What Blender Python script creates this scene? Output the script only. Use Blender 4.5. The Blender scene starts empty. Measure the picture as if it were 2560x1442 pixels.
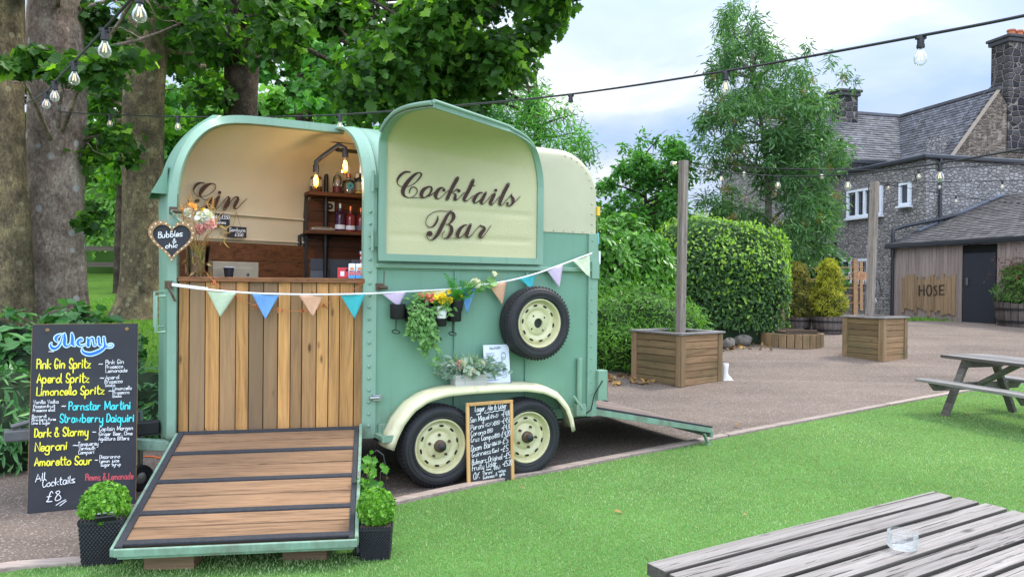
import bpy, bmesh, math, random
import numpy as np
from mathutils import Matrix, Vector
random.seed(7); RNG = np.random.default_rng(7)
SC = bpy.context.scene
R = math.radians
# ---------------- camera
EYE = 1.62; FPX = 1862.0; ROLL = R(0.6); PITCH = math.atan(16 / FPX)
FW = np.array([0, math.cos(PITCH), -math.sin(PITCH)]); UP0 = np.array([0, math.sin(PITCH), math.cos(PITCH)])
RT = np.array([math.cos(ROLL), 0, 0]) + UP0 * math.sin(ROLL)
UPV = -np.array([math.sin(ROLL), 0, 0]) + UP0 * math.cos(ROLL)
CAM = np.array([0, 0, EYE])
cd = bpy.data.cameras.new('camera'); cam = bpy.data.objects.new('camera', cd); SC.collection.objects.link(cam)
cd.sensor_width = 36; cd.lens = FPX / 2560 * 36; cd.clip_start = 0.05; cd.clip_end = 2000
m = Matrix.Identity(4)
for i in range(3):
    m[i][0] = RT[i]; m[i][1] = UPV[i]; m[i][2] = -FW[i]; m[i][3] = CAM[i]
cam.matrix_world = m; SC.camera = cam
# ---------------- light
SUN_EL, SUN_AZ = R(54), R(64)          # azimuth from +Y towards +X
w = bpy.data.worlds.new('World'); SC.world = w; w.use_nodes = True
nt = w.node_tree; nt.nodes.clear()
def _n(t, **k):
    n = nt.nodes.new(t)
    for a, b in k.items(): setattr(n, a, b)
    return n
out = _n('ShaderNodeOutputWorld'); bg = _n('ShaderNodeBackground')
sky = _n('ShaderNodeTexSky', sky_type='NISHITA', sun_disc=False, sun_elevation=SUN_EL, sun_rotation=SUN_AZ)
tc = _n('ShaderNodeTexCoord'); sep = _n('ShaderNodeSeparateXYZ'); nt.links.new(tc.outputs['Generated'], sep.inputs[0])
def _math(op, a, b=None, c=None):
    n = _n('ShaderNodeMath', operation=op)
    for i, v in enumerate((a, b, c)):
        if v is None: continue
        if isinstance(v, (int, float)): n.inputs[i].default_value = v
        else: nt.links.new(v, n.inputs[i])
    return n.outputs[0]
zc = _math('MAXIMUM', sep.outputs[2], 0.0)
den = _math('ADD', zc, 0.22)
cx = _math('DIVIDE', sep.outputs[0], den); cy = _math('DIVIDE', sep.outputs[1], den)
comb = _n('ShaderNodeCombineXYZ'); nt.links.new(cx, comb.inputs[0]); nt.links.new(cy, comb.inputs[1]); comb.inputs[2].default_value = 1.7
nz = _n('ShaderNodeTexNoise'); nz.inputs['Scale'].default_value = 1.15; nz.inputs['Detail'].default_value = 8; nz.inputs['Roughness'].default_value = 0.5; nz.inputs['Distortion'].default_value = 0.5
nt.links.new(comb.outputs[0], nz.inputs['Vector'])
ramp = _n('ShaderNodeValToRGB'); cr = ramp.color_ramp
cr.elements[0].position = 0.36; cr.elements[0].color = (0.40, 0.55, 0.86, 1)
cr.elements[1].position = 0.62; cr.elements[1].color = (1.0, 1.0, 1.0, 1)
e = cr.elements.new(0.50); e.color = (0.60, 0.70, 0.90, 1)
nt.links.new(nz.outputs[0], ramp.inputs[0])
skm = _n('ShaderNodeVectorMath', operation='SCALE'); nt.links.new(sky.outputs[0], skm.inputs[0]); skm.inputs['Scale'].default_value = 0.1
mx = _n('ShaderNodeMix', data_type='RGBA'); mx.inputs[0].default_value = 0.88
nt.links.new(skm.outputs[0], mx.inputs[6]); nt.links.new(ramp.outputs[0], mx.inputs[7])
back = _math('MAXIMUM', _math('MULTIPLY', sep.outputs[1], -1.0), 0.0)
br = _math('ADD', _math('MULTIPLY_ADD', _math('POWER', zc, 1.5), 1.0, 0.44), _math('MULTIPLY', back, 1.0))      # overcast brightens overhead; unseen fill brightness added behind the camera
sc2 = _n('ShaderNodeVectorMath', operation='SCALE'); nt.links.new(mx.outputs[2], sc2.inputs[0]); nt.links.new(br, sc2.inputs['Scale'])
nt.links.new(sc2.outputs[0], bg.inputs[0]); bg.inputs[1].default_value = 1.0
nt.links.new(bg.outputs[0], out.inputs[0])
sd = bpy.data.lights.new('sun', 'SUN'); sd.energy = 1.5; sd.angle = R(12); sd.color = (1, 0.95, 0.86)
so = bpy.data.objects.new('sun', sd); SC.collection.objects.link(so)
sdir = Vector((math.sin(SUN_AZ) * math.cos(SUN_EL), math.cos(SUN_AZ) * math.cos(SUN_EL), math.sin(SUN_EL)))
so.rotation_euler = sdir.to_track_quat('Z', 'Y').to_euler()
vs = SC.view_settings; vs.view_transform = 'Standard'; vs.look = 'None'; vs.gamma = 1.0; vs.use_curve_mapping = False
vs.exposure = 1.3
SC.cycles.max_bounces = 6; SC.cycles.transparent_max_bounces = 12
SC.cycles.use_denoising = True

# ---------------- measuring helpers: a pixel of the photograph meets a real surface
def ray(x, y): return FW + RT * (x - 1280) / FPX - UPV * (y - 721) / FPX
def plane_pt(x, y, p0, n):
    d = ray(x, y); return CAM + d * (((np.asarray(p0, float) - CAM) @ n) / (d @ n))
def at(x, y, Y):
    d = ray(x, y); return CAM + d * (Y / d[1])
def sst(a, b, v):
    t = min(1, max(0, (v - a) / (b - a))); return t * t * (3 - 2 * t)
BANK = [(7.2, 0), (9, .22), (12, .72), (16, 1.0), (25, 1.62), (40, 2.2), (400, 3)]
def gz(x, y):
    z = .55 * sst(8, 22, y)
    k = 1 - sst(-1.2, 1.2, x - (y - 8) * .12)
    if k > 0:
        b = np.interp(y, [p[0] for p in BANK], [p[1] for p in BANK]); z = z * (1 - k) + k * max(b, 0)
    return z
def G(x, y, dz=0):
    z = 0
    for _ in range(30):
        p = plane_pt(x, y, (0, 0, z + dz), np.array([0, 0, 1.])); z = .5 * z + .5 * gz(p[0], p[1])
    return np.array([p[0], p[1], z + dz])
# ---------------- trailer frame: s along to the rear, w inwards, h up
YAW = R(28.6); PP = np.array([-1.069, 5.762, 0.])
E1 = np.array([math.cos(YAW), math.sin(YAW), 0]); E2 = np.array([-math.sin(YAW), math.cos(YAW), 0])
TRM = Matrix.Translation(PP) @ Matrix.Rotation(YAW, 4, 'Z')
def loc(p): v = np.asarray(p) - PP; return np.array([v @ E1, v @ E2, v[2]])
def wld(s, w_, h): return PP + E1 * s + E2 * w_ + np.array([0, 0, h])
def side(x, y, w_=0.): return loc(plane_pt(x, y, PP + E2 * w_, E2))
YF = R(9); EF = np.array([math.cos(YF), math.sin(YF), 0]); NF = np.array([-math.sin(YF), math.cos(YF), 0])
def fpl(x, y, o=0.): return loc(plane_pt(x, y, PP + NF * o, NF))

# ---------------- mesh builder
class MB:
    def __init__(s): s.V = []; s.F = []; s.M = []; s.T = []
    def add(s, vs, fs, mat=0, tint=None):
        o = len(s.V); s.V += [tuple(map(float, v)) for v in vs]
        if tint is None: tint = random.random()
        for f in fs: s.F.append([o + i for i in f]); s.M.append(mat); s.T.append(tint)
        return s
    def box(s, c, d, rot=None, mat=0, tint=None):
        h = [x / 2 for x in d]; P = []
        for z in (-1, 1):
            for a, b in ((-1, -1), (1, -1), (1, 1), (-1, 1)):
                v = Vector((a * h[0], b * h[1], z * h[2]))
                if rot is not None: v = rot @ v
                P.append((v[0] + c[0], v[1] + c[1], v[2] + c[2]))
        return s.add(P, [(3, 2, 1, 0), (4, 5, 6, 7), (0, 1, 5, 4), (1, 2, 6, 5), (2, 3, 7, 6), (3, 0, 4, 7)], mat, tint)
    def bar(s, p, q, wd, th, up=(0, 0, 1), mat=0, tint=None):
        p = Vector(p); q = Vector(q); d = (q - p); L = d.length; d.normalize(); u = Vector(up)
        sd_ = d.cross(u).normalized(); u2 = sd_.cross(d).normalized()
        rot = Matrix((d, sd_, u2)).transposed()
        return s.box((p + q) / 2, (L, wd, th), rot, mat, tint)
    def tube(s, pts, r, n=8, mat=0, tint=None, cap=True):
        P = [Vector(p) for p in pts]; k = len(P)
        rr = r if hasattr(r, '__len__') else [r] * k
        ring = []; prev = None
        for i in range(k):
            t = (P[min(i + 1, k - 1)] - P[max(i - 1, 0)])
            t = t.normalized() if t.length > 1e-9 else Vector((0, 0, 1))
            if prev is None:
                a = Vector((0, 0, 1)) if abs(t.z) < .9 else Vector((1, 0, 0)); u = t.cross(a).normalized()
            else:
                u = (prev - t * prev.dot(t)); u = u.normalized() if u.length > 1e-6 else t.orthogonal().normalized()
            prev = u; v = t.cross(u)
            ring.append([P[i] + (u * math.cos(2 * math.pi * j / n) + v * math.sin(2 * math.pi * j / n)) * rr[i] for j in range(n)])
        V = [v for g in ring for v in g]
        Fs = [(i * n + j, i * n + (j + 1) % n, (i + 1) * n + (j + 1) % n, (i + 1) * n + j) for i in range(k - 1) for j in range(n)]
        if cap: Fs += [tuple(range(n - 1, -1, -1)), tuple((k - 1) * n + j for j in range(n))]
        return s.add(V, Fs, mat, tint)
    def lathe(s, prof, n=24, M=None, mat=0, tint=None, closed=False):
        M = M or Matrix.Identity(4); V = []
        for r_, z in prof:
            for j in range(n):
                a = 2 * math.pi * j / n; V.append(M @ Vector((r_ * math.cos(a), r_ * math.sin(a), z)))
        k = len(prof)
        Fs = [(i * n + j, i * n + (j + 1) % n, (i + 1) * n + (j + 1) % n, (i + 1) * n + j) for i in range(k - 1) for j in range(n)]
        if closed: Fs += [tuple(range(n - 1, -1, -1)), tuple((k - 1) * n + j for j in range(n))]
        return s.add(V, Fs, mat, tint)
    def grid(s, rows, mat=0, tint=None, flip=False):
        n = len(rows[0]); V = [p for r_ in rows for p in r_]
        Fs = [(i * n + j, i * n + j + 1, (i + 1) * n + j + 1, (i + 1) * n + j) for i in range(len(rows) - 1) for j in range(n - 1)]
        if flip: Fs = [f[::-1] for f in Fs]
        return s.add(V, Fs, mat, tint)
    def prism(s, pts, ext, mat=0, tint=None):
        n = len(pts); e_ = Vector(ext); A = [Vector(p) for p in pts]; B = [a + e_ for a in A]
        return s.add(A + B, [tuple(range(n - 1, -1, -1)), tuple(range(n, 2 * n))] + [(i, (i + 1) % n, n + (i + 1) % n, n + i) for i in range(n)], mat, tint)
    def build(s, name, mats, parent=None, smooth=False, bevel=0, solid=0):
        me = bpy.data.meshes.new(name); me.from_pydata(s.V, [], s.F)
        if not isinstance(mats, (list, tuple)): mats = [mats]
        for q in mats: me.materials.append(q)
        me.polygons.foreach_set('material_index', s.M)
        at_ = me.attributes.new('tint', 'FLOAT', 'FACE'); at_.data.foreach_set('value', s.T)
        if smooth:
            me.polygons.foreach_set('use_smooth', [True] * len(s.F))
            me.set_sharp_from_angle(angle=R(40))
        me.update()
        o = bpy.data.objects.new(name, me); SC.collection.objects.link(o)
        if parent is not None: o.parent = parent
        if solid:
            q = o.modifiers.new('thick', 'SOLIDIFY'); q.thickness = solid; q.offset = 0
        if bevel:
            q = o.modifiers.new('bevel', 'BEVEL'); q.width = bevel; q.segments = 2; q.limit_method = 'ANGLE'; q.angle_limit = R(50)
        return o
def tag(o, label=None, cat=None, group=None, kind=None):
    if label: o['label'] = label
    if cat: o['category'] = cat
    if group: o['group'] = group
    if kind: o['kind'] = kind
    return o
def thing(name, label, cat, M=None, group=None):
    o = bpy.data.objects.new(name, None); SC.collection.objects.link(o); o.empty_display_size = .2
    if M is not None:
        o.matrix_world = M if isinstance(M, Matrix) else Matrix.Translation(M)
    return tag(o, label, cat, group)
def TM(s, w_, h, rz=0): return TRM @ Matrix.Translation((s, w_, h)) @ Matrix.Rotation(rz, 4, 'Z')
def WM(p, rz=0): return Matrix.Translation(p) @ Matrix.Rotation(rz, 4, 'Z')
def copy_tree(o, parent=None):
    c = o.copy(); SC.collection.objects.link(c)
    if parent is not None: c.parent = parent
    for ch in list(o.children): copy_tree(ch, c)
    return c
def cat_rom(pts, k=6):
    P = [np.array(p, float) for p in pts]; o = []
    if len(P) < 3: return P
    Q = [2 * P[0] - P[1]] + P + [2 * P[-1] - P[-2]]
    for i in range(1, len(Q) - 2):
        for j in range(k):
            t = j / k
            o.append(.5 * (2 * Q[i] + (Q[i + 1] - Q[i - 1]) * t + (2 * Q[i - 1] - 5 * Q[i] + 4 * Q[i + 1] - Q[i + 2]) * t * t + (3 * Q[i] - Q[i - 1] - 3 * Q[i + 1] + Q[i + 2]) * t ** 3))
    o.append(P[-1]); return o

# ---------------- materials
def S(r, g, b):
    f = lambda c: (c / 255 / 12.92) if c <= 10 else ((c / 255 + .055) / 1.055) ** 2.4
    return (f(r), f(g), f(b), 1)
class NT:
    def __init__(s, name):
        s.m = bpy.data.materials.new(name); s.m.use_nodes = True; s.t = s.m.node_tree
        s.b = s.t.nodes['Principled BSDF']; s.o = s.t.nodes['Material Output']
    def n(s, t, ins=None, **k):
        q = s.t.nodes.new(t)
        for a, b in k.items(): setattr(q, a, b)
        for a, b in (ins or {}).items(): s.set(q.inputs[a], b)
        return q
    def set(s, i, v):
        if isinstance(v, bpy.types.NodeSocket): s.t.links.new(v, i)
        else: i.default_value = v
    def math(s, op, a, b=0.): 
        q = s.n('ShaderNodeMath', operation=op); s.set(q.inputs[0], a); s.set(q.inputs[1], b); return q.outputs[0]
    def co(s, scale=(1, 1, 1), off=None):
        c = s.n('ShaderNodeTexCoord').outputs['Object']
        if off is not None:
            a = s.n('ShaderNodeVectorMath', operation='ADD'); s.set(a.inputs[0], c); s.set(a.inputs[1], off); c = a.outputs[0]
        if getattr(s, 'rz', 0):
            q = s.n('ShaderNodeMapping'); s.set(q.inputs[0], c); q.inputs['Rotation'].default_value = (0, 0, s.rz); c = q.outputs[0]
        q = s.n('ShaderNodeMapping'); s.set(q.inputs[0], c); q.inputs['Scale'].default_value = scale; return q.outputs[0]
    def noise(s, vec, scale, detail=4, rough=.55, dist=0.):
        q = s.n('ShaderNodeTexNoise', {'Scale': scale, 'Detail': detail, 'Roughness': rough, 'Distortion': dist}); s.set(q.inputs['Vector'], vec); return q.outputs[0]
    def ramp(s, f, stops):
        q = s.n('ShaderNodeValToRGB'); s.set(q.inputs[0], f); e = q.color_ramp.elements
        e[0].position, e[0].color = stops[0]; e[1].position, e[1].color = stops[-1]
        for p, c in stops[1:-1]: a = e.new(p); a.color = c
        return q.outputs[0]
    def mix(s, f, a, b, bl='MIX'):
        q = s.n('ShaderNodeMix', data_type='RGBA', blend_type=bl); s.set(q.inputs[0], f); s.set(q.inputs[6], a); s.set(q.inputs[7], b); return q.outputs[2]
    def attr(s): return s.n('ShaderNodeAttribute', attribute_name='tint').outputs['Fac']
    def bump(s, h, st, dist=.01):
        q = s.n('ShaderNodeBump', {'Strength': st, 'Distance': dist}); s.set(q.inputs['Height'], h); s.set(s.b.inputs['Normal'], q.outputs[0])
    def fin(s, col=None, rough=None, metal=None, spec=None):
        if col is not None: s.set(s.b.inputs['Base Color'], col)
        if rough is not None: s.set(s.b.inputs['Roughness'], rough)
        if metal is not None: s.set(s.b.inputs['Metallic'], metal)
        if spec is not None: s.set(s.b.inputs['Specular IOR Level'], spec)
        return s.m
def g1(v): return (v, v, v, 1)
def plain(name, c, rough=.5, metal=0, var=.12, scale=9, bump=0, bscale=60, tint=0, spec=.5, dirt=None, dscale=2.5):
    k = NT(name); v = k.co(); nz_ = k.noise(v, scale, 5)
    col = k.mix(1.0, c, k.ramp(nz_, [(.25, g1(1 - var)), (.75, g1(1 + var * .6))]), 'MULTIPLY')
    if tint:
        t = k.attr(); col = k.mix(1.0, col, k.ramp(t, [(0, g1(1 - tint)), (1, g1(1 + tint))]), 'MULTIPLY')
    if dirt is not None:
        f = k.ramp(k.noise(v, dscale, 8, .7), [(.56, g1(0)), (.72, g1(.75))]); col = k.mix(f, col, dirt)
    if bump: k.bump(k.noise(v, bscale, 4), bump)
    return k.fin(col, rough, metal, spec)
def painted(name, c, rough, dirtc, low=.62, streak=.5):
    k = NT(name); v = k.co(); col = k.mix(1.0, c, k.ramp(k.noise(v, 2.2, 5), [(.3, g1(.93)), (.7, g1(1.05))]), 'MULTIPLY')
    st = k.ramp(k.noise(k.co((22, 22, .9)), 1.0, 5, .65), [(.56, g1(0)), (.78, g1(streak))]); col = k.mix(st, col, dirtc)
    sp_ = k.n('ShaderNodeSeparateXYZ'); k.set(sp_.inputs[0], v)
    lowf = k.math('MULTIPLY', k.ramp(sp_.outputs[2], [(low - .22, g1(1)), (low + .12, g1(0))]), k.ramp(k.noise(k.co((3, 3, 1.6)), 3.0, 7, .7), [(.40, g1(0)), (.66, g1(.75))])); col = k.mix(lowf, col, (.13, .12, .085, 1))
    chip = k.ramp(k.noise(v, 16, 6, .7), [(.70, g1(0)), (.74, g1(.7))]); col = k.mix(chip, col, (.16, .15, .11, 1))
    rg = k.ramp(k.noise(v, 5, 5), [(.3, g1(rough - .08)), (.7, g1(rough + .16))]); k.set(k.b.inputs['Roughness'], rg)
    k.bump(k.math('ADD', k.math('MULTIPLY', k.noise(v, 2.4, 2), 1.6), k.math('MULTIPLY', k.noise(v, 120, 3), .06)), .22, .03)
    return k.fin(col)
def wood(name, dark, light, axis=0, tint=.25, rough=.75, grain=14, knots=.5, hue=None, bump=.35, dirt=None, long=.55, cracks=0, rotz=0, crk=(.36, .43)):
    k = NT(name); k.rz = rotz; t = k.attr()
    cmb = k.n('ShaderNodeCombineXYZ'); tt = k.math('MULTIPLY', t, 61.0)
    for i in range(3): k.set(cmb.inputs[i], tt)
    sc = [grain] * 3; sc[axis] = long
    v = k.co(tuple(sc), cmb.outputs[0])
    n1 = k.noise(v, 1.6, 5, .6, 1.2); n2 = k.noise(v, 7, 3, .6, .4)
    f = k.math('ADD', k.math('MULTIPLY', n1, .75), k.math('MULTIPLY', n2, .25))
    col = k.ramp(f, [(.30, dark), (.47, tuple(.45 * a + .55 * b for a, b in zip(dark, light))), (.66, light)])
    if hue is not None: col = k.mix(k.ramp(t, [(.35, g1(0)), (.95, g1(.8))]), col, hue, 'MIX' if len(hue) == 4 else 'MIX')
    col = k.mix(1.0, col, k.ramp(k.math('FRACT', k.math('MULTIPLY', t, 7.31)), [(0, g1(1 - tint)), (1, g1(1 + tint))]), 'MULTIPLY')
    if knots:
        s3 = [9.] * 3; s3[axis] = 3.2
        vo = k.n('ShaderNodeTexVoronoi', {'Scale': 1.0}); k.set(vo.inputs['Vector'], k.co(tuple(s3), cmb.outputs[0]))
        kf = k.ramp(vo.outputs['Distance'], [(.05, g1(knots)), (.16, g1(0))]); col = k.mix(kf, col, tuple(x * .35 for x in dark[:3]) + (1,))
    if cracks:
        s4 = [grain * 2.2] * 3; s4[axis] = 1.1; n3 = k.noise(k.co(tuple(s4), cmb.outputs[0]), 2.2, 4, .6, .8)
        cf = k.ramp(n3, [(crk[0], g1(cracks)), (crk[1], g1(0))]); col = k.mix(cf, col, tuple(x * .3 for x in dark[:3]) + (1,)); f = k.math('SUBTRACT', f, k.math('MULTIPLY', cf, .8))
    if dirt is not None:
        df = k.ramp(k.noise(k.co(), 2.2, 6, .65), [(.5, g1(0)), (.75, g1(.7))]); col = k.mix(df, col, dirt)
    k.bump(f, bump, .01); return k.fin(col, rough, 0, .25)
def leaf(name, dark, light, trans=.45, rough=.45, extra=None):
    k = NT(name); t = k.attr()
    st = [(0, dark), (.75, light)] + ([(1, extra)] if extra else [(1, light)])
    col = k.ramp(t, st); k.fin(col, rough, 0, .35)
    tr = k.n('ShaderNodeBsdfTranslucent'); k.set(tr.inputs[0], k.mix(1.0, col, (1.3, 1.45, .55, 1), 'MULTIPLY'))
    mxs = k.n('ShaderNodeMixShader'); mxs.inputs[0].default_value = trans
    k.t.links.new(k.b.outputs[0], mxs.inputs[1]); k.t.links.new(tr.outputs[0], mxs.inputs[2]); k.t.links.new(mxs.outputs[0], k.o.inputs[0])
    return k.m
def glassy(name, tintc=(1, 1, 1, 1), amt=.12, rough=.02):
    k = NT(name); gl = k.n('ShaderNodeBsdfGlossy'); gl.inputs['Roughness'].default_value = rough
    tr = k.n('ShaderNodeBsdfTransparent'); tr.inputs[0].default_value = tintc
    fr = k.n('ShaderNodeFresnel'); fr.inputs[0].default_value = 1.45
    f = k.math('ADD', k.math('MULTIPLY', fr.outputs[0], .9), amt)
    q = k.n('ShaderNodeMixShader'); k.set(q.inputs[0], f); k.t.links.new(tr.outputs[0], q.inputs[1]); k.t.links.new(gl.outputs[0], q.inputs[2]); k.t.links.new(q.outputs[0], k.o.inputs[0])
    return k.m
def emit(name, c, st):
    k = NT(name); k.fin(c, .5); k.b.inputs['Emission Color'].default_value = c; k.b.inputs['Emission Strength'].default_value = st; return k.m
M = {}
M['green'] = painted('sage_paint', (.160, .318, .220, 1), .42, (.12, .215, .145, 1))
M['frame'] = painted('pale_green_paint', (.205, .345, .252, 1), .38, (.14, .22, .165, 1), .60, .55)
M['cream'] = plain('cream_paint', (.56, .52, .30, 1), .5, var=.05, scale=3, bump=.35, bscale=70)
M['cream2'] = painted('smooth_cream_paint', (.50, .475, .325, 1), .42, (.40, .36, .235, 1), .3, .35)
M['wheelcream'] = plain('wheel_cream', (.62, .585, .345, 1), .42, var=.10, scale=8, dirt=(.30, .23, .11, 1), dscale=9)
M['guard'] = painted('mudguard_cream', (.66, .62, .40, 1), .32, (.48, .43, .27, 1), .52, .4)
M['incream'] = plain('interior_cream', (.66, .56, .38, 1), .6, var=.06, scale=3, bump=.25, bscale=90)
M['rubber'] = plain('tyre_rubber', (.018, .018, .021, 1), .62, var=.3, scale=14, bump=.15, bscale=90)
M['black'] = plain('black_metal', (.014, .014, .016, 1), .5, var=.3, scale=20, bump=.1)
M['dark'] = plain('dark_gap', (.008, .008, .008, 1), .9)
M['steel'] = plain('steel', (.42, .43, .44, 1), .38, 1, .2, 20)
M['rust'] = plain('rusty_steel', (.13, .09, .06, 1), .7, .5, .4, 30, bump=.2)
M['brown'] = plain('rust_brown_letter', (.050, .015, .010, 1), .6, .1, .3, 18)
M['asphalt_strip'] = plain('grip_strip', (.032, .034, .040, 1), .9, var=.3, scale=40, bump=.6, bscale=220)
M['plank'] = wood('pallet_plank', (.22, .105, .036, 1), (.60, .32, .112, 1), 2, .22, .65, 14, .95, hue=(.19, .135, .085, 1), long=.8)
M['rampwood'] = wood('ramp_wood', (.13, .074, .040, 1), (.30, .178, .098, 1), 0, .14, .8, 20, .2, long=1.2, bump=.5, rotz=YAW - YF, cracks=.5)
M['barwood'] = wood('dark_bar_wood', (.045, .018, .008, 1), (.21, .085, .035, 1), 0, .2, .5, 16, .5)
M['shelfwood'] = wood('shelf_wood', (.035, .014, .007, 1), (.15, .055, .022, 1), 0, .3, .55, 18, .6)
M['greywood'] = wood('weathered_grey_wood', (.14, .12, .105, 1), (.34, .31, .285, 1), 0, .16, .85, 19, .8, long=.75, bump=.8, cracks=.9, crk=(.345, .39))
M['tablewood'] = wood('weathered_table_wood', (.10, .09, .08, 1), (.30, .285, .27, 1), 0, .2, .85, 24, .3, long=.7, bump=.6, cracks=.6)
M['legwood'] = wood('weathered_leg_wood', (.07, .06, .05, 1), (.22, .20, .175, 1), 0, .2, .85, 20, .2, long=.9)
M['planter'] = wood('planter_wood', (.13, .075, .036, 1), (.36, .225, .115, 1), 0, .22, .75, 15, .5, dirt=(.10, .10, .045, 1))
M['planterv'] = wood('planter_post_wood', (.12, .08, .04, 1), (.32, .215, .115, 1), 2, .2, .75, 15, .4, dirt=(.10, .10, .045, 1))
M['post'] = wood('grey_post_wood', (.11, .09, .07, 1), (.32, .27, .23, 1), 2, .1, .85, 20, .5, long=.5, cracks=.7)
M['sleeper'] = wood('edging_wood', (.17, .13, .11, 1), (.42, .34, .29, 1), 0, .15, .85, 18, .2)
M['barn'] = wood('barn_board', (.17, .13, .115, 1), (.37, .30, .265, 1), 2, .12, .85, 14, .35, long=.5)
M['signwood'] = wood('sign_board_wood', (.15, .09, .05, 1), (.36, .25, .145, 1), 2, .15, .8, 14, .4)
M['tubwood'] = wood('tub_stave', (.055, .045, .04, 1), (.16, .13, .115, 1), 2, .25, .85, 16, .2)
M['barrel'] = wood('barrel_stave', (.13, .085, .06, 1), (.30, .20, .14, 1), 2, .2, .8, 14, .2)
M['frameoak'] = wood('light_frame_wood', (.38, .20, .065, 1), (.66, .40, .16, 1), 2, .1, .55, 16, .2)
M['boxgrey'] = wood('grey_box_wood', (.28, .26, .24, 1), (.55, .53, .50, 1), 0, .1, .75, 18, .2)
M['heartwood'] = wood('heart_frame_wood', (.20, .11, .05, 1), (.42, .25, .13, 1), 2, .1, .6, 22, 0)
M['chalk'] = plain('chalkboard', (.028, .030, .037, 1), .75, var=.25, scale=4, bump=.1, dirt=(.05, .053, .062, 1), dscale=3)
M['white'] = plain('chalk_white', (.86, .87, .88, 1), .8)
M['yellow'] = plain('chalk_yellow', (.85, .78, .05, 1), .7)
M['cyan'] = plain('chalk_cyan', (.06, .72, .78, 1), .7)
M['red'] = plain('chalk_red', (.62, .09, .11, 1), .7)
M['blue'] = plain('chalk_blue', (.01, .16, .75, 1), .6)
M['outline'] = plain('chalk_pale_blue', (.62, .85, .95, 1), .7)
M['filament'] = emit('filament', (1, .72, .35, 1), 3)
M['filoff'] = emit('filament_pale', (.95, .70, .38, 1), .25)
M['lamp'] = emit('lit_filament', (1, .48, .06, 1), 12)
M['glass'] = glassy('clear_glass', (.93, .95, .96, 1), .03)
M['amber'] = glassy('amber_bulb_glass', (1, .80, .42, 1), .08)
M['vase'] = glassy('vase_glass', (.93, .93, .91, 1), .04)
M['pane'] = plain('window_pane', (.025, .03, .04, 1), .06, var=.1, spec=.8)
M['pvc'] = plain('white_pvc', (.72, .76, .82, 1), .35, var=.05)
M['paper'] = plain('white_card', (.72, .76, .88, 1), .5, var=.03)
M['ink'] = plain('grey_ink', (.12, .13, .18, 1), .7)
M['plasticwhite'] = plain('white_glaze', (.80, .80, .78, 1), .25, var=.05)
M['terracotta'] = plain('terracotta', (.45, .14, .06, 1), .8, var=.2)
M['copper'] = plain('copper_wire', (.62, .20, .08, 1), .3, .9, .1)
M['cord'] = plain('white_cord', (.82, .82, .84, 1), .8, var=.08)
M['orange'] = plain('orange_cable', (.75, .16, .03, 1), .5)
M['twine'] = plain('twine', (.33, .24, .13, 1), .9)
M['wicker'] = plain('black_wicker', (.016, .017, .021, 1), .5, var=.3, scale=40)
M['soil'] = plain('soil', (.04, .028, .018, 1), .95, bump=.6, bscale=50)
M['lead'] = plain('lead_flashing', (.20, .23, .29, 1), .5, .3, .2, 6)
M['slate'] = plain('roof_tile', (.105, .105, .115, 1), .85, var=.35, scale=3, tint=.38, bump=.4, bscale=30, dirt=(.20, .19, .17, 1), dscale=1.2)
M['slate2'] = plain('barn_roof_tile', (.092, .086, .086, 1), .85, var=.3, scale=3, tint=.32, bump=.4, bscale=30, dirt=(.15, .14, .135, 1), dscale=2)
M['gutter'] = plain('black_gutter', (.022, .024, .030, 1), .4, var=.2)
M['barndoor'] = plain('dark_blue_door', (.017, .020, .030, 1), .7, var=.15, bump=.1)
M['stonecap'] = plain('dark_stone_cap', (.06, .06, .062, 1), .85, var=.3, bump=.3)
# ---------------- special materials
def stone(name, c1, c2, mortar, scale, stretch=(1, 1, 1.7), brick=False):
    k = NT(name); v = k.co(stretch)
    d = k.n('ShaderNodeVectorMath', operation='ADD'); k.set(d.inputs[0], v)
    nz_ = k.n('ShaderNodeTexNoise', {'Scale': 3.0, 'Detail': 3.0}); k.set(nz_.inputs['Vector'], v)
    sc_ = k.n('ShaderNodeVectorMath', operation='SCALE'); k.set(sc_.inputs[0], nz_.outputs['Color']); sc_.inputs['Scale'].default_value = .18 if not brick else .03
    k.set(d.inputs[1], sc_.outputs[0])
    va = k.n('ShaderNodeTexVoronoi', {'Scale': scale, 'Randomness': .55 if brick else .95}, feature='DISTANCE_TO_EDGE'); k.set(va.inputs['Vector'], d.outputs[0])
    vb = k.n('ShaderNodeTexVoronoi', {'Scale': scale, 'Randomness': .55 if brick else .95}); k.set(vb.inputs['Vector'], d.outputs[0])
    sp = k.n('ShaderNodeSeparateColor'); k.set(sp.inputs[0], vb.outputs['Color'])
    col = k.ramp(sp.outputs[0], [(.1, c1), (.9, c2)])
    col = k.mix(1., col, k.ramp(k.noise(k.co(), 14, 5, .65), [(.3, g1(.62)), (.7, g1(1.2))]), 'MULTIPLY')
    f = k.ramp(va.outputs['Distance'], [(.015, g1(1)), (.075, g1(0))])
    col = k.mix(f, col, mortar)
    h = k.math('ADD', k.math('MINIMUM', va.outputs['Distance'], .16), k.math('MULTIPLY', k.noise(k.co(), 22, 4), .06))
    k.bump(h, 1.0, .35); return k.fin(col, .9, 0, .2)
M['stone'] = stone('rubble_stone', (.235, .225, .22, 1), (.40, .38, .365, 1), (.285, .27, .255, 1), 5.2)
M['gable'] = stone('coursed_gable_stone', (.12, .095, .072, 1), (.25, .20, .155, 1), (.27, .225, .175, 1), 4.2, (1, 1, 2.1), True)
M['chimney'] = stone('chimney_stone', (.030, .030, .034, 1), (.085, .080, .080, 1), (.25, .22, .18, 1), 2.8, (1, 1, 1.5), True)
k = NT('driveway_asphalt'); v = k.co()
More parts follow.
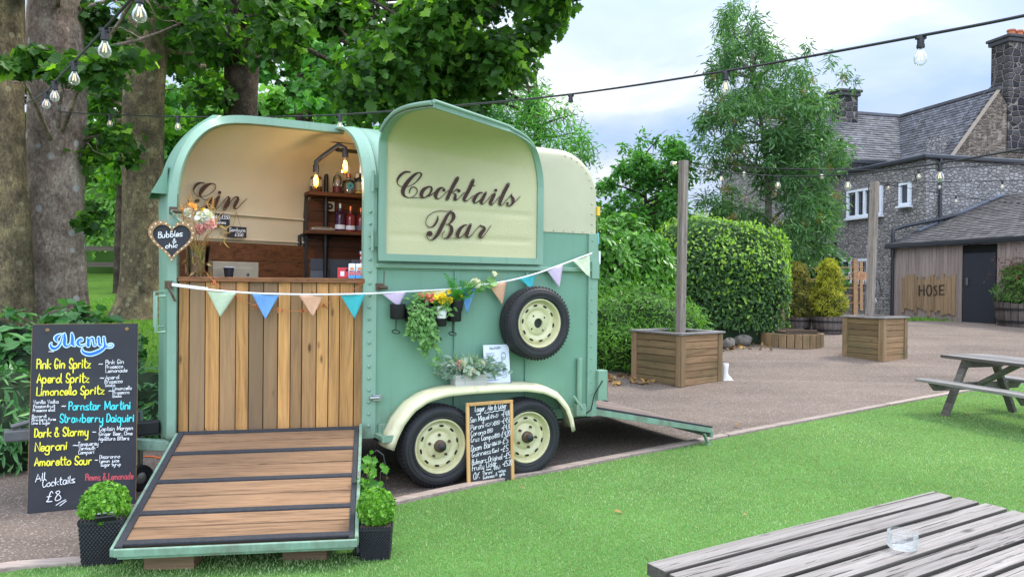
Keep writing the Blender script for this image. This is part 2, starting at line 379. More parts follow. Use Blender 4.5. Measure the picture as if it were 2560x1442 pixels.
c = k.ramp(k.noise(v, 130, 4, .75), [(.32, S(86, 75, 67)), (.5, S(124, 110, 99)), (.68, S(162, 147, 134))])
c = k.mix(1., c, k.ramp(k.noise(v, .45, 6, .6), [(.3, g1(.70)), (.7, g1(1.1))]), 'MULTIPLY')
c = k.mix(1., c, k.ramp(k.noise(k.co((.12, 1.1, 1)), 1.3, 5, .6, .6), [(.35, g1(.80)), (.6, g1(1.04))]), 'MULTIPLY')
dk_ = k.ramp(k.noise(v, 1.7, 7, .72), [(.60, g1(0)), (.72, g1(.5))]); c = k.mix(dk_, c, S(92, 80, 68))
vo = k.n('ShaderNodeTexVoronoi', {'Scale': 95.}); k.set(vo.inputs['Vector'], v); sp = k.n('ShaderNodeSeparateColor'); k.set(sp.inputs[0], vo.outputs['Color'])
c = k.mix(k.ramp(sp.outputs[0], [(.86, g1(0)), (.92, g1(.55))]), c, S(186, 170, 160))
c = k.mix(k.ramp(sp.outputs[1], [(.86, g1(0)), (.92, g1(.55))]), c, S(74, 66, 62))
k.bump(k.noise(v, 90, 5, .7), .8, .015); M['drive'] = k.fin(c, .92, 0, .15)
k = NT('artificial_turf'); v = k.co()
c = k.ramp(k.noise(v, 60, 4, .7), [(.3, (.065, .17, .03, 1)), (.7, (.15, .34, .08, 1))])
c = k.mix(1., c, k.ramp(k.noise(v, 1.1, 4), [(.3, g1(.8)), (.7, g1(1.12))]), 'MULTIPLY')
k.bump(k.noise(v, 160, 3), .8, .02); M['turf'] = k.fin(c, .85, 0, .15)
k = NT('lawn_grass'); v = k.co()
c = k.ramp(k.noise(v, 30, 5, .7), [(.3, (.07, .15, .02, 1)), (.7, (.19, .38, .05, 1))])
c = k.mix(1., c, k.ramp(k.noise(v, .5, 4), [(.3, g1(.7)), (.7, g1(1.15))]), 'MULTIPLY')
k.bump(k.noise(v, 60, 4), 1., .05); M['lawn'] = k.fin(c, .9, 0, .1)
def bark(name, c1, c2, c3, lichen, sc=1., lich=.6):
    k = NT(name); v = k.co((sc, sc, sc * .38))
    vo = k.n('ShaderNodeTexVoronoi', {'Scale': 15., 'Randomness': 1.}, feature='DISTANCE_TO_EDGE')
    dd = k.n('ShaderNodeVectorMath', operation='ADD'); k.set(dd.inputs[0], v); nn = k.n('ShaderNodeTexNoise', {'Scale': 9., 'Detail': 4.}); k.set(nn.inputs['Vector'], v)
    ss = k.n('ShaderNodeVectorMath', operation='SCALE'); k.set(ss.inputs[0], nn.outputs['Color']); ss.inputs['Scale'].default_value = .22; k.set(dd.inputs[1], ss.outputs[0])
    k.set(vo.inputs['Vector'], dd.outputs[0])
    n1 = k.noise(k.co((sc, sc, sc * .7)), 3.2, 6, .65)
    c = k.ramp(n1, [(.32, c1), (.5, c2), (.66, c3)])
    c = k.mix(1., c, k.ramp(k.noise(k.co((sc, sc, sc * .6)), 26, 6, .75), [(.30, g1(.45)), (.52, g1(1.)), (.72, g1(1.5))]), 'MULTIPLY')
    c = k.mix(k.ramp(vo.outputs['Distance'], [(.0, g1(.35)), (.035, g1(0))]), c, tuple(x * .35 for x in c1[:3]) + (1,))
    vl = k.n('ShaderNodeTexVoronoi', {'Scale': 4.5}); k.set(vl.inputs['Vector'], k.co((sc, sc, sc)))
    sp = k.n('ShaderNodeSeparateColor'); k.set(sp.inputs[0], vl.outputs['Color'])
    lf = k.math('MULTIPLY', k.ramp(vl.outputs['Distance'], [(.20, g1(1)), (.30, g1(0))]), k.ramp(sp.outputs[0], [(.62, g1(0)), (.66, g1(lich))]))
    c = k.mix(lf, c, lichen)
    moss = k.ramp(k.noise(k.co(), 1.7, 5, .7), [(.52, g1(0)), (.7, g1(.55))])
    c = k.mix(moss, c, (.07, .075, .03, 1))
    h = k.math('ADD', k.math('MINIMUM', vo.outputs['Distance'], .05), k.math('MULTIPLY', k.noise(v, 20, 5, .7), .20))
    k.bump(k.math('ADD', h, k.math('MULTIPLY', k.noise(k.co((sc, sc, sc * .6)), 26, 6, .75), .22)), 1., .3); return k.fin(c, .92, 0, .15)
M['bark_pink'] = bark('sycamore_bark', (0.235, 0.166, 0.138, 1), (0.469, 0.354, 0.293, 1), (0.700, 0.574, 0.469, 1), (0.700, 0.700, 0.700, 1), 1., .8)
M['bark_moss'] = bark('mossy_bark', (0.128, 0.101, 0.067, 1), (0.281, 0.224, 0.140, 1), (0.477, 0.393, 0.209, 1), (0.618, 0.589, 0.365, 1), 1.4, .5)
M['bark_dark'] = bark('dark_bark', (0.049, 0.037, 0.029, 1), (0.106, 0.077, 0.059, 1), (0.179, 0.130, 0.094, 1), (0.244, 0.227, 0.195, 1), 1.2, .3)
M['twig'] = plain('twig_bark', (.07, .055, .04, 1), .9, var=.4, scale=12)
M['twigpale'] = plain('pale_twig_bark', (.17, .15, .12, 1), .9, var=.3, scale=12)
M['l_syc'] = leaf('sycamore_leaf', (.020, .068, .013, 1), (.090, .215, .034, 1), .52, extra=(.30, .54, .06, 1))
M['l_far'] = leaf('far_tree_leaf', (0.043, 0.155, 0.031, 1), (0.127, 0.350, 0.062, 1), .4, extra=(0.253, 0.582, 0.098, 1))
M['l_bright'] = leaf('sunny_leaf', (0.079, 0.224, 0.029, 1), (0.211, 0.449, 0.059, 1), .4, extra=(0.343, 0.594, 0.092, 1))
M['l_ash'] = leaf('ash_leaf', (0.041, 0.115, 0.041, 1), (0.115, 0.257, 0.084, 1), .35, extra=(0.230, 0.378, 0.135, 1))
M['l_keys'] = leaf('ash_key', (.16, .12, .03, 1), (.26, .19, .05, 1), .3)
M['l_laurel'] = leaf('laurel_leaf', (.045, .15, .018, 1), (.14, .34, .045, 1), .35, .35, extra=(.25, .48, .08, 1))
M['l_hedge'] = leaf('hedge_leaf', (.026, .080, .018, 1), (.080, .18, .040, 1), .3, extra=(.15, .28, .045, 1))
M['l_hedgetop'] = leaf('hedge_sun_tone', (.16, .32, .03, 1), (.28, .46, .05, 1), .35)  # top leaves of the clipped hedge, sunlight put into the colour
M['l_low'] = leaf('low_hedge_leaf', (0.052, 0.149, 0.016, 1), (0.149, 0.345, 0.034, 1), .3, extra=(0.265, 0.483, 0.057, 1))
M['l_rhodo'] = leaf('shrub_leaf', (0.030, 0.110, 0.030, 1), (0.098, 0.264, 0.074, 1), .25, .35, extra=(0.220, 0.461, 0.131, 1))
M['l_box'] = leaf('topiary_leaf', (.05, .17, .012, 1), (.17, .40, .035, 1), .3, extra=(.30, .55, .08, 1))
M['l_golden'] = leaf('golden_conifer', (.15, .17, .012, 1), (.36, .36, .02, 1), .2, .7, extra=(.50, .46, .04, 1))
M['l_dull'] = leaf('dull_conifer', (.06, .08, .012, 1), (.20, .18, .025, 1), .2, .7, extra=(.36, .29, .04, 1))
M['l_heather'] = leaf('heather_green', (.03, .09, .015, 1), (.09, .19, .03, 1), .2, .7)
M['l_heathred'] = leaf('heather_red', (.09, .045, .03, 1), (.18, .08, .05, 1), .2, .7)
M['l_ivy'] = leaf('ivy_leaf', (.04, .16, .01, 1), (.14, .38, .03, 1), .35, extra=(.32, .56, .10, 1))
M['l_fern'] = leaf('fern_frond', (.04, .20, .035, 1), (.10, .36, .07, 1), .35)
M['l_trail'] = leaf('trailing_leaf', (.09, .24, .05, 1), (.24, .44, .14, 1), .3)
M['l_sage'] = leaf('silver_leaf', (.15, .24, .19, 1), (.36, .46, .38, 1), .3, extra=(.34, .50, .16, 1))
M['p_white'] = leaf('white_petal', (.66, .62, .55, 1), (.85, .84, .80, 1), .25, .7)
M['p_cream'] = leaf('cream_petal', (.70, .66, .50, 1), (.84, .80, .66, 1), .25, .7)
M['p_pink'] = leaf('pink_petal', (.62, .22, .20, 1), (.80, .48, .42, 1), .25, .7)
M['p_yellow'] = leaf('yellow_petal', (.75, .42, .01, 1), (.90, .70, .03, 1), .25, .7)
M['p_mixed'] = leaf('mixed_petal', (.70, .10, .16, 1), (.85, .36, .10, 1), .25, .7, extra=(.55, .36, .70, 1))
M['p_dry'] = leaf('dried_stem', (.30, .17, .05, 1), (.58, .42, .18, 1), .3, .8, extra=(.66, .25, .05, 1))
M['blade'] = leaf('turf_blade', (.165, .26, .09, 1), (.36, .47, .21, 1), .3, .5, extra=(.50, .64, .37, 1))
M['grassb'] = leaf('grass_blade', (0.065, 0.169, 0.018, 1), (0.182, 0.390, 0.046, 1), .35)
M['deadleaf'] = plain('dead_leaf', (.34, .20, .06, 1), .8, var=.3, tint=.5)

# ---------------- leaves
TEMPL = {
 'maple': [(0, 0), (.02, .22), (.20, .46), (.28, .30), (.50, .58), (.60, .30), (.74, .36), (.80, .16), (1, 0)],
 'oval': [(0, 0), (.22, .20), (.58, .24), (1, 0)],
 'lance': [(0, 0), (.3, .10), (.7, .09), (1, 0)],
 'needle': [(0, 0), (.4, .05), (1, 0)],
 'round': [(0, 0), (.12, .34), (.5, .48), (.85, .32), (1, 0)]}
def unit(a): return a / np.maximum(np.linalg.norm(a, axis=-1, keepdims=True), 1e-9)
def raw_mesh(name, V, poly, npoly, tint, mat, parent, k):
    me = bpy.data.meshes.new(name); me.vertices.add(len(V)); me.vertices.foreach_set('co', V.astype(np.float32).ravel())
    me.loops.add(poly.size); me.loops.foreach_set('vertex_index', poly.astype(np.int32).ravel())
    me.polygons.add(npoly); me.polygons.foreach_set('loop_start', np.arange(0, poly.size, k, dtype=np.int32))
    me.materials.append(mat); a = me.attributes.new('tint', 'FLOAT', 'FACE'); a.data.foreach_set('value', tint.astype(np.float32))
    me.update(calc_edges=True)
    o = bpy.data.objects.new(name, me); SC.collection.objects.link(o)
    if parent is not None: o.parent = parent
    return o
def leaves_at(name, P, N, D, size, templ, mat, parent=None, fold=.25, jit=.5, tint=None):
    """leaf blades at points P, facing N, pointing along D"""
    n = len(P); t = np.array(TEMPL[templ]); m_ = len(t)
    N = unit(N); D = D - N * (D * N).sum(1, keepdims=True); D = unit(D); B = np.cross(N, D)
    s_ = size * (1 + jit * (RNG.random(n) * 2 - 1)); s_ = s_[:, None, None]
    half = []
    for sg in (1, -1):
        x = t[:, 0][None, :, None]; y = (t[:, 1] * sg)[None, :, None]; z = (np.abs(t[:, 1]) * fold - .12 * t[:, 0] ** 2)[None, :, None]
        half.append(P[:, None, :] + s_ * (x * D[:, None, :] + y * B[:, None, :] + z * N[:, None, :]))
    V = np.concatenate([half[0], half[1][:, ::-1]], axis=1).reshape(-1, 3)
    base = np.arange(n * 2) * m_
    poly = base[:, None] + np.arange(m_)[None, :]
    if tint is None: tint = RNG.random(n)
    return raw_mesh(name, V, poly, n * 2, np.repeat(np.clip(tint, 0, 1), 2), mat, parent, m_)
def cluster_pts(cl):
    Ps, Ns, Ts = [], [], []
    for c, r, n, shell in cl:
        d = unit(RNG.normal(size=(n, 3))); rad = RNG.random(n) ** shell
        lump = 1 + .22 * np.sin(d[:, 0] * 5 + c[0] * 3) * np.cos(d[:, 2] * 4 + c[1])
        Ps.append(np.array(c) + d * (rad * lump)[:, None] * np.array(r)); Ns.append(d)
        Ts.append(np.clip(RNG.normal(.42, .24, n) + RNG.normal(0, .12), 0, 1))
    return np.concatenate(Ps), np.concatenate(Ns), np.concatenate(Ts)
def foliage(name, cl, size, templ, mat, parent, up=.6, out=.5, droop=.3, fold=.25):
    P, Nn, T = cluster_pts(cl); n = len(P)
    N = Nn * out + np.array([0, 0, up]) + RNG.normal(size=(n, 3)) * .45
    D = Nn * .7 + RNG.normal(size=(n, 3)) * .6 + np.array([0, 0, -droop])
    return leaves_at(name, P, N, D, size, templ, mat, parent, fold, tint=T)
def loc_cl(cl, o): return [(np.array(c) - np.array(o), r, n, s) for c, r, n, s in cl]

# ---------------- writing
def offs(P, Wd):
    """left/right outline of a pen stroke in 2-D"""
    P = np.array(P); Wd = np.array(Wd); T = np.gradient(P, axis=0); T = unit(T)
    Nn = np.stack([-T[:, 1], T[:, 0]], 1); return P + Nn * Wd[:, None] / 2, P - Nn * Wd[:, None] / 2
class Pen:
    def __init__(s, mapper, lift=.001, step=.00015, thick=0):
        s.mp = mapper; s.mb = MB(); s.l = lift; s.st = step; s.k = 0; s.th = thick
    def stroke(s, pts, smooth=5):
        """pts (x, y, width) in picture measure"""
        if len(pts) == 1: pts = [pts[0], (pts[0][0] + .01, pts[0][1], pts[0][2])]
        q = np.array(cat_rom(pts, smooth)); P = q[:, :2]; Wd = np.maximum(q[:, 2], .3)
        keep = np.r_[True, np.linalg.norm(np.diff(P, axis=0), axis=1) > 1e-3]; P = P[keep]; Wd = Wd[keep]
        if len(P) < 2: P = np.array([P[0], P[0] + [.01, 0]]); Wd = np.array([Wd[0]] * 2)
        A, B = offs(P, Wd); L = s.l + s.k * s.st; s.k += 1
        t0 = P[0] - P[1]; t1 = P[-1] - P[-2]
        def capf(c, t, w_, sg):
            a = math.atan2(t[1], t[0]); return [c + w_ / 2 * np.array([math.cos(a + b), math.sin(a + b)]) for b in np.linspace(-1.35, 1.35, 5)]
        loop2 = list(zip(A, B))
        V = []
        for a, b in loop2: V += [s.mp(a[0], a[1], L), s.mp(b[0], b[1], L)]
        F_ = [(2 * i, 2 * i + 1, 2 * i + 3, 2 * i + 2) for i in range(len(loop2) - 1)]
        s.mb.add(V, F_)
        c0 = capf(P[0], t0, Wd[0], 1); s.mb.add([s.mp(p[0], p[1], L + s.st * .3) for p in c0], [tuple(range(5))])
        c1 = capf(P[-1], t1, Wd[-1], 1); s.mb.add([s.mp(p[0], p[1], L + s.st * .3) for p in c1], [tuple(range(5))])
        if s.th:
            for ed in (A, B):
                V = []
                for a in ed: V += [s.mp(a[0], a[1], L), s.mp(a[0], a[1], L - s.th)]
                s.mb.add(V, [(2 * i, 2 * i + 1, 2 * i + 3, 2 * i + 2) for i in range(len(ed) - 1)])
    def dot(s, x, y, d):
        L = s.l + s.k * s.st; s.k += 1
        s.mb.add([s.mp(x + d / 2 * math.cos(a), y + d / 2 * math.sin(a), L) for a in np.linspace(0, 2 * math.pi, 13)[:-1]], [tuple(range(12))])
    def text(s, txt, x0, y0, x1, y1, cap, wd):
        """handwriting along the baseline from (x0,y0) to (x1,y1), fitted to that length"""
        adv = sum(GL.get(c, (3, ''))[0] + 1.1 for c in txt) - 1.1
        L = math.hypot(x1 - x0, y1 - y0); ux, uy = (x1 - x0) / L, (y1 - y0) / L; kx = L / adv; ky = cap / 6.0; cx_ = 0
        for c in txt:
            g_ = GL.get(c)
            if g_:
                for st_ in g_[1].split('|'):
                    pp = []
                    for t in st_.split():
                        a = cx_ + int(t[0]); b = (int(t[1]) - 3)
                        a += b * .10 + random.uniform(-.12, .12); b += random.uniform(-.12, .12)
                        pp.append((x0 + ux * a * kx - uy * -0 + uy * b * ky * 0 + 0, y0 + uy * a * kx - b * ky, wd * random.uniform(.85, 1.15)))
                    if pp: s.stroke(pp, 3 if (c.islower() or c in 'COSG023568&£()~') and c not in 'kvwxz' else 1)
                cx_ += g_[0] + 1.1
            else: cx_ += 4.1
    def done(s, name, mat, parent): return s.mb.build(name, mat, parent)
GL = {}
for ln in '''a 5 45 36 16 04 13 33 45|46 44 53
b 5 09 03|05 16 36 45 44 33 13 04
c 4 45 36 16 04 13 33
d 5 45 36 16 04 13 33 45|49 43
e 4 04 45 36 16 04 13 33 44
f 4 48 39 28 23|06 36
g 5 45 36 16 04 13 33 45|46 41 30 10 01
h 5 09 03|05 16 36 45 43
i 1 06 03|08 07
j 2 26 21 10 00|28 27
k 4 09 03|46 05 43
l 1 09 04 13
m 7 06 03|05 16 26 35 33|35 46 56 65 63
n 5 06 03|05 16 36 45 43
o 4 26 05 04 13 33 44 45 36 26
p 5 06 00|05 16 36 45 44 33 13 04
q 5 45 36 16 04 13 33 45|46 40
r 4 06 03|04 16 36
s 4 46 16 05 15 34 43 33 03
t 3 19 14 23 33|07 37
u 5 06 04 13 33 44|46 43
v 4 06 23 46
w 6 06 13 25 43 56
x 4 06 43|46 03
y 4 06 04 13 33 44|46 41 30 10
z 4 06 46 03 43
A 5 03 29 53|15 45
B 4 03 09 39 48 37 06|36 45 44 33 03
C 4 48 39 19 07 05 13 33 44
D 4 03 09 29 47 45 23 03
E 4 49 09 03 43|06 36
F 4 49 09 03|06 36
G 5 48 39 19 07 05 13 33 45 25
H 4 09 03|49 43|06 46
L 4 09 03 43
M 7 03 09|09 34|34 69|69 73
N 5 03 09 53 59
O 5 29 07 05 13 33 55 57 39 29
P 4 03 09|09 39 48 47 36 06
R 4 03 09|09 39 48 47 36 06|26 43
S 4 48 39 19 07 16 35 44 33 13 04
T 5 09 59|29 23
V 5 09 23 59
W 7 09 13 37 53 79
0 4 29 07 05 13 33 45 47 39 29
2 4 07 19 39 47 03 43
3 4 09 39 48 26 45 43 13 04
4 4 39 05 55|48 43
5 4 49 09 06 36 44 33 03
6 4 39 07 04 13 33 44 36 06
7 4 09 49 13
8 4 29 08 36 44 13 04 16 38 29
9 4 46 07 19 39 46 33
£ 5 48 39 28 14 03 43|06 36
& 5 53 18 29 38 05 13 33 55
( 2 29 17 05 23
) 2 09 27 25 03
~ 3 05 16 25 36
- 2 05 25
% 5 03 49|08 17|44 53
, 1 13 02
' 1 09 08'''.split('\n'):
    c_, w_, rest = ln[0], ln[2], ln[4:]
    GL[c_] = (int(w_), rest)
GL['.'] = (1, '03 13')

def jarglass(name):
    k = NT(name); tr_ = k.n('ShaderNodeBsdfTransparent'); df = k.n('ShaderNodeBsdfDiffuse'); df.inputs[0].default_value = (.8, .84, .82, 1); gl = k.n('ShaderNodeBsdfGlossy'); gl.inputs['Roughness'].default_value = .05
    a = k.n('ShaderNodeMixShader'); a.inputs[0].default_value = .55; k.t.links.new(df.outputs[0], a.inputs[1]); k.t.links.new(gl.outputs[0], a.inputs[2])
    fr_ = k.n('ShaderNodeFresnel'); fr_.inputs[0].default_value = 1.3; q = k.n('ShaderNodeMixShader'); k.set(q.inputs[0], k.math('ADD', k.math('MULTIPLY', fr_.outputs[0], .6), .10)); k.t.links.new(tr_.outputs[0], q.inputs[1]); k.t.links.new(a.outputs[0], q.inputs[2]); k.t.links.new(q.outputs[0], k.o.inputs[0]); return k.m
M['jar'] = jarglass('jar_glass'); M['glass'] = jarglass('bulb_glass')
# ================= SETTING
def terrain(name, xs, ys, mat, dz=0.):
    b = MB(); b.grid([[(x, y, gz(x, y) + dz) for x in xs] for y in ys]); return b.build(name, mat, smooth=True)
fr = lambda a, b_, n: [a + (b_ - a) * i / n for i in range(n + 1)]
ground = terrain('driveway', fr(-200, -14, 8) + fr(-13, 40, 106) + fr(45, 250, 8), fr(-30, 0, 6) + fr(.5, 45, 90) + fr(50, 400, 10), M['drive']); tag(ground, kind='structure')
bank = terrain('grass_bank', fr(-60, -14, 12) + fr(-13, .2, 44), fr(7.6, 30, 60) + fr(32, 120, 12), M['lawn'], .03); tag(bank, kind='structure')
EDGE = [(-9, .3), (-2.9, 3.98)] + [tuple(G(x, y)[:2]) for x, y in ((200, 1418), (620, 1335), (1000, 1262), (1231, 1210), (1362, 1186), (1438, 1172), (1690, 1121), (1966, 1066), (2333, 996))] + [(8.4, 11.9), (13, 14.2)]
ED = np.array(cat_rom(EDGE, 8)); yed = lambda x: float(np.interp(x, ED[:, 0], ED[:, 1]))
b = MB(); xs = fr(-9, 13, 110)
b.grid([[(x, -4 + (yed(x) + 4) * t - .02, gz(x, -4 + (yed(x) + 4) * t) + .012) for x in xs] for t in fr(0, 1, 40)])
turf = b.build('turf', M['turf'], smooth=True); tag(turf, kind='structure')
# turf blades
n = 280000; px_ = RNG.random(n) ** .75; 
cand = np.stack([-3.4 + 11.5 * RNG.random(n * 2), 1.9 + 9.5 * RNG.random(n * 2) ** 1.5], 1)
ye = np.interp(cand[:, 0], ED[:, 0], ED[:, 1]); cand = cand[(cand[:, 1] < ye - .03) & (np.abs(cand[:, 0]) < cand[:, 1] * .82 + .5)][:n]; n = len(cand)
def blades(name, P2, zf, h, wd, mat, lean=.7):
    n = len(P2); z = zf; a = RNG.random(n) * 2 * np.pi; ln = RNG.random(n) * lean; a2 = RNG.random(n) * 2 * np.pi
    hh = h * (.6 + .7 * RNG.random(n)); P = np.column_stack([P2, z])
    side_ = np.column_stack([np.cos(a), np.sin(a), np.zeros(n)]) * (wd / 2)[:, None]
    tip = P + np.column_stack([np.cos(a2) * ln * hh, np.sin(a2) * ln * hh, hh])
    V = np.stack([P - side_, P + side_, tip], 1).reshape(-1, 3); poly = np.arange(n * 3).reshape(n, 3)
    T = np.clip(RNG.normal(.42, .22, n) + .12 * np.sin(P2[:, 0] * 1.7 + P2[:, 1]) , 0, 1)
    return raw_mesh(name, V, poly, n, T, mat, None, 3)
zz = np.array([gz(x, y) for x, y in cand]) + .008
tb = blades('turf_pile', cand, zz, .018, .0034 + .0011 * cand[:, 1], M['blade'], .9); tag(tb, 'dense bright green artificial grass pile in front of the trailer', 'artificial grass', kind='stuff')
# bank grass
n = 42000; c2 = np.stack([-9.5 + 9 * RNG.random(n), 7.9 + 17 * RNG.random(n) ** 1.6], 1); z2 = np.array([gz(x, y) for x, y in c2]) + .02
gb = blades('bank_grass', c2, z2, .06, .009 + .0016 * c2[:, 1], M['grassb'], .8); tag(gb, 'mown grass growing on the sloping bank under the trees', 'grass', kind='stuff')
# timber edging, planks end to end
def edging(name, x0, x1, label):
    P = [np.array([x, yed(x), 0]) for x in fr(x0, x1, max(4, int((x1 - x0) * 3)))]
    P = [np.array([p[0], p[1], gz(p[0], p[1])]) for p in P]; b = MB()
    rows = []
    for i, p in enumerate(P):
        t = unit((P[min(i + 1, len(P) - 1)] - P[max(i - 1, 0)])[None])[0]; nn = np.array([-t[1], t[0], 0])
        rows.append([p - nn * .0 + [0, 0, -.05], p + [0, 0, .034], p + nn * .085 + [0, 0, .036], p + nn * .085 + [0, 0, -.05]])
    b.grid(rows, flip=True)
    for r_, f in ((rows[0], 0), (rows[-1], 1)): b.add(r_, [(0, 1, 2, 3) if not f else (3, 2, 1, 0)])
    o = b.build(name, M['sleeper'], bevel=.006); tag(o, label, 'edging', 'timber lawn edging')
xsE = [-2.4, -.25, 2.05, 4.5, 8.2]
for (a, b_), l in zip(((-4.6, -1.62), (-1.6, -.02), (0.0, 2.3), (2.32, 5.0), (5.02, 9.5)),
    ('timber edging board left of the ramp at the lower left corner', 'weathered timber edging board beside the front trailer wheel', 'timber edging board running from the chalkboard past the rear trailer wheel',
     'long timber edging board between turf and driveway below the square planters', 'timber edging board behind the farther picnic table')):
    edging('lawn_edging', a, b_, l)
# fallen leaves
for i, (x, y) in enumerate(((963, 1190), (1300, 1215), (1535, 1276), (1858, 1285), (2415, 1035), (1840, 1063))):
    p = G(x, y, .034); o = leaves_at('fallen_leaf', np.array([[0, 0, 0.]]), np.array([[.2, -.3, 1.]]), np.array([[1., .5 * i - 1, 0]]), .055 + .01 * (i % 3), 'oval', M['deadleaf'], fold=.5)
    o.location = p; tag(o, 'small dry yellow leaf lying on the green turf or its edging', 'leaf', 'dry leaves fallen on the turf')

# ================= TRAILER
tr = thing('horse_trailer', 'sage green and cream vintage horse trailer converted into a bar, with its ramp lowered', 'horse trailer', TRM)
P_ = lambda name, mb, mat, parent=tr, **k: mb.build(name, mat, parent, **k)
PROF = [(0, 2.06), (0, 2.20), (.004, 2.33), (.03, 2.46), (.12, 2.62), (.25, 2.745), (.45, 2.85), (.68, 2.92), (.9, 2.945)]
PR = cat_rom(PROF, 4); FULL = PR + [np.array([1.8 - p[0], p[1]]) for p in PR[::-1][1:]]
LEN = 2.06
def kroof(s):
    t = min(1, max(0, (s - 1.74) / (LEN - 1.74))); return .50 + .50 * max(0, 1 - t ** 2.2) ** (1 / 2.0)
def sect(s, off=0):
    k_ = kroof(s); o = []
    for w_, h in FULL:
        cxx = .9; o.append((s, w_ + (off if w_ > cxx else -off) * (abs(w_ - cxx) / .9), 2.0 + (h - 2.0) * k_ + off))
    return o
# roof shell
b = MB(); b.grid([sect(s) for s in fr(.0, .5, 4)], flip=True); P_('roof_band', b, M['frame'], smooth=True, solid=.012)
PROF2 = [(0, 2.06), (0, 2.3), (0, 2.55), (0, 2.70), (.012, 2.755), (.05, 2.785), (.15, 2.81), (.45, 2.87), (.9, 2.92)]
P2R = cat_rom(PROF2, 4); FULL2 = P2R + [np.array([1.8 - p[0], p[1]]) for p in P2R[::-1][1:]]
def sect2(s, off=0.):
    t = min(1, max(0, (s - 1.70) / (LEN + .01 - 1.70))); k_ = .50 + .50 * math.sqrt(max(0, 1 - t * t))
    return [(s, w_ + (off if w_ > .9 else -off) * (abs(w_ - .9) / .9), 2.06 + (h - 2.06) * k_ + (off if h > 2.1 else 0)) for w_, h in FULL2]
ss = fr(.47, 1.70, 6) + [1.70 + (LEN + .01 - 1.70) * math.sin(a) for a in fr(.08, math.pi / 2, 16)]
b = MB(); b.grid([sect2(s, .008) for s in ss], flip=True); rr = sect2(LEN + .01, .008); b.add(rr, [tuple(range(len(rr)))]); rr = sect2(.47, .008); b.add(rr[::-1], [tuple(range(len(rr)))])
rivs = [(s, -.01, 2.078) for s in fr(1.42, 2.03, 6)]
kk = [2.12, 2.2, 2.28, 2.36]
def rivets(b, pts, nrm, r=.009):
    n_ = Vector(nrm).normalized(); q = n_.to_track_quat('Z', 'Y').to_matrix().to_4x4()
    for p in pts: b.lathe([(r, 0), (r * .8, r * .5), (r * .3, r * .75), (0.0005, r * .8)], 8, Matrix.Translation(p) @ q)
rivets(b, rivs + [(LEN - .035, -.012, h) for h in (2.15, 2.24, 2.33)] + [(LEN - .03 - .33 * (1 - math.sin(a)), -.012, 2.06 + .71 * (.5 + .5 * math.cos(a)) - .03) for a in fr(.1, 1.3, 6)], (0, -1, 0)); roof = P_('roof_panel', b, M['cream2'], smooth=True)
# sides
b = MB(); b.box((LEN / 2, .016, 1.24), (LEN, .03, 1.64)); sp_ = P_('side_panel', b, M['green'])
b = MB(); b.box((LEN / 2, 1.785, 1.4), (LEN, .03, 2.0)); P_('far_side_panel', b, M['green'])
b = MB(); b.prism([(1.25, .04, .48)] + [(1.25, .9 + (p[1] - .9) * .97, p[2] - .04) for p in sect2(1.0)] + [(1.25, 1.76, .48)], (.03, 0, 0)); P_('light_block_wall', b, M['barwood'])  # added inner wall that shuts daylight out of the bar
for s_, z0, z1 in ((.682, .52, 1.705), (1.351, .52, 1.705)):
    b = MB(); b.box((s_, -.008, (z0 + z1) / 2), (.012, .024, z1 - z0)); b.box((s_ + .022, -.003, (z0 + z1) / 2), (.04, .012, z1 - z0)); P_('panel_rib', b, M['green'], bevel=.003)
b = MB(); b.box((LEN / 2 + .01, -.012, 1.736), (LEN, .05, .035)); b.box((LEN / 2, -.004, 1.712), (LEN - .1, .016, .014)); P_('side_rail', b, M['frame'], bevel=.006)
b = MB(); b.box((LEN / 2 + .02, -.006, .465), (LEN - .04, .035, .088)); P_('bottom_rail', b, M['green'], bevel=.006)
b = MB(); b.box((LEN - .03, -.010, 1.24), (.085, .03, 1.64)); b.box((LEN + .016, .03, 1.24), (.03, .10, 1.64)); b.box((LEN - .01, -.03, 1.735), (.08, .03, .15)); rivets(b, [(LEN - .035, -.026, h) for h in fr(.62, 2.0, 13)], (0, -1, 0)); P_('rear_post', b, M['frame'])
b = MB(); b.box((1.0, .9, .43), (2.1, 1.78, .06)); b.add([(0, .05, .40), (0, 1.75, .40), (-1.38, 1.27, .40), (-1.38, .53, .40), (0, .05, .47), (0, 1.75, .47), (-1.38, 1.27, .47), (-1.38, .53, .47)], [(0, 1, 2, 3), (7, 6, 5, 4), (0, 3, 7, 4), (2, 1, 5, 6), (3, 2, 6, 7)]); P_('floor', b, M['dark'])
b = MB(); b.tube([(.5, .1, .32), (.5, 1.7, .32)], .035); b.tube([(1.28, .1, .32), (1.28, 1.7, .32)], .035); b.box((.9, .25, .37), (1.6, .08, .08)); b.box((.9, 1.55, .37), (1.6, .08, .08)); P_('axle', b, M['black'])
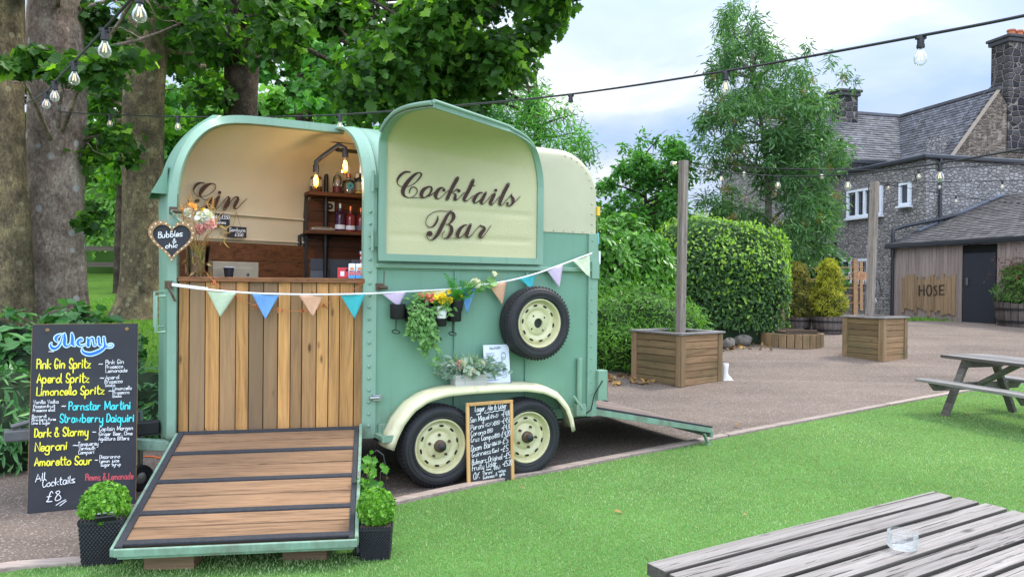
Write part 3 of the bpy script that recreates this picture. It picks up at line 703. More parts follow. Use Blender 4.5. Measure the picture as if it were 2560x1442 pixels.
# ---- nose: far half shell, open on the near side
def fplane(pts):   # on the slanting plane between the nose corner and the ridge end
    A = np.array([-1.40, .50]); B_ = np.array([-1.0, .9]); d = unit((B_ - A)[None])[0]; nn = np.array([-d[1], d[0]])
    p0 = wld(A[0], A[1], 0); nw = E1 * nn[0] + E2 * nn[1]
    return [loc(plane_pt(x, y, p0, nw)) for x, y in pts]
NC = fplane([(425, 700), (425, 560), (425, 482), (430, 432), (444, 386), (470, 344), (508, 310), (545, 296)])
NC[-1] = np.array([-1.02, .88, 2.945]); NC[0] = np.array([-1.40, .5, 1.5])
NCURVE = [np.array([-1.40, .5, .42])] + cat_rom(NC, 5)
def resample(P, n):
    P = np.array(P); d = np.r_[0, np.cumsum(np.linalg.norm(np.diff(P, axis=0), axis=1))]; t = np.linspace(0, d[-1], n)
    return np.stack([np.interp(t, d, P[:, i]) for i in range(3)], 1)
NN = 40
nfar = resample([(p[0], 1.8 - p[1], p[2]) for p in NCURVE], NN)
mfar = resample([(0, 1.8, .42)] + [(0, 1.8 - w_, h) for w_, h in PR], NN)
nnear = resample(NCURVE, NN)
def nose_rows(ins):
    out_ = []
    for i in range(NN):
        A = mfar[i].copy(); B_ = nfar[i].copy()
        for q in (A, B_):
            v = np.array([0, q[1] - .9]); 
            q[1] -= ins * np.sign(q[1] - .9) * min(1, abs(q[1] - .9) / .3); q[2] -= ins
        B_[0] += ins; out_.append([A + (B_ - A) * t for t in fr(0, 1, 6)])
    return out_
b = MB(); b.grid(nose_rows(0)); fr_rows = [[nfar[i] + (nnear[i] - nfar[i]) * t + np.array([-.05 * math.sin(math.pi * t) ** .7, 0, 0]) for t in fr(0, 1, 10)] for i in range(NN)]; b.grid(fr_rows); P_('nose_shell', b, M['green'], smooth=True)
b = MB(); b.grid(nose_rows(.02), flip=True); b.grid([[p + np.array([.02, 0, 0]) for p in r_] for r_ in fr_rows], flip=True)
rr = [[np.array(p) + np.array([0, (-.02 if p[1] > .9 else .02), -.02]) for p in sect(s)] for s in fr(.0, 1.2, 4)]; rr = [[(p[0], p[1], min(p[2], 2.86)) for p in r_] if r_[0][0] > .4 else r_ for r_ in rr]; b.grid(rr)
P_('interior_lining', b, M['incream'], smooth=True)
# vent hood and outer front strip on the nose
b = MB(); b.add([(-1.42, .56, 2.46), (-1.42, .98, 2.46), (-1.53, .54, 2.25), (-1.53, 1.0, 2.25), (-1.42, .56, 2.25), (-1.42, .98, 2.25)], [(0, 2, 3, 1), (0, 4, 2), (1, 3, 5)]); P_('vent_hood', b, M['green'], solid=.008)
b = MB(); b.tube([(-1.44, .58, 1.52), (-1.50, .58, 1.52), (-1.50, .58, 1.26), (-1.44, .58, 1.26)], .011, 8)
P_('grab_handle', b, M['frame'], smooth=True)
b = MB(); b.tube([(-1.44, .42, 1.49), (-1.50, .40, 1.49), (-1.50, .40, 1.23), (-1.44, .42, 1.23)], .011, 8); P_('grab_handle', b, M['frame'], smooth=True)
# ---- opening frame
ef = np.array([math.cos(YF - YAW), math.sin(YF - YAW), 0]); nf = np.array([-ef[1], ef[0], 0])      # along / inwards in trailer measure
def fl(u, o, h): return ef * u + nf * o + np.array([0, 0, h])
b = MB()
ridge = [np.array([0, w_, h]) for w_, h in PR][1:]
# right post with curved top: two flanges
def band(path, off1, off2): b.grid([[np.array(p) + off1, np.array(p) + off2] for p in path])
post = [np.array([0, 0, h]) for h in fr(.40, 2.2, 10)] + ridge
b2 = MB(); b2.grid([[p + np.array([-.075, .024, 0]) * 1 + np.array([0, 0, -.0]), p + np.array([-.012, -.012, .004]), p + np.array([.016, -.016, .006])] for p in post])
b2.grid([[p + np.array([-.075, .024, 0]), p + np.array([-.07, .09, 0])] for p in post])
rivets(b2, [(-.035, -.006, h) for h in fr(.5, 2.15, 18)], (-.3, -1, 0), .011); P_('door_post', b2, M['frame'], smooth=False, solid=.004)
lp = resample(list(NCURVE) + [(-.97, .885, 2.952)] + [(s_, .875, 2.953) for s_ in fr(-.9, .0, 6)], 100)
for _ in range(40): lp[45:-2] = (lp[44:-3] + lp[45:-2] * 2 + lp[46:-1]) / 4
tl_ = unit(np.gradient(lp, axis=0))
for _ in range(3): tl_ = unit(np.r_[tl_[:1], (tl_[:-2] + tl_[1:-1] * 2 + tl_[2:]) / 4, tl_[-1:]])
b2 = MB(); rws = []; cen = np.array([-.6, .5, 1.8])
for i, p in enumerate(lp):
    inn = unit(np.cross(tl_[i], np.array([nf[0], nf[1], 0]))[None])[0]
    if inn @ (cen - p) < 0: inn = -inn
    rws.append([p + nf * .03 - inn * .02, p - nf * .012 - inn * .014, p - nf * .014 + inn * .046, p + nf * .05 + inn * .05])
b2.grid(rws); P_('opening_frame', b2, M['frame'], smooth=True, solid=.005)
# ---- bar front planks
A_ = fpl(455, 1075); B_ = fpl(914, 1068); z0 = .475; z1 = 1.598
u0, u1 = A_[:2] @ ef[:2] - .035, B_[:2] @ ef[:2]
cuts = [455, 480, 518, 552, 591, 622, 658, 693, 724, 752, 788, 818, 846, 882, 914]
cu = [u0 + (u1 - u0) * (c - 455) / 459 for c in cuts]
rotF = Matrix.Rotation(YF - YAW, 3, 'Z')
tints = [.15, .93, .22, .8, .05, .98, .88, .12, .72, .62, .1, .2, .3, .55]
b = MB()
for i in range(14):
    c_ = fl((cu[i] + cu[i + 1]) / 2, .03 + .004 * (i % 2), (z0 + z1) / 2); b.box(c_, (cu[i + 1] - cu[i] - .006, .022, z1 - z0), rotF, 0, tints[i])
b.box(fl((u0 + u1) / 2, .06, (z0 + z1) / 2), (u1 - u0, .02, z1 - z0), rotF, 1, .5)
P_('bar_front', b, [M['plank'], M['dark']], bevel=.003)
M['barwood2'] = wood('live_edge_counter', (.07, .028, .012, 1), (.30, .13, .05, 1), 0, .2, .4, 18, .5, rotz=YAW - YF)
b = MB(); pts = []
for i in range(25):
    t = i / 24; pts.append(fl(u0 + .0 + (u1 - u0) * t, -.012 + .008 * math.sin(i * 1.9) , 1.599))
pts += [fl(u1, .40, 1.599), fl(u0 + .1, .40, 1.599)]
b.prism(pts, (0, 0, .036)); P_('counter_top', b, M['barwood2'], bevel=.004)
# ---- interior: far nose wall boards, shelf unit on the far wall
nwA = np.array([-.02, 1.765, 0]); nwB = np.array([-1.36, 1.255, 0]); dn = unit((nwB - nwA)[None])[0]; nin = np.array([-dn[1], dn[0], 0]); nin = nin if nin[1] < 0 else -nin
rotN = Matrix.Rotation(math.atan2(dn[1], dn[0]), 3, 'Z')
def nwall(x, y, o=0.):
    p0 = wld(nwA[0], nwA[1], 0) + (E1 * nin[0] + E2 * nin[1]) * o; nw = E1 * nin[0] + E2 * nin[1]; return loc(plane_pt(x, y, p0, nw))
hb = [nwall(650, 700)[2] - .4, nwall(650, 654)[2], nwall(650, 609)[2]]
b = MB()
for i in range(2):
    c_ = nwA + dn * .68 + nin * .02; b.box((c_[0], c_[1], (hb[i] + hb[i + 1]) / 2), (1.36, .02, hb[i + 1] - hb[i] - .006), rotN)
P_('wall_boards', b, M['barwood'])
for y in (541, 601):
    b = MB()
    h = nwall(650, y)[2]; c_ = nwA + dn * .62 + nin * .006; b.box((c_[0], c_[1], h), (1.0, .02, .018), rotN); P_('swage_line', b, M['incream'], bevel=.006)
WS = 1.74
sx0 = side(757, 560, WS)[0]; sx1 = 1.15
hs = lambda y: side(800, y, WS)[2]
b = MB()
for a, c_ in ((560, 501), (577, 561), (650, 590)):
    pass
ys = [650, 617, 600, 577, 555, 528, 503, 486]
for i in range(len(ys) - 1):
    b.box(((sx0 + sx1) / 2, WS, (hs(ys[i]) + hs(ys[i + 1])) / 2), (sx1 - sx0, .03, hs(ys[i + 1]) - hs(ys[i]) - .004), None, 0)
P_('shelf_back', b, M['shelfwood'])
b = MB(); tl = side(768, 648, WS - .02); br_ = side(905, 697, WS - .02); 
for r_, (h0, h1) in enumerate(((hs(648), hs(676)), (hs(676), hs(704)))):
    xx = sx0 + .05; q = 0
    for wd_, tt in (((.42, .2), (.34, .9), (.5, .6)) if r_ == 0 else ((.2, .8), (.36, .15), (.4, .45), (.3, .7))):
        b.box((xx + wd_ / 2, WS - .02, (h0 + h1) / 2), (wd_ - .008, .02, h1 - h0 - .008), None, 0, tt); xx += wd_
P_('splash_tiles', b, plain('grey_tile', (.12, .14, .17, 1), .35, tint=.5))
b = MB(); b.box((sx0 + .02, WS - .03, (hs(486) + hs(704)) / 2), (.03, .05, hs(486) - hs(704))); b.tube([(sx0 - .04, WS - .05, hs(704)), (sx0 - .04, WS - .05, hs(592)), (sx0 + .02, WS - .05, hs(586)), (sx1, WS - .05, hs(586))], .018, 8); P_('shelf_bracket', b, M['black'])
SH = {}
for k_, y in (('top', 484), ('mid', 580)):
    h = side(800, y, WS - .22)[2]; SH[k_] = h + .018; b = MB(); b.box(((sx0 + sx1) / 2 + .0, WS - .12, h), (sx1 - sx0, .24, .036)); P_('shelf', b, M['shelfwood'], bevel=.004)
# industrial pipe and the two lit lamps
b = MB(); sp0 = side(821, 600, WS - .2)[0]; wp = WS - .27
b.tube([(sp0, WS - .1, hs(710)), (sp0, WS - .1, SH['top'] + .18), (sp0 + .02, WS - .1, SH['top'] + .30), (sp0 + .12, WS - .14, SH['top'] + .36), (sp0 + .55, WS - .14, SH['top'] + .42)], .021, 10)
for y in (516, 525, 592, 612): b.lathe([(.028, -.02), (.028, .02)], 12, Matrix.Translation((sp0, WS - .1, hs(y))), closed=True)
L1 = side(790, 440, .98); L2 = side(863, 408, .78)
pL1 = side(790, 425, .98); pL2 = side(863, 388, .78)
t1 = (L1[0], .98, pL1[2] + .07); t2 = (L2[0], .78, pL2[2] + .06)
b.tube([(L1[0], .98, pL1[2]), t1, (L1[0] + .05, .97, t1[2] + .05), (L2[0] - .05, .80, t2[2] + .03), t2, (L2[0], .78, pL2[2])], .02, 10)
b.tube([((t1[0] + t2[0]) / 2 + .05, .87, (t1[2] + t2[2]) / 2 + .05), (sp0 + .55, WS - .14, SH['top'] + .42)], .018, 8)
b.lathe([(.027, -.03), (.027, .03)], 12, Matrix.Translation((L1[0], .98, pL1[2] + .01)), closed=True); b.lathe([(.027, -.03), (.027, .03)], 12, Matrix.Translation((L2[0], .78, pL2[2] + .01)), closed=True)
pipe = P_('pipe_lamp', b, plain('dark_pipe', (.03, .03, .034, 1), .45, .6, .2), smooth=True)
for (x, w_, h) in ((L1[0], .98, pL1[2] - .02), (L2[0], .78, pL2[2] - .02)):
    b = MB(); b.lathe([(.014, 0), (.016, -.02), (.036, -.075), (.040, -.10), (.030, -.135), (.008, -.15), (.0005, -.151)], 16, Matrix.Translation((x, w_, h))); P_('lamp_bulb', b, M['amber'], pipe, smooth=True)
    b = MB()
    for j in range(4):
        a = j * 1.57; b.tube([(x + .008 * math.cos(a), w_ + .008 * math.sin(a), h - .03), (x + .020 * math.cos(a + .4), w_ + .020 * math.sin(a + .4), h - .075), (x + .012 * math.cos(a + .8), w_ + .012 * math.sin(a + .8), h - .12)], .0035, 5)
    P_('lamp_filament', b, M['lamp'], pipe)
    ld = bpy.data.lights.new('lamp_light', 'POINT'); ld.energy = 1.7; ld.color = (1, .70, .38); ld.shadow_soft_size = .05; lo = bpy.data.objects.new('lamp_light', ld); SC.collection.objects.link(lo); lo.parent = tr; lo.location = (x, w_ - .06, h - .09)
b = MB(); p = side(822, 517, WS - .05); b.box((p[0], WS - .06, p[2]), (.10, .05, .10)); b.lathe([(.03, 0), (.032, .012), (.01, .014)], 16, Matrix.Translation((p[0], WS - .085, p[2])) @ Matrix.Rotation(R(90), 4, 'X'), 1); P_('switch_box', b, [M['steel'], M['black']], bevel=.005)
b = MB(); p = side(870, 352, 1.2); b.tube([(p[0] - .18, 1.2, p[2] + .01), (p[0] + .5, 1.2, p[2] + .02)], .045, 10); P_('roof_beam', b, M['shelfwood'], smooth=True)
# ---- "Gin" lettering on the far nose wall
ZS = 160 / 2307.
def nmap(o): return lambda x, y, l: tuple(nwall(470 + x * ZS, 440 + y * ZS, o + l))
pen = Pen(nmap(.022), .006, .0004, .005)
for st in ([(620, 255, 20), (480, 245, 50), (330, 300, 90), (225, 430, 70), (205, 540, 40), (260, 660, 24), (370, 735, 24), (560, 735, 24), (740, 680, 24), (920, 540, 30), (1000, 410, 26), (980, 310, 24), (880, 270, 30), (720, 320, 110), (560, 440, 160), (460, 590, 130), (435, 700, 80), (480, 770, 40), (580, 850, 24), (700, 850, 24), (800, 800, 30), (940, 730, 10)],
  [(925, 755, 20), (850, 870, 110), (770, 1010, 140), (640, 1130, 110), (500, 1150, 50), (350, 1120, 24), (270, 1040, 24), (250, 940, 30), (290, 880, 60)], [(600, 1180, 20), (780, 1190, 20), (1000, 1190, 30)],
  [(1120, 740, 110), (1040, 900, 120), (975, 1080, 120), (980, 1160, 90), (1050, 1170, 30), (1150, 1070, 24), (1260, 940, 24), (1400, 780, 30), (1460, 745, 60)], [(900, 925, 30), (1040, 780, 24)],
  [(1470, 760, 60), (1480, 820, 110), (1440, 940, 130), (1370, 1080, 130), (1320, 1180, 140)], [(1440, 1120, 30), (1560, 900, 30), (1690, 770, 40), (1780, 770, 80), (1800, 850, 110), (1720, 1000, 120), (1670, 1110, 110), (1700, 1180, 60), (1790, 1160, 30), (1960, 980, 30), (2125, 815, 24)]): pen.stroke(st)
pen.dot(1140, 600, 130); pen.dot(345, 900, 150); pen.done('gin_lettering', M['brown'], tr)
# ---- the upper door, folded back against the side
D0 = side(947, 651, -.10); D1 = side(1351, 669, -.035)
ed = unit((D1 - D0)[None] * np.array([1, 1, 0]))[0]; nd = np.array([ed[1], -ed[0], 0]); edw = E1 * ed[0] + E2 * ed[1]; ndw = E1 * nd[0] + E2 * nd[1]
def dpl(x, y): v = loc(plane_pt(x, y, wld(D0[0], D0[1], 0), edw)); return np.array([(v - D0) @ nd, v[2]])
cur = [dpl(x, y) for x, y in ((947, 651), (945, 560), (943, 443), (946, 382), (951, 348), (963, 318), (986, 290), (1012, 275), (1045, 267), (1084, 262))]
o0 = cur[0][0]
DP = np.array(cat_rom([(c_[0] - o0 if i > 2 else 0, c_[1]) for i, c_ in enumerate(cur)], 10))
DP[:, 0] = np.maximum.accumulate(np.maximum(DP[:, 0], 0))
dl = np.r_[0, np.cumsum(np.linalg.norm(np.diff(DP, axis=0), axis=1))]; NQ = 90
qs = np.linspace(0, dl[-1], NQ); DP = np.stack([np.interp(qs, dl, DP[:, 0]), np.interp(qs, dl, DP[:, 1])], 1)
DW = np.linalg.norm((D1 - D0)[:2])
def dsurf(t, q, l=0.):   # q index (float); l lifts towards the viewer / inside of the curve
    i = min(NQ - 2, max(0, int(q))); f = q - i; o_, h = DP[i] * (1 - f) + DP[i + 1] * f; tn = DP[i + 1] - DP[i]; tn = tn / (np.linalg.norm(tn) + 1e-9)
    nn = np.array([tn[1], -tn[0]]); return D0 * np.array([1, 1, 0]) + ed * t + nd * (o_ + nn[0] * l) + np.array([0, 0, h + nn[1] * l])
def proj(p):
    v = np.asarray(p) - CAM; d = v @ FW; return 1280 + FPX * (v @ RT) / d, 721 - FPX * (v @ UPV) / d
# the free edge: mirror of the nose corner, so the door narrows towards the ridge
OEND = .42
def dface(x, y, o): nW_ = E1 * nd[0] + E2 * nd[1]; return loc(plane_pt(x, y, wld(D0[0], D0[1], 0) + nW_ * o, nW_))
rc = [dface(x, y, o * OEND) for x, y, o in ((1355, 470, 0), (1353, 436, .03), (1346, 400, .11), (1337, 374, .24), (1321, 353, .43), (1300, 338, .66), (1273, 324, 1.0))]
DR = resample([np.array([rc[0][0], rc[0][1], DP[0][1]]), np.array([rc[0][0], rc[0][1], 1.9])] + cat_rom(rc, 6), NQ)
DL = np.array([D0 * np.array([1, 1, 0]) + nd * o_ + np.array([0, 0, h]) for o_, h in DP])
# bring both edges to the same level below the curve
DRn = DR.copy(); hk = 2.2; il = int(np.argmin(abs(DL[:, 2] - hk))); ir = int(np.argmin(abs(DR[:, 2] - hk)))
DR = np.concatenate([resample(DRn[:ir + 1], il + 1), resample(DRn[ir:], NQ - il)[1:]])
def dpt(t, q):
    i = min(NQ - 2, max(0, int(q))); f = q - i; A = DL[i] * (1 - f) + DL[i + 1] * f; B_ = DR[i] * (1 - f) + DR[i + 1] * f; return A + (B_ - A) * (t / DW)
def dsurf(t, q, l=0.):
    p = dpt(t, q)
    if l == 0: return p
    du = dpt(t + .02, q) - dpt(t - .02, q); dv = dpt(t, min(NQ - 1, q + 1)) - dpt(t, max(0, q - 1)); n_ = np.cross(du, dv); n_ = unit(n_[None])[0]
    return p + n_ * l
tmax = lambda q: DW
G1h = [side(969, 515, -.1)[2], side(969, 586, -.1)[2]]
rows = []
for q in range(NQ):
    r_ = []
    for j in range(41):
        t = tmax(q) * j / 40; l = 0
        for gh in G1h:
            hh = DL[q][2] - gh
            if abs(hh) < .05: l -= .014 * math.exp(-(hh / .011) ** 2) * sst(.06, .12, t) * sst(.06, .12, tmax(q) - t)
        r_.append(dsurf(t, q, l))
    rows.append(r_)
# finer rows near the grooves
b = MB(); b.grid(rows); dr = P_('upper_door', b, [M['cream'], M['green']], smooth=True)
q_ = dr.modifiers.new('thick', 'SOLIDIFY'); q_.thickness = .03; q_.offset = -1; q_.material_offset = 1; q_.material_offset_rim = 1
b = MB(); bw = .05
b.grid([[dsurf(t, q, .014) for t in (-.008, bw * .5, bw)] + [dsurf(bw, q, -.004)] for q in range(NQ)])
b.grid([[dsurf(tmax(q) - bw, q, -.004)] + [dsurf(t, q, .014) for t in (tmax(q) - bw, tmax(q) - bw * .4, tmax(q) + .008)] + [dsurf(tmax(q) + .008, q, -.03)] for q in range(NQ)])
qb = lambda hh: float(np.interp(hh, DL[:, 2], np.arange(NQ)))
h0 = DL[0][2]
b.grid([[dsurf(-.008 + (DW + .016) * j / 20, qq, l) for j in range(21)] for qq, l in ((0, -.03), (0, .016), (qb(h0 + .05), .016), (qb(h0 + .052), -.004))])
b.grid([[dsurf(tmax(qq) * j / 20, qq, l) for j in range(21)] for qq, l in ((NQ - 4.2, -.004), (NQ - 4, .014), (NQ - 1, .016), (NQ - 1, -.035))])
P_('door_frame', b, M['frame'], dr, solid=.004)
b = MB(); b.tube([dsurf(-.012, q, -.012) for q in range(46, NQ, 2)], .016, 8); b.tube([dsurf(tmax(NQ - 1) * j / 10, NQ - 1, -.018) + np.array([0, 0, .006]) for j in range(11)] + [dsurf(tmax(q) + .01, q, -.015) for q in range(NQ - 3, 40, -3)], .014, 8); P_('door_seal', b, M['frame'], dr, smooth=True)
for hh in (1.85, 2.3):
    b = MB(); b.tube([D0 + np.array([-.035, .05, hh - D0[2]]), D0 + np.array([-.035, .05, hh + .16 - D0[2]])], .013, 8); b.box(D0 + np.array([-.01, .06, hh + .08 - D0[2]]), (.06, .012, .10)); P_('door_hinge', b, M['frame'])
# lettering
ZC = 340 / 2335.
nW = E1 * nd[0] + E2 * nd[1]
def dmap(x, y, l): return tuple(loc(plane_pt(980 + x * ZC, 410 + y * ZC, wld(D0[0], D0[1], 0) + nW * (l + .004), nW)))
pen = Pen(dmap, .006, .0003, .006)
CO = [[(315, 138, 20), (230, 138, 34), (150, 190, 44), (100, 260, 36), (92, 320, 18), (120, 365, 10), (180, 390, 8), (270, 388, 8), (370, 345, 12), (460, 260, 22), (505, 190, 26), (500, 160, 20), (460, 148, 20), (400, 178, 44), (320, 250, 58), (240, 350, 70), (190, 450, 70), (195, 520, 52), (235, 560, 24), (300, 578, 12), (370, 555, 12), (425, 500, 14), (432, 440, 14), (400, 402, 14), (350, 400, 16), (310, 440, 18), (300, 500, 14)],
 [(320, 578, 8), (420, 578, 8), (520, 582, 10)], [(630, 388, 28), (545, 440, 60), (505, 520, 62), (525, 572, 40), (580, 572, 18), (650, 510, 28), (683, 440, 34), (672, 395, 26), (630, 387, 20)], [(605, 548, 30), (655, 542, 22), (730, 485, 10)],
 [(900, 425, 14), (860, 405, 20), (800, 440, 55), (755, 520, 64), (758, 578, 44), (800, 600, 14), (860, 560, 10), (940, 480, 10), (1000, 440, 10)], [(1128, 245, 62), (1040, 400, 62), (945, 605, 58)], [(1010, 500, 10), (1060, 480, 14), (1110, 435, 16), (1145, 440, 20)], [(1060, 505, 14), (1092, 530, 34), (1082, 585, 52), (1085, 615, 44), (1125, 608, 14), (1190, 545, 10), (1245, 490, 10)],
 [(1395, 285, 60), (1330, 430, 62), (1255, 565, 60), (1242, 618, 44), (1275, 638, 18), (1320, 610, 10), (1400, 540, 10)], [(1375, 370, 14), (1428, 370, 14)], [(1555, 492, 18), (1500, 500, 36), (1435, 565, 60), (1408, 635, 48), (1432, 670, 20), (1490, 640, 14), (1560, 560, 14), (1585, 510, 18)], [(1612, 495, 44), (1562, 590, 56), (1533, 655, 50), (1560, 688, 16), (1620, 640, 10), (1705, 540, 10), (1750, 505, 12)],
 [(1768, 515, 44), (1715, 610, 60), (1692, 668, 52), (1715, 700, 26), (1760, 660, 10), (1855, 555, 10)], [(1998, 350, 60), (1920, 500, 62), (1862, 635, 60), (1857, 695, 38), (1893, 705, 14), (1950, 640, 10), (2060, 515, 12)], [(2060, 515, 12), (2052, 545, 30), (2080, 600, 50), (2080, 660, 46), (2040, 708, 28), (1995, 718, 20), (1972, 695, 26)], [(2030, 720, 12), (2110, 650, 12), (2205, 557, 10)],
 [(790, 890, 10), (782, 960, 32), (730, 1050, 34), (670, 1085, 16), (610, 1065, 12), (582, 1000, 10), (620, 900, 12), (720, 825, 12), (850, 803, 10), (960, 812, 10), (1040, 790, 10)], [(1008, 818, 20), (950, 885, 50), (880, 1020, 62), (800, 1180, 64), (730, 1275, 40), (670, 1305, 14), (620, 1285, 12), (598, 1230, 14), (620, 1175, 36)],
 [(1000, 815, 16), (1050, 850, 48), (1060, 920, 58), (1010, 1000, 34), (960, 1033, 14), (925, 1033, 12)], [(975, 1035, 14), (1020, 1080, 48), (1020, 1160, 66), (970, 1250, 46), (910, 1280, 14), (870, 1260, 10), (862, 1220, 10), (880, 1180, 12), (910, 1155, 12)], [(910, 1278, 8), (1020, 1274, 8), (1150, 1272, 10)],
 [(1285, 1045, 18), (1230, 1060, 34), (1160, 1130, 62), (1127, 1215, 62), (1150, 1265, 28), (1210, 1240, 14), (1280, 1150, 16), (1320, 1065, 20)], [(1350, 1043, 50), (1312, 1130, 62), (1283, 1225, 56), (1312, 1262, 22), (1380, 1210, 12), (1450, 1120, 12), (1525, 1050, 14)], [(1520, 1038, 10), (1532, 1065, 24), (1580, 1080, 30), (1585, 1120, 52), (1530, 1190, 66), (1512, 1245, 52), (1540, 1268, 24), (1590, 1220, 12), (1650, 1130, 12), (1705, 1050, 10)]]
for st in CO: pen.stroke(st)
for x, y, d_ in ((893, 450, 56), (1150, 460, 58), (1783, 453, 56), (1985, 675, 46), (650, 1195, 96)): pen.dot(x, y, d_)
pen.done('sign_lettering', M['brown'], dr)
# ---- mudguard
up_ = [side(x, y) for x, y in ((946, 1108), (956, 1078), (975, 1040), (1003, 1005), (1042, 979), (1090, 965), (1150, 959), (1220, 955), (1290, 954), (1335, 960), (1368, 976), (1392, 1004), (1404, 1036), (1409, 1064))]
up_ = resample([(p[0], 0, p[2]) for p in up_], 40)
b = MB(); rows = []
c0 = np.array([.93, 0, .35])
for i, p in enumerate(up_):
    t = unit((up_[min(i + 1, 39)] - up_[max(i - 1, 0)])[None])[0]; n_ = np.array([-t[2], 0, t[0]]); n_ = n_ if n_ @ (p - c0) > 0 else -n_
    rows.append([p + n_ * (-.0) + np.array([0, 0, 0]), p + n_ * .012 + np.array([0, -.08, 0]), p + n_ * .008 + np.array([0, -.16, 0]), p - n_ * .006 + np.array([0, -.195, 0]), p - n_ * .03 + np.array([0, -.212, 0]), p - n_ * .055 + np.array([0, -.214, 0])])
b.grid(rows); P_('mudguard', b, M['guard'], smooth=True, solid=.005)
b = MB(); e_ = side(948, 1078); b.box((e_[0] - .02, -.09, e_[2] - .02), (.05, .2, .03)); b.box((e_[0] + .0, -.2, e_[2] - .02), (.09, .012, .05)); P_('mudguard_bracket', b, M['frame'])
# ---- wheels
def wheel(parent_name, M4, hub=True, parent=tr, scale=1.):
    root = bpy.data.objects.new(parent_name, None); SC.collection.objects.link(root); root.parent = parent; root.matrix_local = M4; root.empty_display_size = .1
    b = MB()   # axis = +z towards the viewer
    b.lathe([(.205, -.02), (.215, .015), (.25, .035), (.285, .034), (.296, .030), (.3, .022), (.312, .012), (.322, -.012), (.3215, -.03), (.314, -.032), (.314, -.042), (.3225, -.044), (.323, -.062), (.315, -.065), (.315, -.078), (.323, -.08), (.3225, -.1), (.314, -.102), (.314, -.112), (.3215, -.114), (.318, -.14), (.30, -.165), (.25, -.175), (.205, -.15)], 72)
    for j in range(60):
        a = 2 * math.pi * j / 60; q = Matrix.Rotation(a, 3, 'Z'); b.box(q @ Vector((.317, 0, .002)), (.016, .012, .022), q @ Matrix.Rotation(R(-32), 3, 'Y'), 0)
    for r0 in (.232, .272): b.lathe([(r0 - .004, .030), (r0, .038), (r0 + .004, .034)], 72)
    b.build('tyre', M['rubber'], root, smooth=True)
    b = MB(); b.lathe([(.218, .012), (.212, .022), (.205, .022), (.198, .010), (.194, -.03), (.185, -.036), (.180, -.030), (.165, -.016), (.150, -.012), (.128, -.018), (.118, -.030), (.108, -.032), (.098, -.020), (.085, -.012), (.062, -.012), (.052, -.004), (.044, -.004), (.044, -.03)], 64)
    for j in range(10):
        a = 2 * math.pi * j / 10 + .2; q = Matrix.Rotation(a, 3, 'Z')
        pts = []
        for k_ in range(16):
            c_ = 2 * math.pi * k_ / 16; pts.append(q @ Vector((.157 + .0085 * math.sin(c_), .021 * math.copysign(abs(math.cos(c_)) ** .6, math.cos(c_)), -.0105)))
        b.add(pts, [tuple(range(16))], 1)
    b.build('rim', [M['wheelcream'], M['dark']], root, smooth=True)
    b = MB()
    for j in range(5 if hub else 4):
        a = 2 * math.pi * j / (5 if hub else 4) + .35
        if hub: b.lathe([(.011, -.012), (.011, .006), (.008, .012), (.0005, .013)], 6, Matrix.Translation((.088 * math.cos(a), .088 * math.sin(a), 0)), 1)
        else: b.lathe([(.009, -.0115), (.0005, -.011)], 12, Matrix.Translation((.08 * math.cos(a), .08 * math.sin(a), 0)), 0)
    if hub: b.lathe([(.05, -.012), (.048, .02), (.034, .03), (.030, .032), (.030, .06), (.022, .068), (.0005, .07)], 24, None, 1); b.lathe([(.0295, .033), (.0295, .061), (.021, .069), (.0005, .071)], 20, Matrix.Translation((0, 0, .001)), 0)
    else: b.lathe([(.043, -.029), (.0005, -.029)], 24)
    b.build('hub', [M['black'], M['rust']], root, smooth=True); return root
RX = Matrix.Rotation(R(90), 4, 'X')
wf = wheel('wheel', Matrix.Translation((.495, -.165, .325)) @ RX)
wr = copy_tree(wf); wr.matrix_local = Matrix.Translation((1.285, -.165, .325)) @ RX @ Matrix.Rotation(.8, 4, 'Z')
spw = wheel('spare_wheel', Matrix.Translation((side(1347, 808, -.19)[0], -.19, side(1347, 808, -.19)[2])) @ RX @ Matrix.Rotation(.3, 4, 'Z') @ Matrix.Scale(.955, 4), False)
def smap(x, y, l): a = R(-62) + x / 26.5; r = .262 - y / 100; return (r * math.cos(a), r * math.sin(a), .0375 + l)
pn_ = Pen(lambda x, y, l: smap(x, y, l), .001)
for ch_i, (tx, a0) in enumerate((('ROAD', 0),)): pn_.text(tx, 0, 1.0, 9.0, 1.0, 2.2, .42)
pn_.stroke([(10, 1., .42), (12, -1.2, .42)], 1); pn_.stroke([(12, 1., .42), (10, -1.2, .42)], 1)
pn_.done('tyre_lettering', plain('worn_rubber', (.05, .05, .055, 1), .6), spw)
b = MB(); ps = side(1345, 808, 0); b.box((ps[0], -.05, ps[2]), (.06, .12, .06)); P_('spare_bracket', b, M['black'])
# ---- latches, brackets, lamp, tube
def latch(p, name='latch'):
    b = MB(); b.box(p + np.array([0, -.02, 0]), (.05, .045, .05)); b.tube([p + np.array([-.005, -.045, -.005]), p + np.array([.06, -.05, -.01])], .014, 8); b.tube([p + np.array([.03, -.05, 0]), p + np.array([.03, -.055, .12])], .004, 6); P_(name, b, M['rust'])
latch(side(945, 716)); latch(np.array(fpl(433, 527)) - nf * .01); 
b = MB(); q = np.array(fpl(433, 527)); b.tube([q - nf * .05, q - nf * .06 + np.array([.05, 0, -.07]), q - nf * .06 + np.array([.10, 0, -.10])], .011, 8); P_('latch_lever', b, M['frame'], smooth=True)
b = MB(); q = np.array(fpl(424, 712)); b.box(q - nf * .03, (.05, .06, .06)); b.tube([q - nf * .06, q - nf * .065 + np.array([.03, 0, -.06]), q - nf * .06 + np.array([.055, 0, -.12])], .009, 8); P_('latch_lever', b, M['rust'])
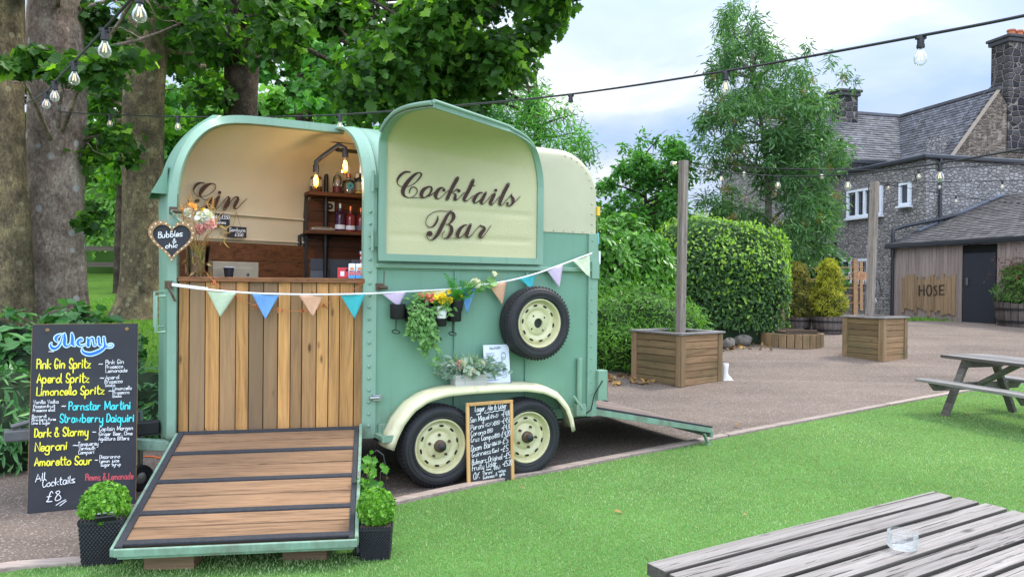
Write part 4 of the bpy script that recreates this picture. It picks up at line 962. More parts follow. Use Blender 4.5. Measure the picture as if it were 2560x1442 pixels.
b = MB(); q = side(930, 993); b.box(q + np.array([.03, -.02, 0]), (.07, .04, .05)); b.tube([q + np.array([-.03, -.03, 0]), q + np.array([.05, -.03, 0])], .016, 10); P_('ramp_catch', b, M['steel'], bevel=.004)
b = MB(); q = side(1447, 960, -.03); q2 = side(1449, 895, -.03); b.tube([(q2[0], -.03, .54), (q2[0], -.03, q2[2])], .024, 12); b.box((q2[0], -.03, .49), (.10, .08, .10)); b.tube([(q2[0] - .08, -.06, .62), (q2[0] + .01, -.07, .5)], .012, 8); P_('ramp_spring_tube', b, M['frame'], bevel=.003)
b = MB(); l0 = side(1478, 925); l1 = side(1498, 998); b.box((LEN + .07, -.02, (l0[2] + l1[2]) / 2), (.10, .09, l0[2] - l1[2])); b.box((LEN + .124, -.02, (l0[2] + l1[2]) / 2), (.012, .08, (l0[2] - l1[2]) * .8), None, 1); P_('tail_lamp', b, [M['frame'], plain('red_lens', (.5, .02, .02, 1), .2)], bevel=.004)
b = MB(); b.tube([(LEN + .06, -.07, .74), (LEN - .02, -.06, .62), (LEN - .05, -.05, .48), (LEN - .1, -.03, .44)], .006, 6); P_('lamp_cable', b, M['black'], smooth=True)
b = MB(); b.box((LEN + .03, .0, 2.27), (.03, .05, .08), None, 0); b.box((LEN + .035, .01, 2.02), (.02, .045, .10), None, 1); b.box((LEN + .07, .03, 1.85), (.02, .04, .12), None, 2); b.tube([(LEN + .035, 0, 2.24), (LEN + .05, .015, 1.9)], .003, 5, 3)
P_('hanging_tags', b, [plain('yellow_tag', (.8, .55, .05, 1)), plain('blue_tag', (.15, .5, .65, 1)), M['plasticwhite'], M['twine']])
# ---- drawbar
b = MB(); b.bar((-1.30, .52, .36), (-2.12, .86, .42), .06, .08); b.bar((-1.30, 1.28, .36), (-2.12, .94, .42), .06, .08); b.box((-1.38, .9, .36), (.08, .82, .08)); dbar = P_('drawbar', b, M['frame'], bevel=.006)
b = MB(); b.tube([(-2.0, .9, .44), (-2.25, .9, .46)], .045, 10); b.box((-2.36, .9, .47), (.20, .09, .08)); b.tube([(-2.1, .9, .50), (-2.3, .9, .56), (-2.42, .9, .53)], .02, 8); P_('coupling', b, plain('cast_steel', (.16, .16, .16, 1), .6, .5, .3), smooth=False, bevel=.01)
b = MB(); b.box((-1.62, .78, .475), (.34, .10, .10)); P_('battery_box', b, M['black'], bevel=.01)
jw = G(350, 1226); jl = loc(jw)
b = MB(); b.lathe([(.045, -.03), (.085, -.03), (.098, -.018), (.10, 0), (.098, .018), (.085, .03), (.045, .03)], 24); jt = bpy.data.objects.new('jockey_wheel', None); SC.collection.objects.link(jt); jt.parent = tr; jt.matrix_local = Matrix.Translation((jl[0], jl[1], .1)) @ Matrix.Rotation(R(25), 4, 'Z') @ RX
b.build('tyre', M['rubber'], jt, smooth=True); b = MB(); b.lathe([(.046, .02), (.03, .024), (.0005, .025)], 20); b.build('rim', M['steel'], jt, smooth=True)
b = MB(); b.tube([(jl[0], jl[1] + .05, .1), (jl[0], jl[1] + .05, .6)], .022, 8); P_('jockey_post', b, M['steel'], smooth=True)
# ---- side ramp
c4 = [loc(plane_pt(x, y, (0, 0, z), np.array([0, 0, 1.]))) for x, y, z in ((453, 1081, .50), (897, 1067, .50), (292, 1371, .175), (885, 1346, .175))]
def rm(u, v, z=0.): 
    p = (c4[0] * (1 - u) + c4[1] * u) * (1 - v) + (c4[2] * (1 - u) + c4[3] * u) * v; return p + np.array([0, 0, z])
def rv(y):   # left edge picture height -> v
    best = min(fr(0, 1, 200), key=lambda v: abs(proj(PP + E1 * rm(0, v)[0] + E2 * rm(0, v)[1] + np.array([0, 0, rm(0, v)[2]]))[1] - y)); return best
st_ = [0, rv(1134), rv(1205), rv(1283), .965]
def slab(b, u0, u1, v0, v1, z0, z1, mat=0, tint=None):
    V = [rm(u, v, z) for z in (z0, z1) for u, v in ((u0, v0), (u1, v0), (u1, v1), (u0, v1))]
    b.add(V, [(0, 1, 2, 3), (7, 6, 5, 4), (0, 4, 5, 1), (1, 5, 6, 2), (2, 6, 7, 3), (3, 7, 4, 0)], mat, tint)
b = MB()
for i in range(4):
    a, c_ = st_[i], st_[i + 1]
    for j in range(2): slab(b, .012, .985, a + (c_ - a) * j / 2 + .004, a + (c_ - a) * (j + 1) / 2 - .004, -.03, 0)
rmp = bpy.data.objects.new('side_ramp', None); SC.collection.objects.link(rmp); rmp.parent = tr
b.build('ramp_boards', M['rampwood'], rmp, bevel=.004)
b = MB()
for i, v in enumerate(st_): slab(b, .0, 1., v - (.0 if i == 0 else .010), v + (.03 if i == 0 else .019), -.005, .010)
slab(b, -.012, .020, 0, 1, -.01, .012); slab(b, .976, 1.0, 0, 1, -.01, .012); b.build('grip_strip', M['asphalt_strip'], rmp, bevel=.004)
b = MB(); slab(b, -.012, 1.015, 1.0, 1.01, -.04, .002); slab(b, 1.003, 1.02, -.02, 1.0, -.04, .016); slab(b, -.03, -.012, 0, 1., -.045, .0); slab(b, 0, 1, .0, 1., -.06, -.035)
b.build('ramp_frame', M['frame'], rmp, bevel=.004)
# ---- rear ramp
b = MB(); s1 = 3.52
def rr_(s, w_, z): t = (s - LEN) / (s1 - LEN); return (s, w_, .47 * (1 - t) + .165 * t + z)
rrp = bpy.data.objects.new('rear_ramp', None); SC.collection.objects.link(rrp); rrp.parent = tr
for j in range(9):
    a = .075 + j * .187; q = .148; b.add([rr_(LEN + .02, a, 0), rr_(s1, a, 0), rr_(s1, a + q, 0), rr_(LEN + .02, a + q, 0), rr_(LEN + .02, a, .022), rr_(s1, a, .022), rr_(s1, a + q, .022), rr_(LEN + .02, a + q, .022)], [(3, 2, 1, 0), (4, 5, 6, 7), (0, 1, 5, 4), (1, 2, 6, 5), (2, 3, 7, 6), (3, 0, 4, 7)])
b.build('ramp_boards', wood('rear_ramp_wood', (.12, .09, .075, 1), (.30, .23, .19, 1), 0, .2, .8, 14, .2), rrp)
b = MB()
for w0, w1 in ((0, .05), (1.75, 1.8)):
    b.add([rr_(LEN + .01, w0, -.045), rr_(s1, w0, -.035), rr_(s1, w1, -.035), rr_(LEN + .01, w1, -.045), rr_(LEN + .01, w0, .015), rr_(s1, w0, .015), rr_(s1, w1, .015), rr_(LEN + .01, w1, .015)], [(3, 2, 1, 0), (4, 5, 6, 7), (0, 1, 5, 4), (1, 2, 6, 5), (2, 3, 7, 6), (3, 0, 4, 7)])
    b.bar((s1 - .09, (w0 + w1) / 2, .13), (s1 - .035, (w0 + w1) / 2, .03), .04, .02); b.bar((s1 - .01, (w0 + w1) / 2, .14), (s1 - .01, (w0 + w1) / 2, .005), .04, .02); b.bar((s1 - .06, (w0 + w1) / 2, .012), (s1, (w0 + w1) / 2, .012), .04, .02)
b.box((s1, .9, .12), (.03, 1.8, .07)); b.build('ramp_frame', M['frame'], rrp, bevel=.004)
b = MB(); b.add([rr_(LEN + .01, .05, -.04), rr_(s1, .05, -.04), rr_(s1, 1.75, -.04), rr_(LEN + .01, 1.75, -.04)], [(0, 1, 2, 3)]); b.build('ramp_underside', M['green'], rrp)
for w0, w1 in ((.0, .045), (1.755, 1.8)):
    b = MB(); b.add([rr_(LEN + .02, w0, .016), rr_(s1, w0, .016), rr_(s1, w1, .016), rr_(LEN + .02, w1, .016), rr_(LEN + .02, w0, .032), rr_(s1, w0, .032), rr_(s1, w1, .032), rr_(LEN + .02, w1, .032)], [(3, 2, 1, 0), (4, 5, 6, 7), (0, 1, 5, 4), (1, 2, 6, 5), (2, 3, 7, 6), (3, 0, 4, 7)]); b.build('grip_strip', M['asphalt_strip'], rrp)
b = MB(); b.add([rr_(LEN + .02, .06, -.006), rr_(s1, .06, -.006), rr_(s1, 1.74, -.006), rr_(LEN + .02, 1.74, -.006)], [(0, 1, 2, 3)]); b.build('ramp_base', M['dark'], rrp)
# wooden blocks under the side ramp
for x, y, wd_, l in ((424, 1426, .27, 'left of the two timber blocks propping the ramp end'), (762, 1403, .25, 'right of the two timber blocks propping the ramp end')):
    p = G(x, y); b = MB(); b.box((0, .06, .04), (wd_, .14, .085)); b.box((0.01, .06, .10), (wd_ * .96, .13, .03)); o = b.build('timber_block', wood('block_wood', (.10, .06, .035, 1), (.26, .17, .10, 1), 0, .2, .85, 22, .2), bevel=.004); o.matrix_world = WM(p, R(4)); tag(o, l, 'timber block', 'timber blocks under the ramp')
# ================= THINGS ON AND AROUND THE TRAILER
def box_blob(b, c, d, mat=0, rot=None): b.box(c, d, rot, mat)
# ---- bunting
def on_side(x, y):
    return fpl(x, y, -.075) if x < 935 else side(x, y, -.075)
bt = thing('bunting', 'string of pastel cotton bunting flags tied along the trailer side', 'bunting', TM(0, -.07, 1.6))
o_ = np.array([0, -.07, 1.6])
cp = cat_rom([on_side(x, y) - o_ for x, y in ((430, 713), (520, 724), (640, 733), (780, 736), (915, 734), (1010, 729), (1120, 723), (1200, 712), (1270, 702), (1340, 684), (1410, 659), (1480, 633))], 6)
b = MB(); b.tube(cp, .0075, 6); b.build('cord', M['cord'], bt, smooth=True)
b = MB(); e0, e1 = on_side(430, 709) - o_, on_side(520, 720) - o_; b.tube([e0, e1], .004, 5); b.build('cord', M['cord'], bt)
cloth = lambda n, c: plain(n, c, .9, var=.10, scale=40, bump=.3, bscale=300)
FC = {'mint': cloth('mint_cotton', (.50, .60, .42, 1)), 'blue': cloth('blue_cotton', (.15, .33, .64, 1)), 'peach': cloth('peach_cotton', (.66, .38, .24, 1)), 'teal': cloth('teal_cotton', (.05, .41, .43, 1)), 'lilac': cloth('lilac_cotton', (.66, .52, .68, 1)), 'lemon': cloth('lemon_cotton', (.74, .66, .26, 1)), 'cream': cloth('pale_lime_cotton', (.66, .70, .50, 1))}
for x0, y0, x1, y1, ax, ay, c_ in ((518, 728, 592, 732, 550, 793, 'mint'), (630, 734, 699, 736, 664, 798, 'blue'), (747, 738, 810, 737, 782, 791, 'peach'), (850, 736, 914, 734, 887, 797, 'teal'), (954, 733, 1016, 729, 998, 768, 'lilac'), (1053, 728, 1118, 724, 1086, 790, 'lemon'), (1148, 721, 1192, 714, 1166, 783, 'blue'), (1221, 711, 1267, 703, 1258, 763, 'peach'), (1296, 697, 1340, 685, 1328, 722, 'teal'), (1367, 675, 1408, 660, 1400, 719, 'lilac'), (1431, 652, 1474, 637, 1472, 693, 'cream')):
    A, B_, C_ = (on_side(*p) - o_ for p in ((x0, y0), (x1, y1), (ax, ay)))
    nn = unit(np.cross(B_ - A, C_ - A)[None])[0]; nn = nn if nn[1] < 0 else -nn; rows = []; ph = random.random() * 6
    for i in range(9):
        v = i / 8; r_ = []
        for j in range(9):
            u = j / 8; p = (A * (1 - u) + B_ * u) * (1 - v) + C_ * v; wv = .007 * math.sin(u * 5 + ph + v * 2) * (1 - v * .5) + .012 * v * v * math.sin(ph)
            r_.append(p + nn * wv)
        rows.append(r_)
    b = MB(); b.grid(rows); b.build('flag', FC[c_], bt, smooth=True, solid=.0015)
# ---- copper wire light garland along the bar front
gl = thing('light_garland', 'thin copper wire garland with small copper clips drooping in front of the bar planks', 'garland', TM(-.7, .2, 1.6)); o_ = np.array([-.7, .2, 1.6])
path = [(505, 668, .1), (522, 690, -.02), (545, 712, -.05), (580, 733, -.04), (640, 765, -.035), (700, 775, -.035), (770, 776, -.035), (810, 762, -.035), (860, 735, -.04), (905, 712, -.05)]
pp = [fpl(x, y, o) - o_ for x, y, o in path]; b = MB(); b.tube(cat_rom(pp, 5), .0022, 5); b.build('wire', M['copper'], gl)
for x, y in ((533, 706), (590, 742), (637, 768), (700, 775), (756, 778), (812, 765), (900, 708)):
    q = fpl(x, y, -.045) - o_; b = MB(); b.tube(cat_rom([q + np.array([random.uniform(-.02, .02), random.uniform(-.01, .01), random.uniform(-.022, .022)]) for _ in range(7)], 4), .003, 5); b.build('clip', M['copper'], gl)
# ---- heart sign
hc = fpl(431, 604, -.12); ht = thing('heart_sign', 'heart shaped chalkboard in a studded wooden frame reading Bubbles and Chic', 'sign', TM(hc[0], hc[1], hc[2], YF - YAW + R(6)))
def heart(sx, sz, n=48, dy=0.):
    o = []
    for i in range(n):
        t = 2 * math.pi * i / n; x = 16 * math.sin(t) ** 3; z = 13 * math.cos(t) - 5 * math.cos(2 * t) - 2 * math.cos(3 * t) - math.cos(4 * t); o.append(np.array([x / 16 * sx, dy, (z + 2.5) / 14.5 * sz]))
    return o
ho = heart(.158, .150); hi = heart(.128, .120)
b = MB(); n_ = len(ho); V = [p + np.array([0, d, 0]) for d, hh in ((0, ho), (-.022, ho), (-.022, hi), (-.008, hi)) for p in hh]
b.add(V, [(k_ * n_ + i, k_ * n_ + (i + 1) % n_, (k_ + 1) * n_ + (i + 1) % n_, (k_ + 1) * n_ + i) for k_ in range(3) for i in range(n_)]); b.build('frame', M['heartwood'], ht)
b = MB(); b.add([p + np.array([0, -.008, 0]) for p in hi], [tuple(range(n_))]); b.add([p + np.array([0, .001, 0]) for p in ho], [tuple(range(n_))]); b.build('board', M['chalk'], ht)
hm = resample(heart(.143, .135, 120) + [heart(.143, .135, 120)[0]], 27)
st_m = plain('pale_stud', (.85, .75, .50, 1), .4)
for p in hm[:-1]:
    b = MB(); b.lathe([(.006, 0), (.005, .004), (.0005, .006)], 8, Matrix.Translation((p[0], -.022, p[2])) @ Matrix.Rotation(R(90), 4, 'X')); b.build('stud', st_m, ht)
nw_ = -NF
hcW = PP + E1 * hc[0] + E2 * hc[1] + np.array([0, 0, hc[2]])
def hmap(x, y, l):    # centimetres on the heart
    return (x / 100, -.009 - l, y / 100)
pen = Pen(lambda x, y, l: hmap(x, -y, l), .001)
pen.text('Bubbles', -9.2, -2.4, 6.8, -4.2, 4.2, .58); pen.text('&', .4, .9, 2.6, .6, 2.8, .46); pen.text('chic', -4.4, 5.0, 3.6, 4.0, 3.3, .55); pen.done('lettering', M['white'], ht)
b = MB(); b.tube([(-.10, .0, .10), (.01, .06, .21), (.10, .0, .105)], .003, 5); b.build('hanging_twine', M['twine'], ht)
# ---- hanging price boards on the back wall
def price(px0, px1, name, label, lines):
    A = nwall(*px0, .04); B_ = nwall(px1[0], px0[1] + (px1[0] - px0[0]) * .03, .04); hgt = A[2] - nwall(px0[0], px1[1], .04)[2]; wd_ = np.linalg.norm(B_ - A)
    an = math.atan2(dn[1], dn[0]); an = an if abs(an) < 1.6 else an + math.pi
    t = thing(name, label, 'price board', TM((A[0] + B_[0]) / 2, (A[1] + B_[1]) / 2, A[2] - hgt / 2, an), 'slate price boards hanging in the bar')
    b = MB(); b.box((0, 0, 0), (wd_, .008, hgt)); b.build('board', M['chalk'], t, bevel=.002)
    pen = Pen(lambda x, y, l: (x * wd_, -.0045 - l, y * hgt), .001)
    for tx, x0, y0, x1, y1, cap, wd2 in lines: 
        p2 = Pen(lambda x, y, l: (x / 100, -.0045 - l, -y / 100), .001); p2.text(tx, x0 * wd_ * 100, -y0 * hgt * 100, x1 * wd_ * 100, -y1 * hgt * 100, cap * hgt * 100, wd2); p2.done('lettering', M['white'], t)
    b = MB(); b.tube([(-wd_ * .2, 0, hgt / 2), (0, .01, hgt / 2 + .13)], .002, 4); b.tube([(wd_ * .2, 0, hgt / 2), (0, .01, hgt / 2 + .13)], .002, 4); b.build('hanging_twine', M['twine'], t)
price((568, 565), (616, 592), 'price_board', 'small slate price board reading Sambuca £3.50', [('Sambuca', -.40, .02, .42, .05, .34, .5), ('£3.50', -.12, -.40, .30, -.38, .28, .45)])
price((524, 532), (574, 562), 'price_board', 'small slate price board with £3.50 half hidden behind the dried flowers', [('Baby', -.36, .05, .0, .08, .3, .5), ('£3.50', .08, .08, .46, .10, .3, .5), ('Guinness', -.35, -.36, .3, -.34, .26, .45)])
# ---- vase of dried flowers on the counter
CT = 1.636
def on_counter(x, y=697, o=.12):
    p = fpl(x, y, o); return np.array([p[0], p[1], CT])
vp = on_counter(494, 700, .13); vt = thing('flower_vase', 'tall clear glass vase of dried and pink flowers at the left end of the counter', 'vase', TM(*vp))
b = MB(); b.lathe([(.0005, .004), (.072, .004), (.075, .03), (.080, .14), (.088, .22), (.092, .235), (.088, .235), (.084, .21), (.076, .14), (.071, .03), (.0005, .014)], 28); b.build('vase', M['vase'], vt, smooth=True)
b = MB()
for i in range(34):
    a = random.random() * 6.28; r0 = random.random() * .05; r1 = .05 + random.random() * .10; b.tube([(r0 * math.cos(a + 2), r0 * math.sin(a + 2), .02), (r0 * .6 * math.cos(a), r0 * .6 * math.sin(a), .2), (r1 * math.cos(a), r1 * math.sin(a), .26 + .12 * random.random())], .0022, 4)
b.build('stem', [M['p_dry']], vt)
n = 60; P = RNG.normal(size=(n, 3)) * [.035, .035, .05] + [0, 0, .09]; leaves_at('dried_leaves', P, RNG.normal(size=(n, 3)), RNG.normal(size=(n, 3)), .07, 'lance', M['p_dry'], vt)
def flower(name, c, r, mat, parent, n=60, templ='round', size=None):
    d = unit(RNG.normal(size=(n, 3)) + [0, -.5, .4]); leaves_at(name, np.array(c) + d * r * .45, d, RNG.normal(size=(n, 3)) + d, size or r * .8, templ, mat, parent, .3)
vo_ = vp
def vloc(x, y, o=.10): p = fpl(x, y, o); return np.array(p) - vp
M['p_orange'] = leaf('orange_dried', (.60, .20, .03, 1), (.80, .42, .08, 1), .3, .8)
for x, y, r, mt, n in ((525, 560, .045, 'p_pink', 90), (500, 572, .042, 'p_pink', 90), (505, 545, .05, 'p_white', 50), (518, 540, .045, 'p_white', 40), (470, 530, .04, 'p_white', 26), (480, 518, .04, 'p_orange', 20), (460, 525, .035, 'p_orange', 16), (508, 527, .03, 'p_yellow', 14)):
    flower('flower_head', vloc(x, y, .08), r, M[mt], vt, n)
n = 90; P = np.array([vloc(random.uniform(450, 545), random.uniform(508, 580), .12) for _ in range(n)]); leaves_at('dried_grass', P, RNG.normal(size=(n, 3)), np.column_stack([RNG.normal(0, .6, n), RNG.normal(0, .4, n) - .2, np.abs(RNG.normal(.5, .5, n))]), .085, 'needle', M['p_dry'], vt)
n = 14; P = np.array([vloc(random.uniform(540, 570), random.uniform(560, 600), .06) for _ in range(n)]); leaves_at('dried_spray', P, RNG.normal(size=(n, 3)), np.column_stack([np.ones(n), RNG.normal(0, .3, n), RNG.normal(-.2, .4, n)]), .06, 'lance', M['p_dry'], vt)
# ---- cash tin and dark cup
tp = nwall(585, 690, .22); t = thing('cash_drawer', 'beige metal cash drawer standing at the back behind the vase', 'cash drawer', TM(tp[0], tp[1], nwall(585, 702, .22)[2], math.atan2(dn[1], dn[0]) if abs(math.atan2(dn[1], dn[0])) < 1.6 else math.atan2(dn[1], dn[0]) + math.pi))
beige = plain('beige_enamel', (.40, .36, .27, 1), .5); hh = nwall(600, 655, .22)[2] - nwall(600, 702, .22)[2]
b = MB(); b.box((0, .1, hh / 2), (.42, .28, hh)); b.build('case', beige, t, bevel=.006); b = MB(); b.box((-.03, -.045, hh * .38), (.37, .012, hh * .62)); b.build('drawer_front', beige, t, bevel=.004); b = MB(); b.lathe([(.014, 0), (.012, .006), (.0005, .007)], 14, Matrix.Translation((.10, -.052, hh * .35)) @ Matrix.Rotation(R(90), 4, 'X')); b.build('lock', M['steel'], t)
cp_ = nwall(572, 698, .42); t = thing('paper_cup', 'dark paper cup with a pale rim in front of the beige cash drawer', 'cup', TM(cp_[0], cp_[1], nwall(572, 699, .42)[2]))
hc_ = nwall(572, 667, .42)[2] - nwall(572, 699, .42)[2]; b = MB(); b.lathe([(.0005, .001), (.030, .001), (.042, hc_ * .93)], 20); b.build('cup', plain('dark_card', (.02, .022, .03, 1), .6), t, smooth=True); b = MB(); b.lathe([(.042, hc_ * .92), (.046, hc_ * .95), (.045, hc_), (.039, hc_)], 20); b.build('rim', M['paper'], t, smooth=True)
# ---- cartons and red box on the counter
def carton(x, y, o, wd_, h, label):
    p = on_counter(x, y, o); t = thing('juice_carton', label, 'juice carton', TM(p[0], p[1], CT, YF - YAW), 'white juice cartons on the counter')
    b = MB(); b.box((0, 0, h / 2), (wd_, .05, h)); b.prism([(-wd_ / 2, -.025, h), (-wd_ / 2, .025, h), (-wd_ / 2, 0, h + .018)], (wd_, 0, 0)); b.build('carton', M['paper'], t, bevel=.002)
    b = MB(); b.box((0, -.0262, h * .13), (wd_ * .96, .002, h * .22), None, 0); 
    b.prism([(-wd_ * .34, -.0255, h * .68), (wd_ * .34, -.0255, h * .68), (wd_ * .30, -.0255, h * .80), (.0, -.0255, h * .90), (-wd_ * .30, -.0255, h * .80)], (0, -.0015, 0), 1)
    b.build('printed_panel', [plain('sky_print', (.05, .35, .70, 1)), plain('mango_print', (.80, .26, .03, 1))], t)
    pn = Pen(lambda x, y, l: (x / 100, -.0256 - l, -y / 100), .001); q = wd_ * 100
    pn.text('APPLE &', -q * .42, -h * 43, q * .42, -h * 43, h * 13, .45); pn.text('MANGO', -q * .42, -h * 27, q * .42, -h * 27, h * 13, .45); pn.done('lettering', M['red'], t)
    pn = Pen(lambda x, y, l: (x / 100, -.0256 - l, -y / 100), .001); pn.text('RADNOR', -q * .40, -h * 60, q * .40, -h * 60, h * 6, .3) if False else pn.stroke([(-q * .38, -h * 60, .4), (q * .38, -h * 60, .4)]); pn.done('brand_line', M['ink'], t)
carton(880, 702, .10, .052, .098, 'white apple and mango juice carton beside the red box'); carton(899, 702, .09, .054, .098, 'white apple and mango juice carton nearest the door post')
p = on_counter(857, 702, .14); t = thing('red_box', 'small red printed box lying on the counter beside the juice cartons', 'box', TM(p[0], p[1], CT, YF - YAW + .1)); redm = plain('red_card', (.62, .03, .04, 1), .5)
b = MB(); b.box((0, 0, .042), (.082, .06, .082)); b.build('box', redm, t, bevel=.003); b = MB(); b.box((-.005, -.0305, .036), (.03, .002, .036)); b.build('label', M['paper'], t); b = MB(); b.box((.03, -.031, .064), (.016, .002, .018)); b.build('mark', M['dark'], t)
# ---- bottles
def bottle(name, label, s_, w_, h0, H, rad, col, lab=None, neck='copper', flat=False, gold=False, grp=None, clear=False):
    t = thing(name, label, 'bottle', TM(s_, w_, h0), grp)
    sx = 1.0; b = MB(); Mt = Matrix.Diagonal((1, .55 if flat else 1, 1, 1))
    b.lathe([(.0005, 0), (rad * .95, 0), (rad, .008), (rad, H * .55), (rad * .85, H * .66), (rad * .36, H * .74), (rad * .33, H * .9)], 24, Mt); b.build('glass_body', col, t, smooth=True)
    b = MB(); b.lathe([(rad * .36, H * .84), (rad * .38, H), (.0005, H + .001)], 16, Mt); b.build('cap', M[neck] if neck in M else neck, t, smooth=True)
    if lab:
        b = MB(); b.lathe([(rad * 1.012, H * lab[0]), (rad * 1.012, H * lab[1])], 24, Mt); b.build('label', lab[2], t, smooth=True)
        if len(lab) > 3: b = MB(); b.lathe([(rad * 1.012, H * lab[3]), (rad * 1.012, H * lab[4])], 24, Mt); b.build('gold_band', lab[5], t, smooth=True)
    return t
def on_shelf(x, k_, w_=WS - .13): return side(x, 580 if k_ == 'mid' else 484, w_)[0], w_, SH[k_]
purple = plain('purple_glass', (.045, .012, .05, 1), .08); rose = plain('red_glass', (.20, .022, .03, 1), .08); rose2 = plain('dark_red_glass', (.16, .02, .02, 1), .08); greenb = plain('dark_green_glass', (.01, .03, .015, 1), .08); amb = plain('brown_spirit_glass', (.10, .035, .012, 1), .1)
s_, w_, h_ = on_shelf(850, 'mid'); bottle('gin_bottle', 'dark purple gin bottle with a white band, leftmost on the middle shelf', s_, w_, h_, .27, .048, purple, (.08, .24, M['paper']), M['steel'], grp='gin bottles on the middle shelf')
s_, w_, h_ = on_shelf(876, 'mid'); bottle('gin_bottle', 'red gin bottle with a copper neck between the purple one and the door post', s_, w_, h_, .25, .048, rose, (.08, .24, M['paper']), 'copper', grp='gin bottles on the middle shelf')
s_, w_, h_ = on_shelf(902, 'mid'); bottle('gin_bottle', 'dark red gin bottle with a grey band next to the door post', s_, w_, h_, .24, .048, rose2, (.08, .26, M['ink']), 'copper', grp='gin bottles on the middle shelf')
s_, w_, h_ = on_shelf(790, 'top'); bottle('spirit_bottle', 'dark square spirit bottle with a cream label behind the left bulb on the top shelf', s_, w_, h_, .22, .058, amb, (.25, .55, plain('cream_label', (.6, .5, .36, 1))), 'black', grp='spirit bottles on the top shelf')
s_, w_, h_ = on_shelf(843, 'top'); bottle('spirit_bottle', 'clear spirit bottle with a small red cap on the top shelf behind the pipe', s_, w_, h_, .25, .042, M['vase'], (.05, .28, plain('dark_red_label', (.12, .015, .02, 1))), plain('red_cap', (.25, .02, .02, 1)), grp='spirit bottles on the top shelf')
s_, w_, h_ = on_shelf(871, 'top'); t = bottle('spirit_bottle', 'round clear spirit bottle with a blue disc label on the top shelf', s_, w_, h_, .20, .062, M['vase'], None, 'copper', grp='spirit bottles on the top shelf')
b = MB(); b.lathe([(.034, 0), (.033, .004), (.0005, .005)], 20, Matrix.Translation((0, -.064, .08)) @ Matrix.Rotation(R(90), 4, 'X')); b.lathe([(.014, .004), (.0005, .0065)], 16, Matrix.Translation((0, -.064, .08)) @ Matrix.Rotation(R(90), 4, 'X'), 1); b.build('label', [plain('blue_disc', (.08, .40, .48, 1)), plain('navy_disc', (.01, .06, .16, 1))], t)
s_, w_, h_ = on_shelf(899, 'top'); bottle('spirit_bottle', 'tall dark green spirit bottle with a buff and gold label next to the cup stack', s_, w_, h_, .30, .052, greenb, (.14, .42, plain('buff_label', (.38, .34, .24, 1)), .05, .12, plain('gold_band', (.6, .38, .06, 1))), 'black', grp='spirit bottles on the top shelf')
# cups in a sleeve on a bracket by the post, and paper straws
p = side(911, 435, .45); t = thing('cup_stack', 'tall stack of white ribbed cups held beside the door post', 'cup stack', TM(p[0], p[1], p[2])); zt = side(911, 378, .45)[2] - p[2]; b = MB(); b.lathe([(.0005, 0)] + [(.036 + .003 * (i % 2), zt * i / 26) for i in range(27)] + [(.0005, zt)], 20); b.build('cups', M['paper'], t); b = MB(); b.box((.0, 0, -.02), (.12, .10, .03)); b.build('holder', M['black'], t)
p = on_counter(909, 700, .25); t = thing('straw_cup', 'red and white striped paper straws standing in a dark cup by the door post', 'straws', TM(p[0], p[1], CT)); b = MB(); b.lathe([(.0005, .002), (.03, .002), (.038, .10)], 16); b.build('cup', M['shelfwood'], t, smooth=True)
for i in range(6):
    b = MB(); a = i * 1.05; x0, y0 = .015 * math.cos(a), .015 * math.sin(a); N_ = 9
    for j in range(N_): b.tube([(x0 * (1 + .1 * j), y0 * (1 + .1 * j), .02 + .022 * j), (x0 * (1.1 + .1 * j), y0 * (1.1 + .1 * j), .042 + .022 * j)], .0045, 6, j % 2, cap=False)
    b.build('straw', [M['paper'], redm], t)
p = on_shelf(790, 'mid'); t = thing('glass_tray', 'small clear tray of bar tools at the left end of the middle shelf', 'tray', TM(p[0] + .05, WS - .18, SH['mid'])); b = MB(); b.box((0, 0, .012), (.22, .08, .022)); b.build('tray', M['steel'], t, bevel=.004); b = MB(); b.tube([(-.08, 0, .03), (.09, .01, .032)], .006, 6); b.build('tool', M['steel'], t)
# ---- pot holders on the side panel and what grows in them
def holder(x, y, label, r=.058, h=.115, hook=True):
    p = side(x, y, -.085); t = thing('pot_holder', label, 'pot holder', TM(p[0], p[1], p[2]), 'black pot holders on the trailer side')
    b = MB(); b.lathe([(.0005, .002), (r * .92, 0), (r, .01), (r * 1.04, h), (r * 1.0, h), (r * .96, .012), (.0005, .012)], 24); b.box((0, r + .012, h * .6), (.03, .03, .04)); b.build('pot', plain('black_zinc', (.022, .022, .024, 1), .5, .5, .6, 14), t, smooth=True)
    b = MB(); b.tube([(-.012, -.0, 0), (-.014, -.0, -.085)], .004, 6); ring_ = [(.0 + .030 * math.cos(a) - .012, -.0 + .030 * math.sin(a), -.10 + .012 * math.sin(a)) for a in fr(0, 6.283, 18)]; b.tube(ring_, .004, 6); b.build('hook_ring', M['black'], t); return p, t
hp = [holder(994, 797, 'black zinc pot holder under the lilac flag, empty'), holder(1030, 803, 'black zinc pot holder hidden by the trailing greenery'), holder(1066, 800, 'black zinc pot holder behind the trailing leaves under the small pink flowers'), holder(1098, 815, 'black zinc pot holder holding the white pot of yellow flowers'), holder(1135, 803, 'black zinc pot holder holding the fern')]
def strand(b, p0, L, n=9, sw=.05):
    a = random.uniform(-1, 1); pts = [np.array(p0) + np.array([a * sw * math.sin(i / n * 2.2) + .02 * a * i / n, -.02 - .03 * min(1, i / 3), (.03 * math.sin(min(1, i / 2.) * 3.14) if i < 3 else 0) - L * (i / n) ** 1.2]) for i in range(n + 1)]
    b.tube(pts, .0016, 4); return pts
def plant(name, label, base, cat='plant'): return thing(name, label, cat, TM(*base))
bp = hp[1][0] + np.array([0.02, -.0, .06]); t = plant('trailing_plant', 'long trailing small leaved plant spilling down the trailer side', bp)
b = MB(); LP, LD = [], []
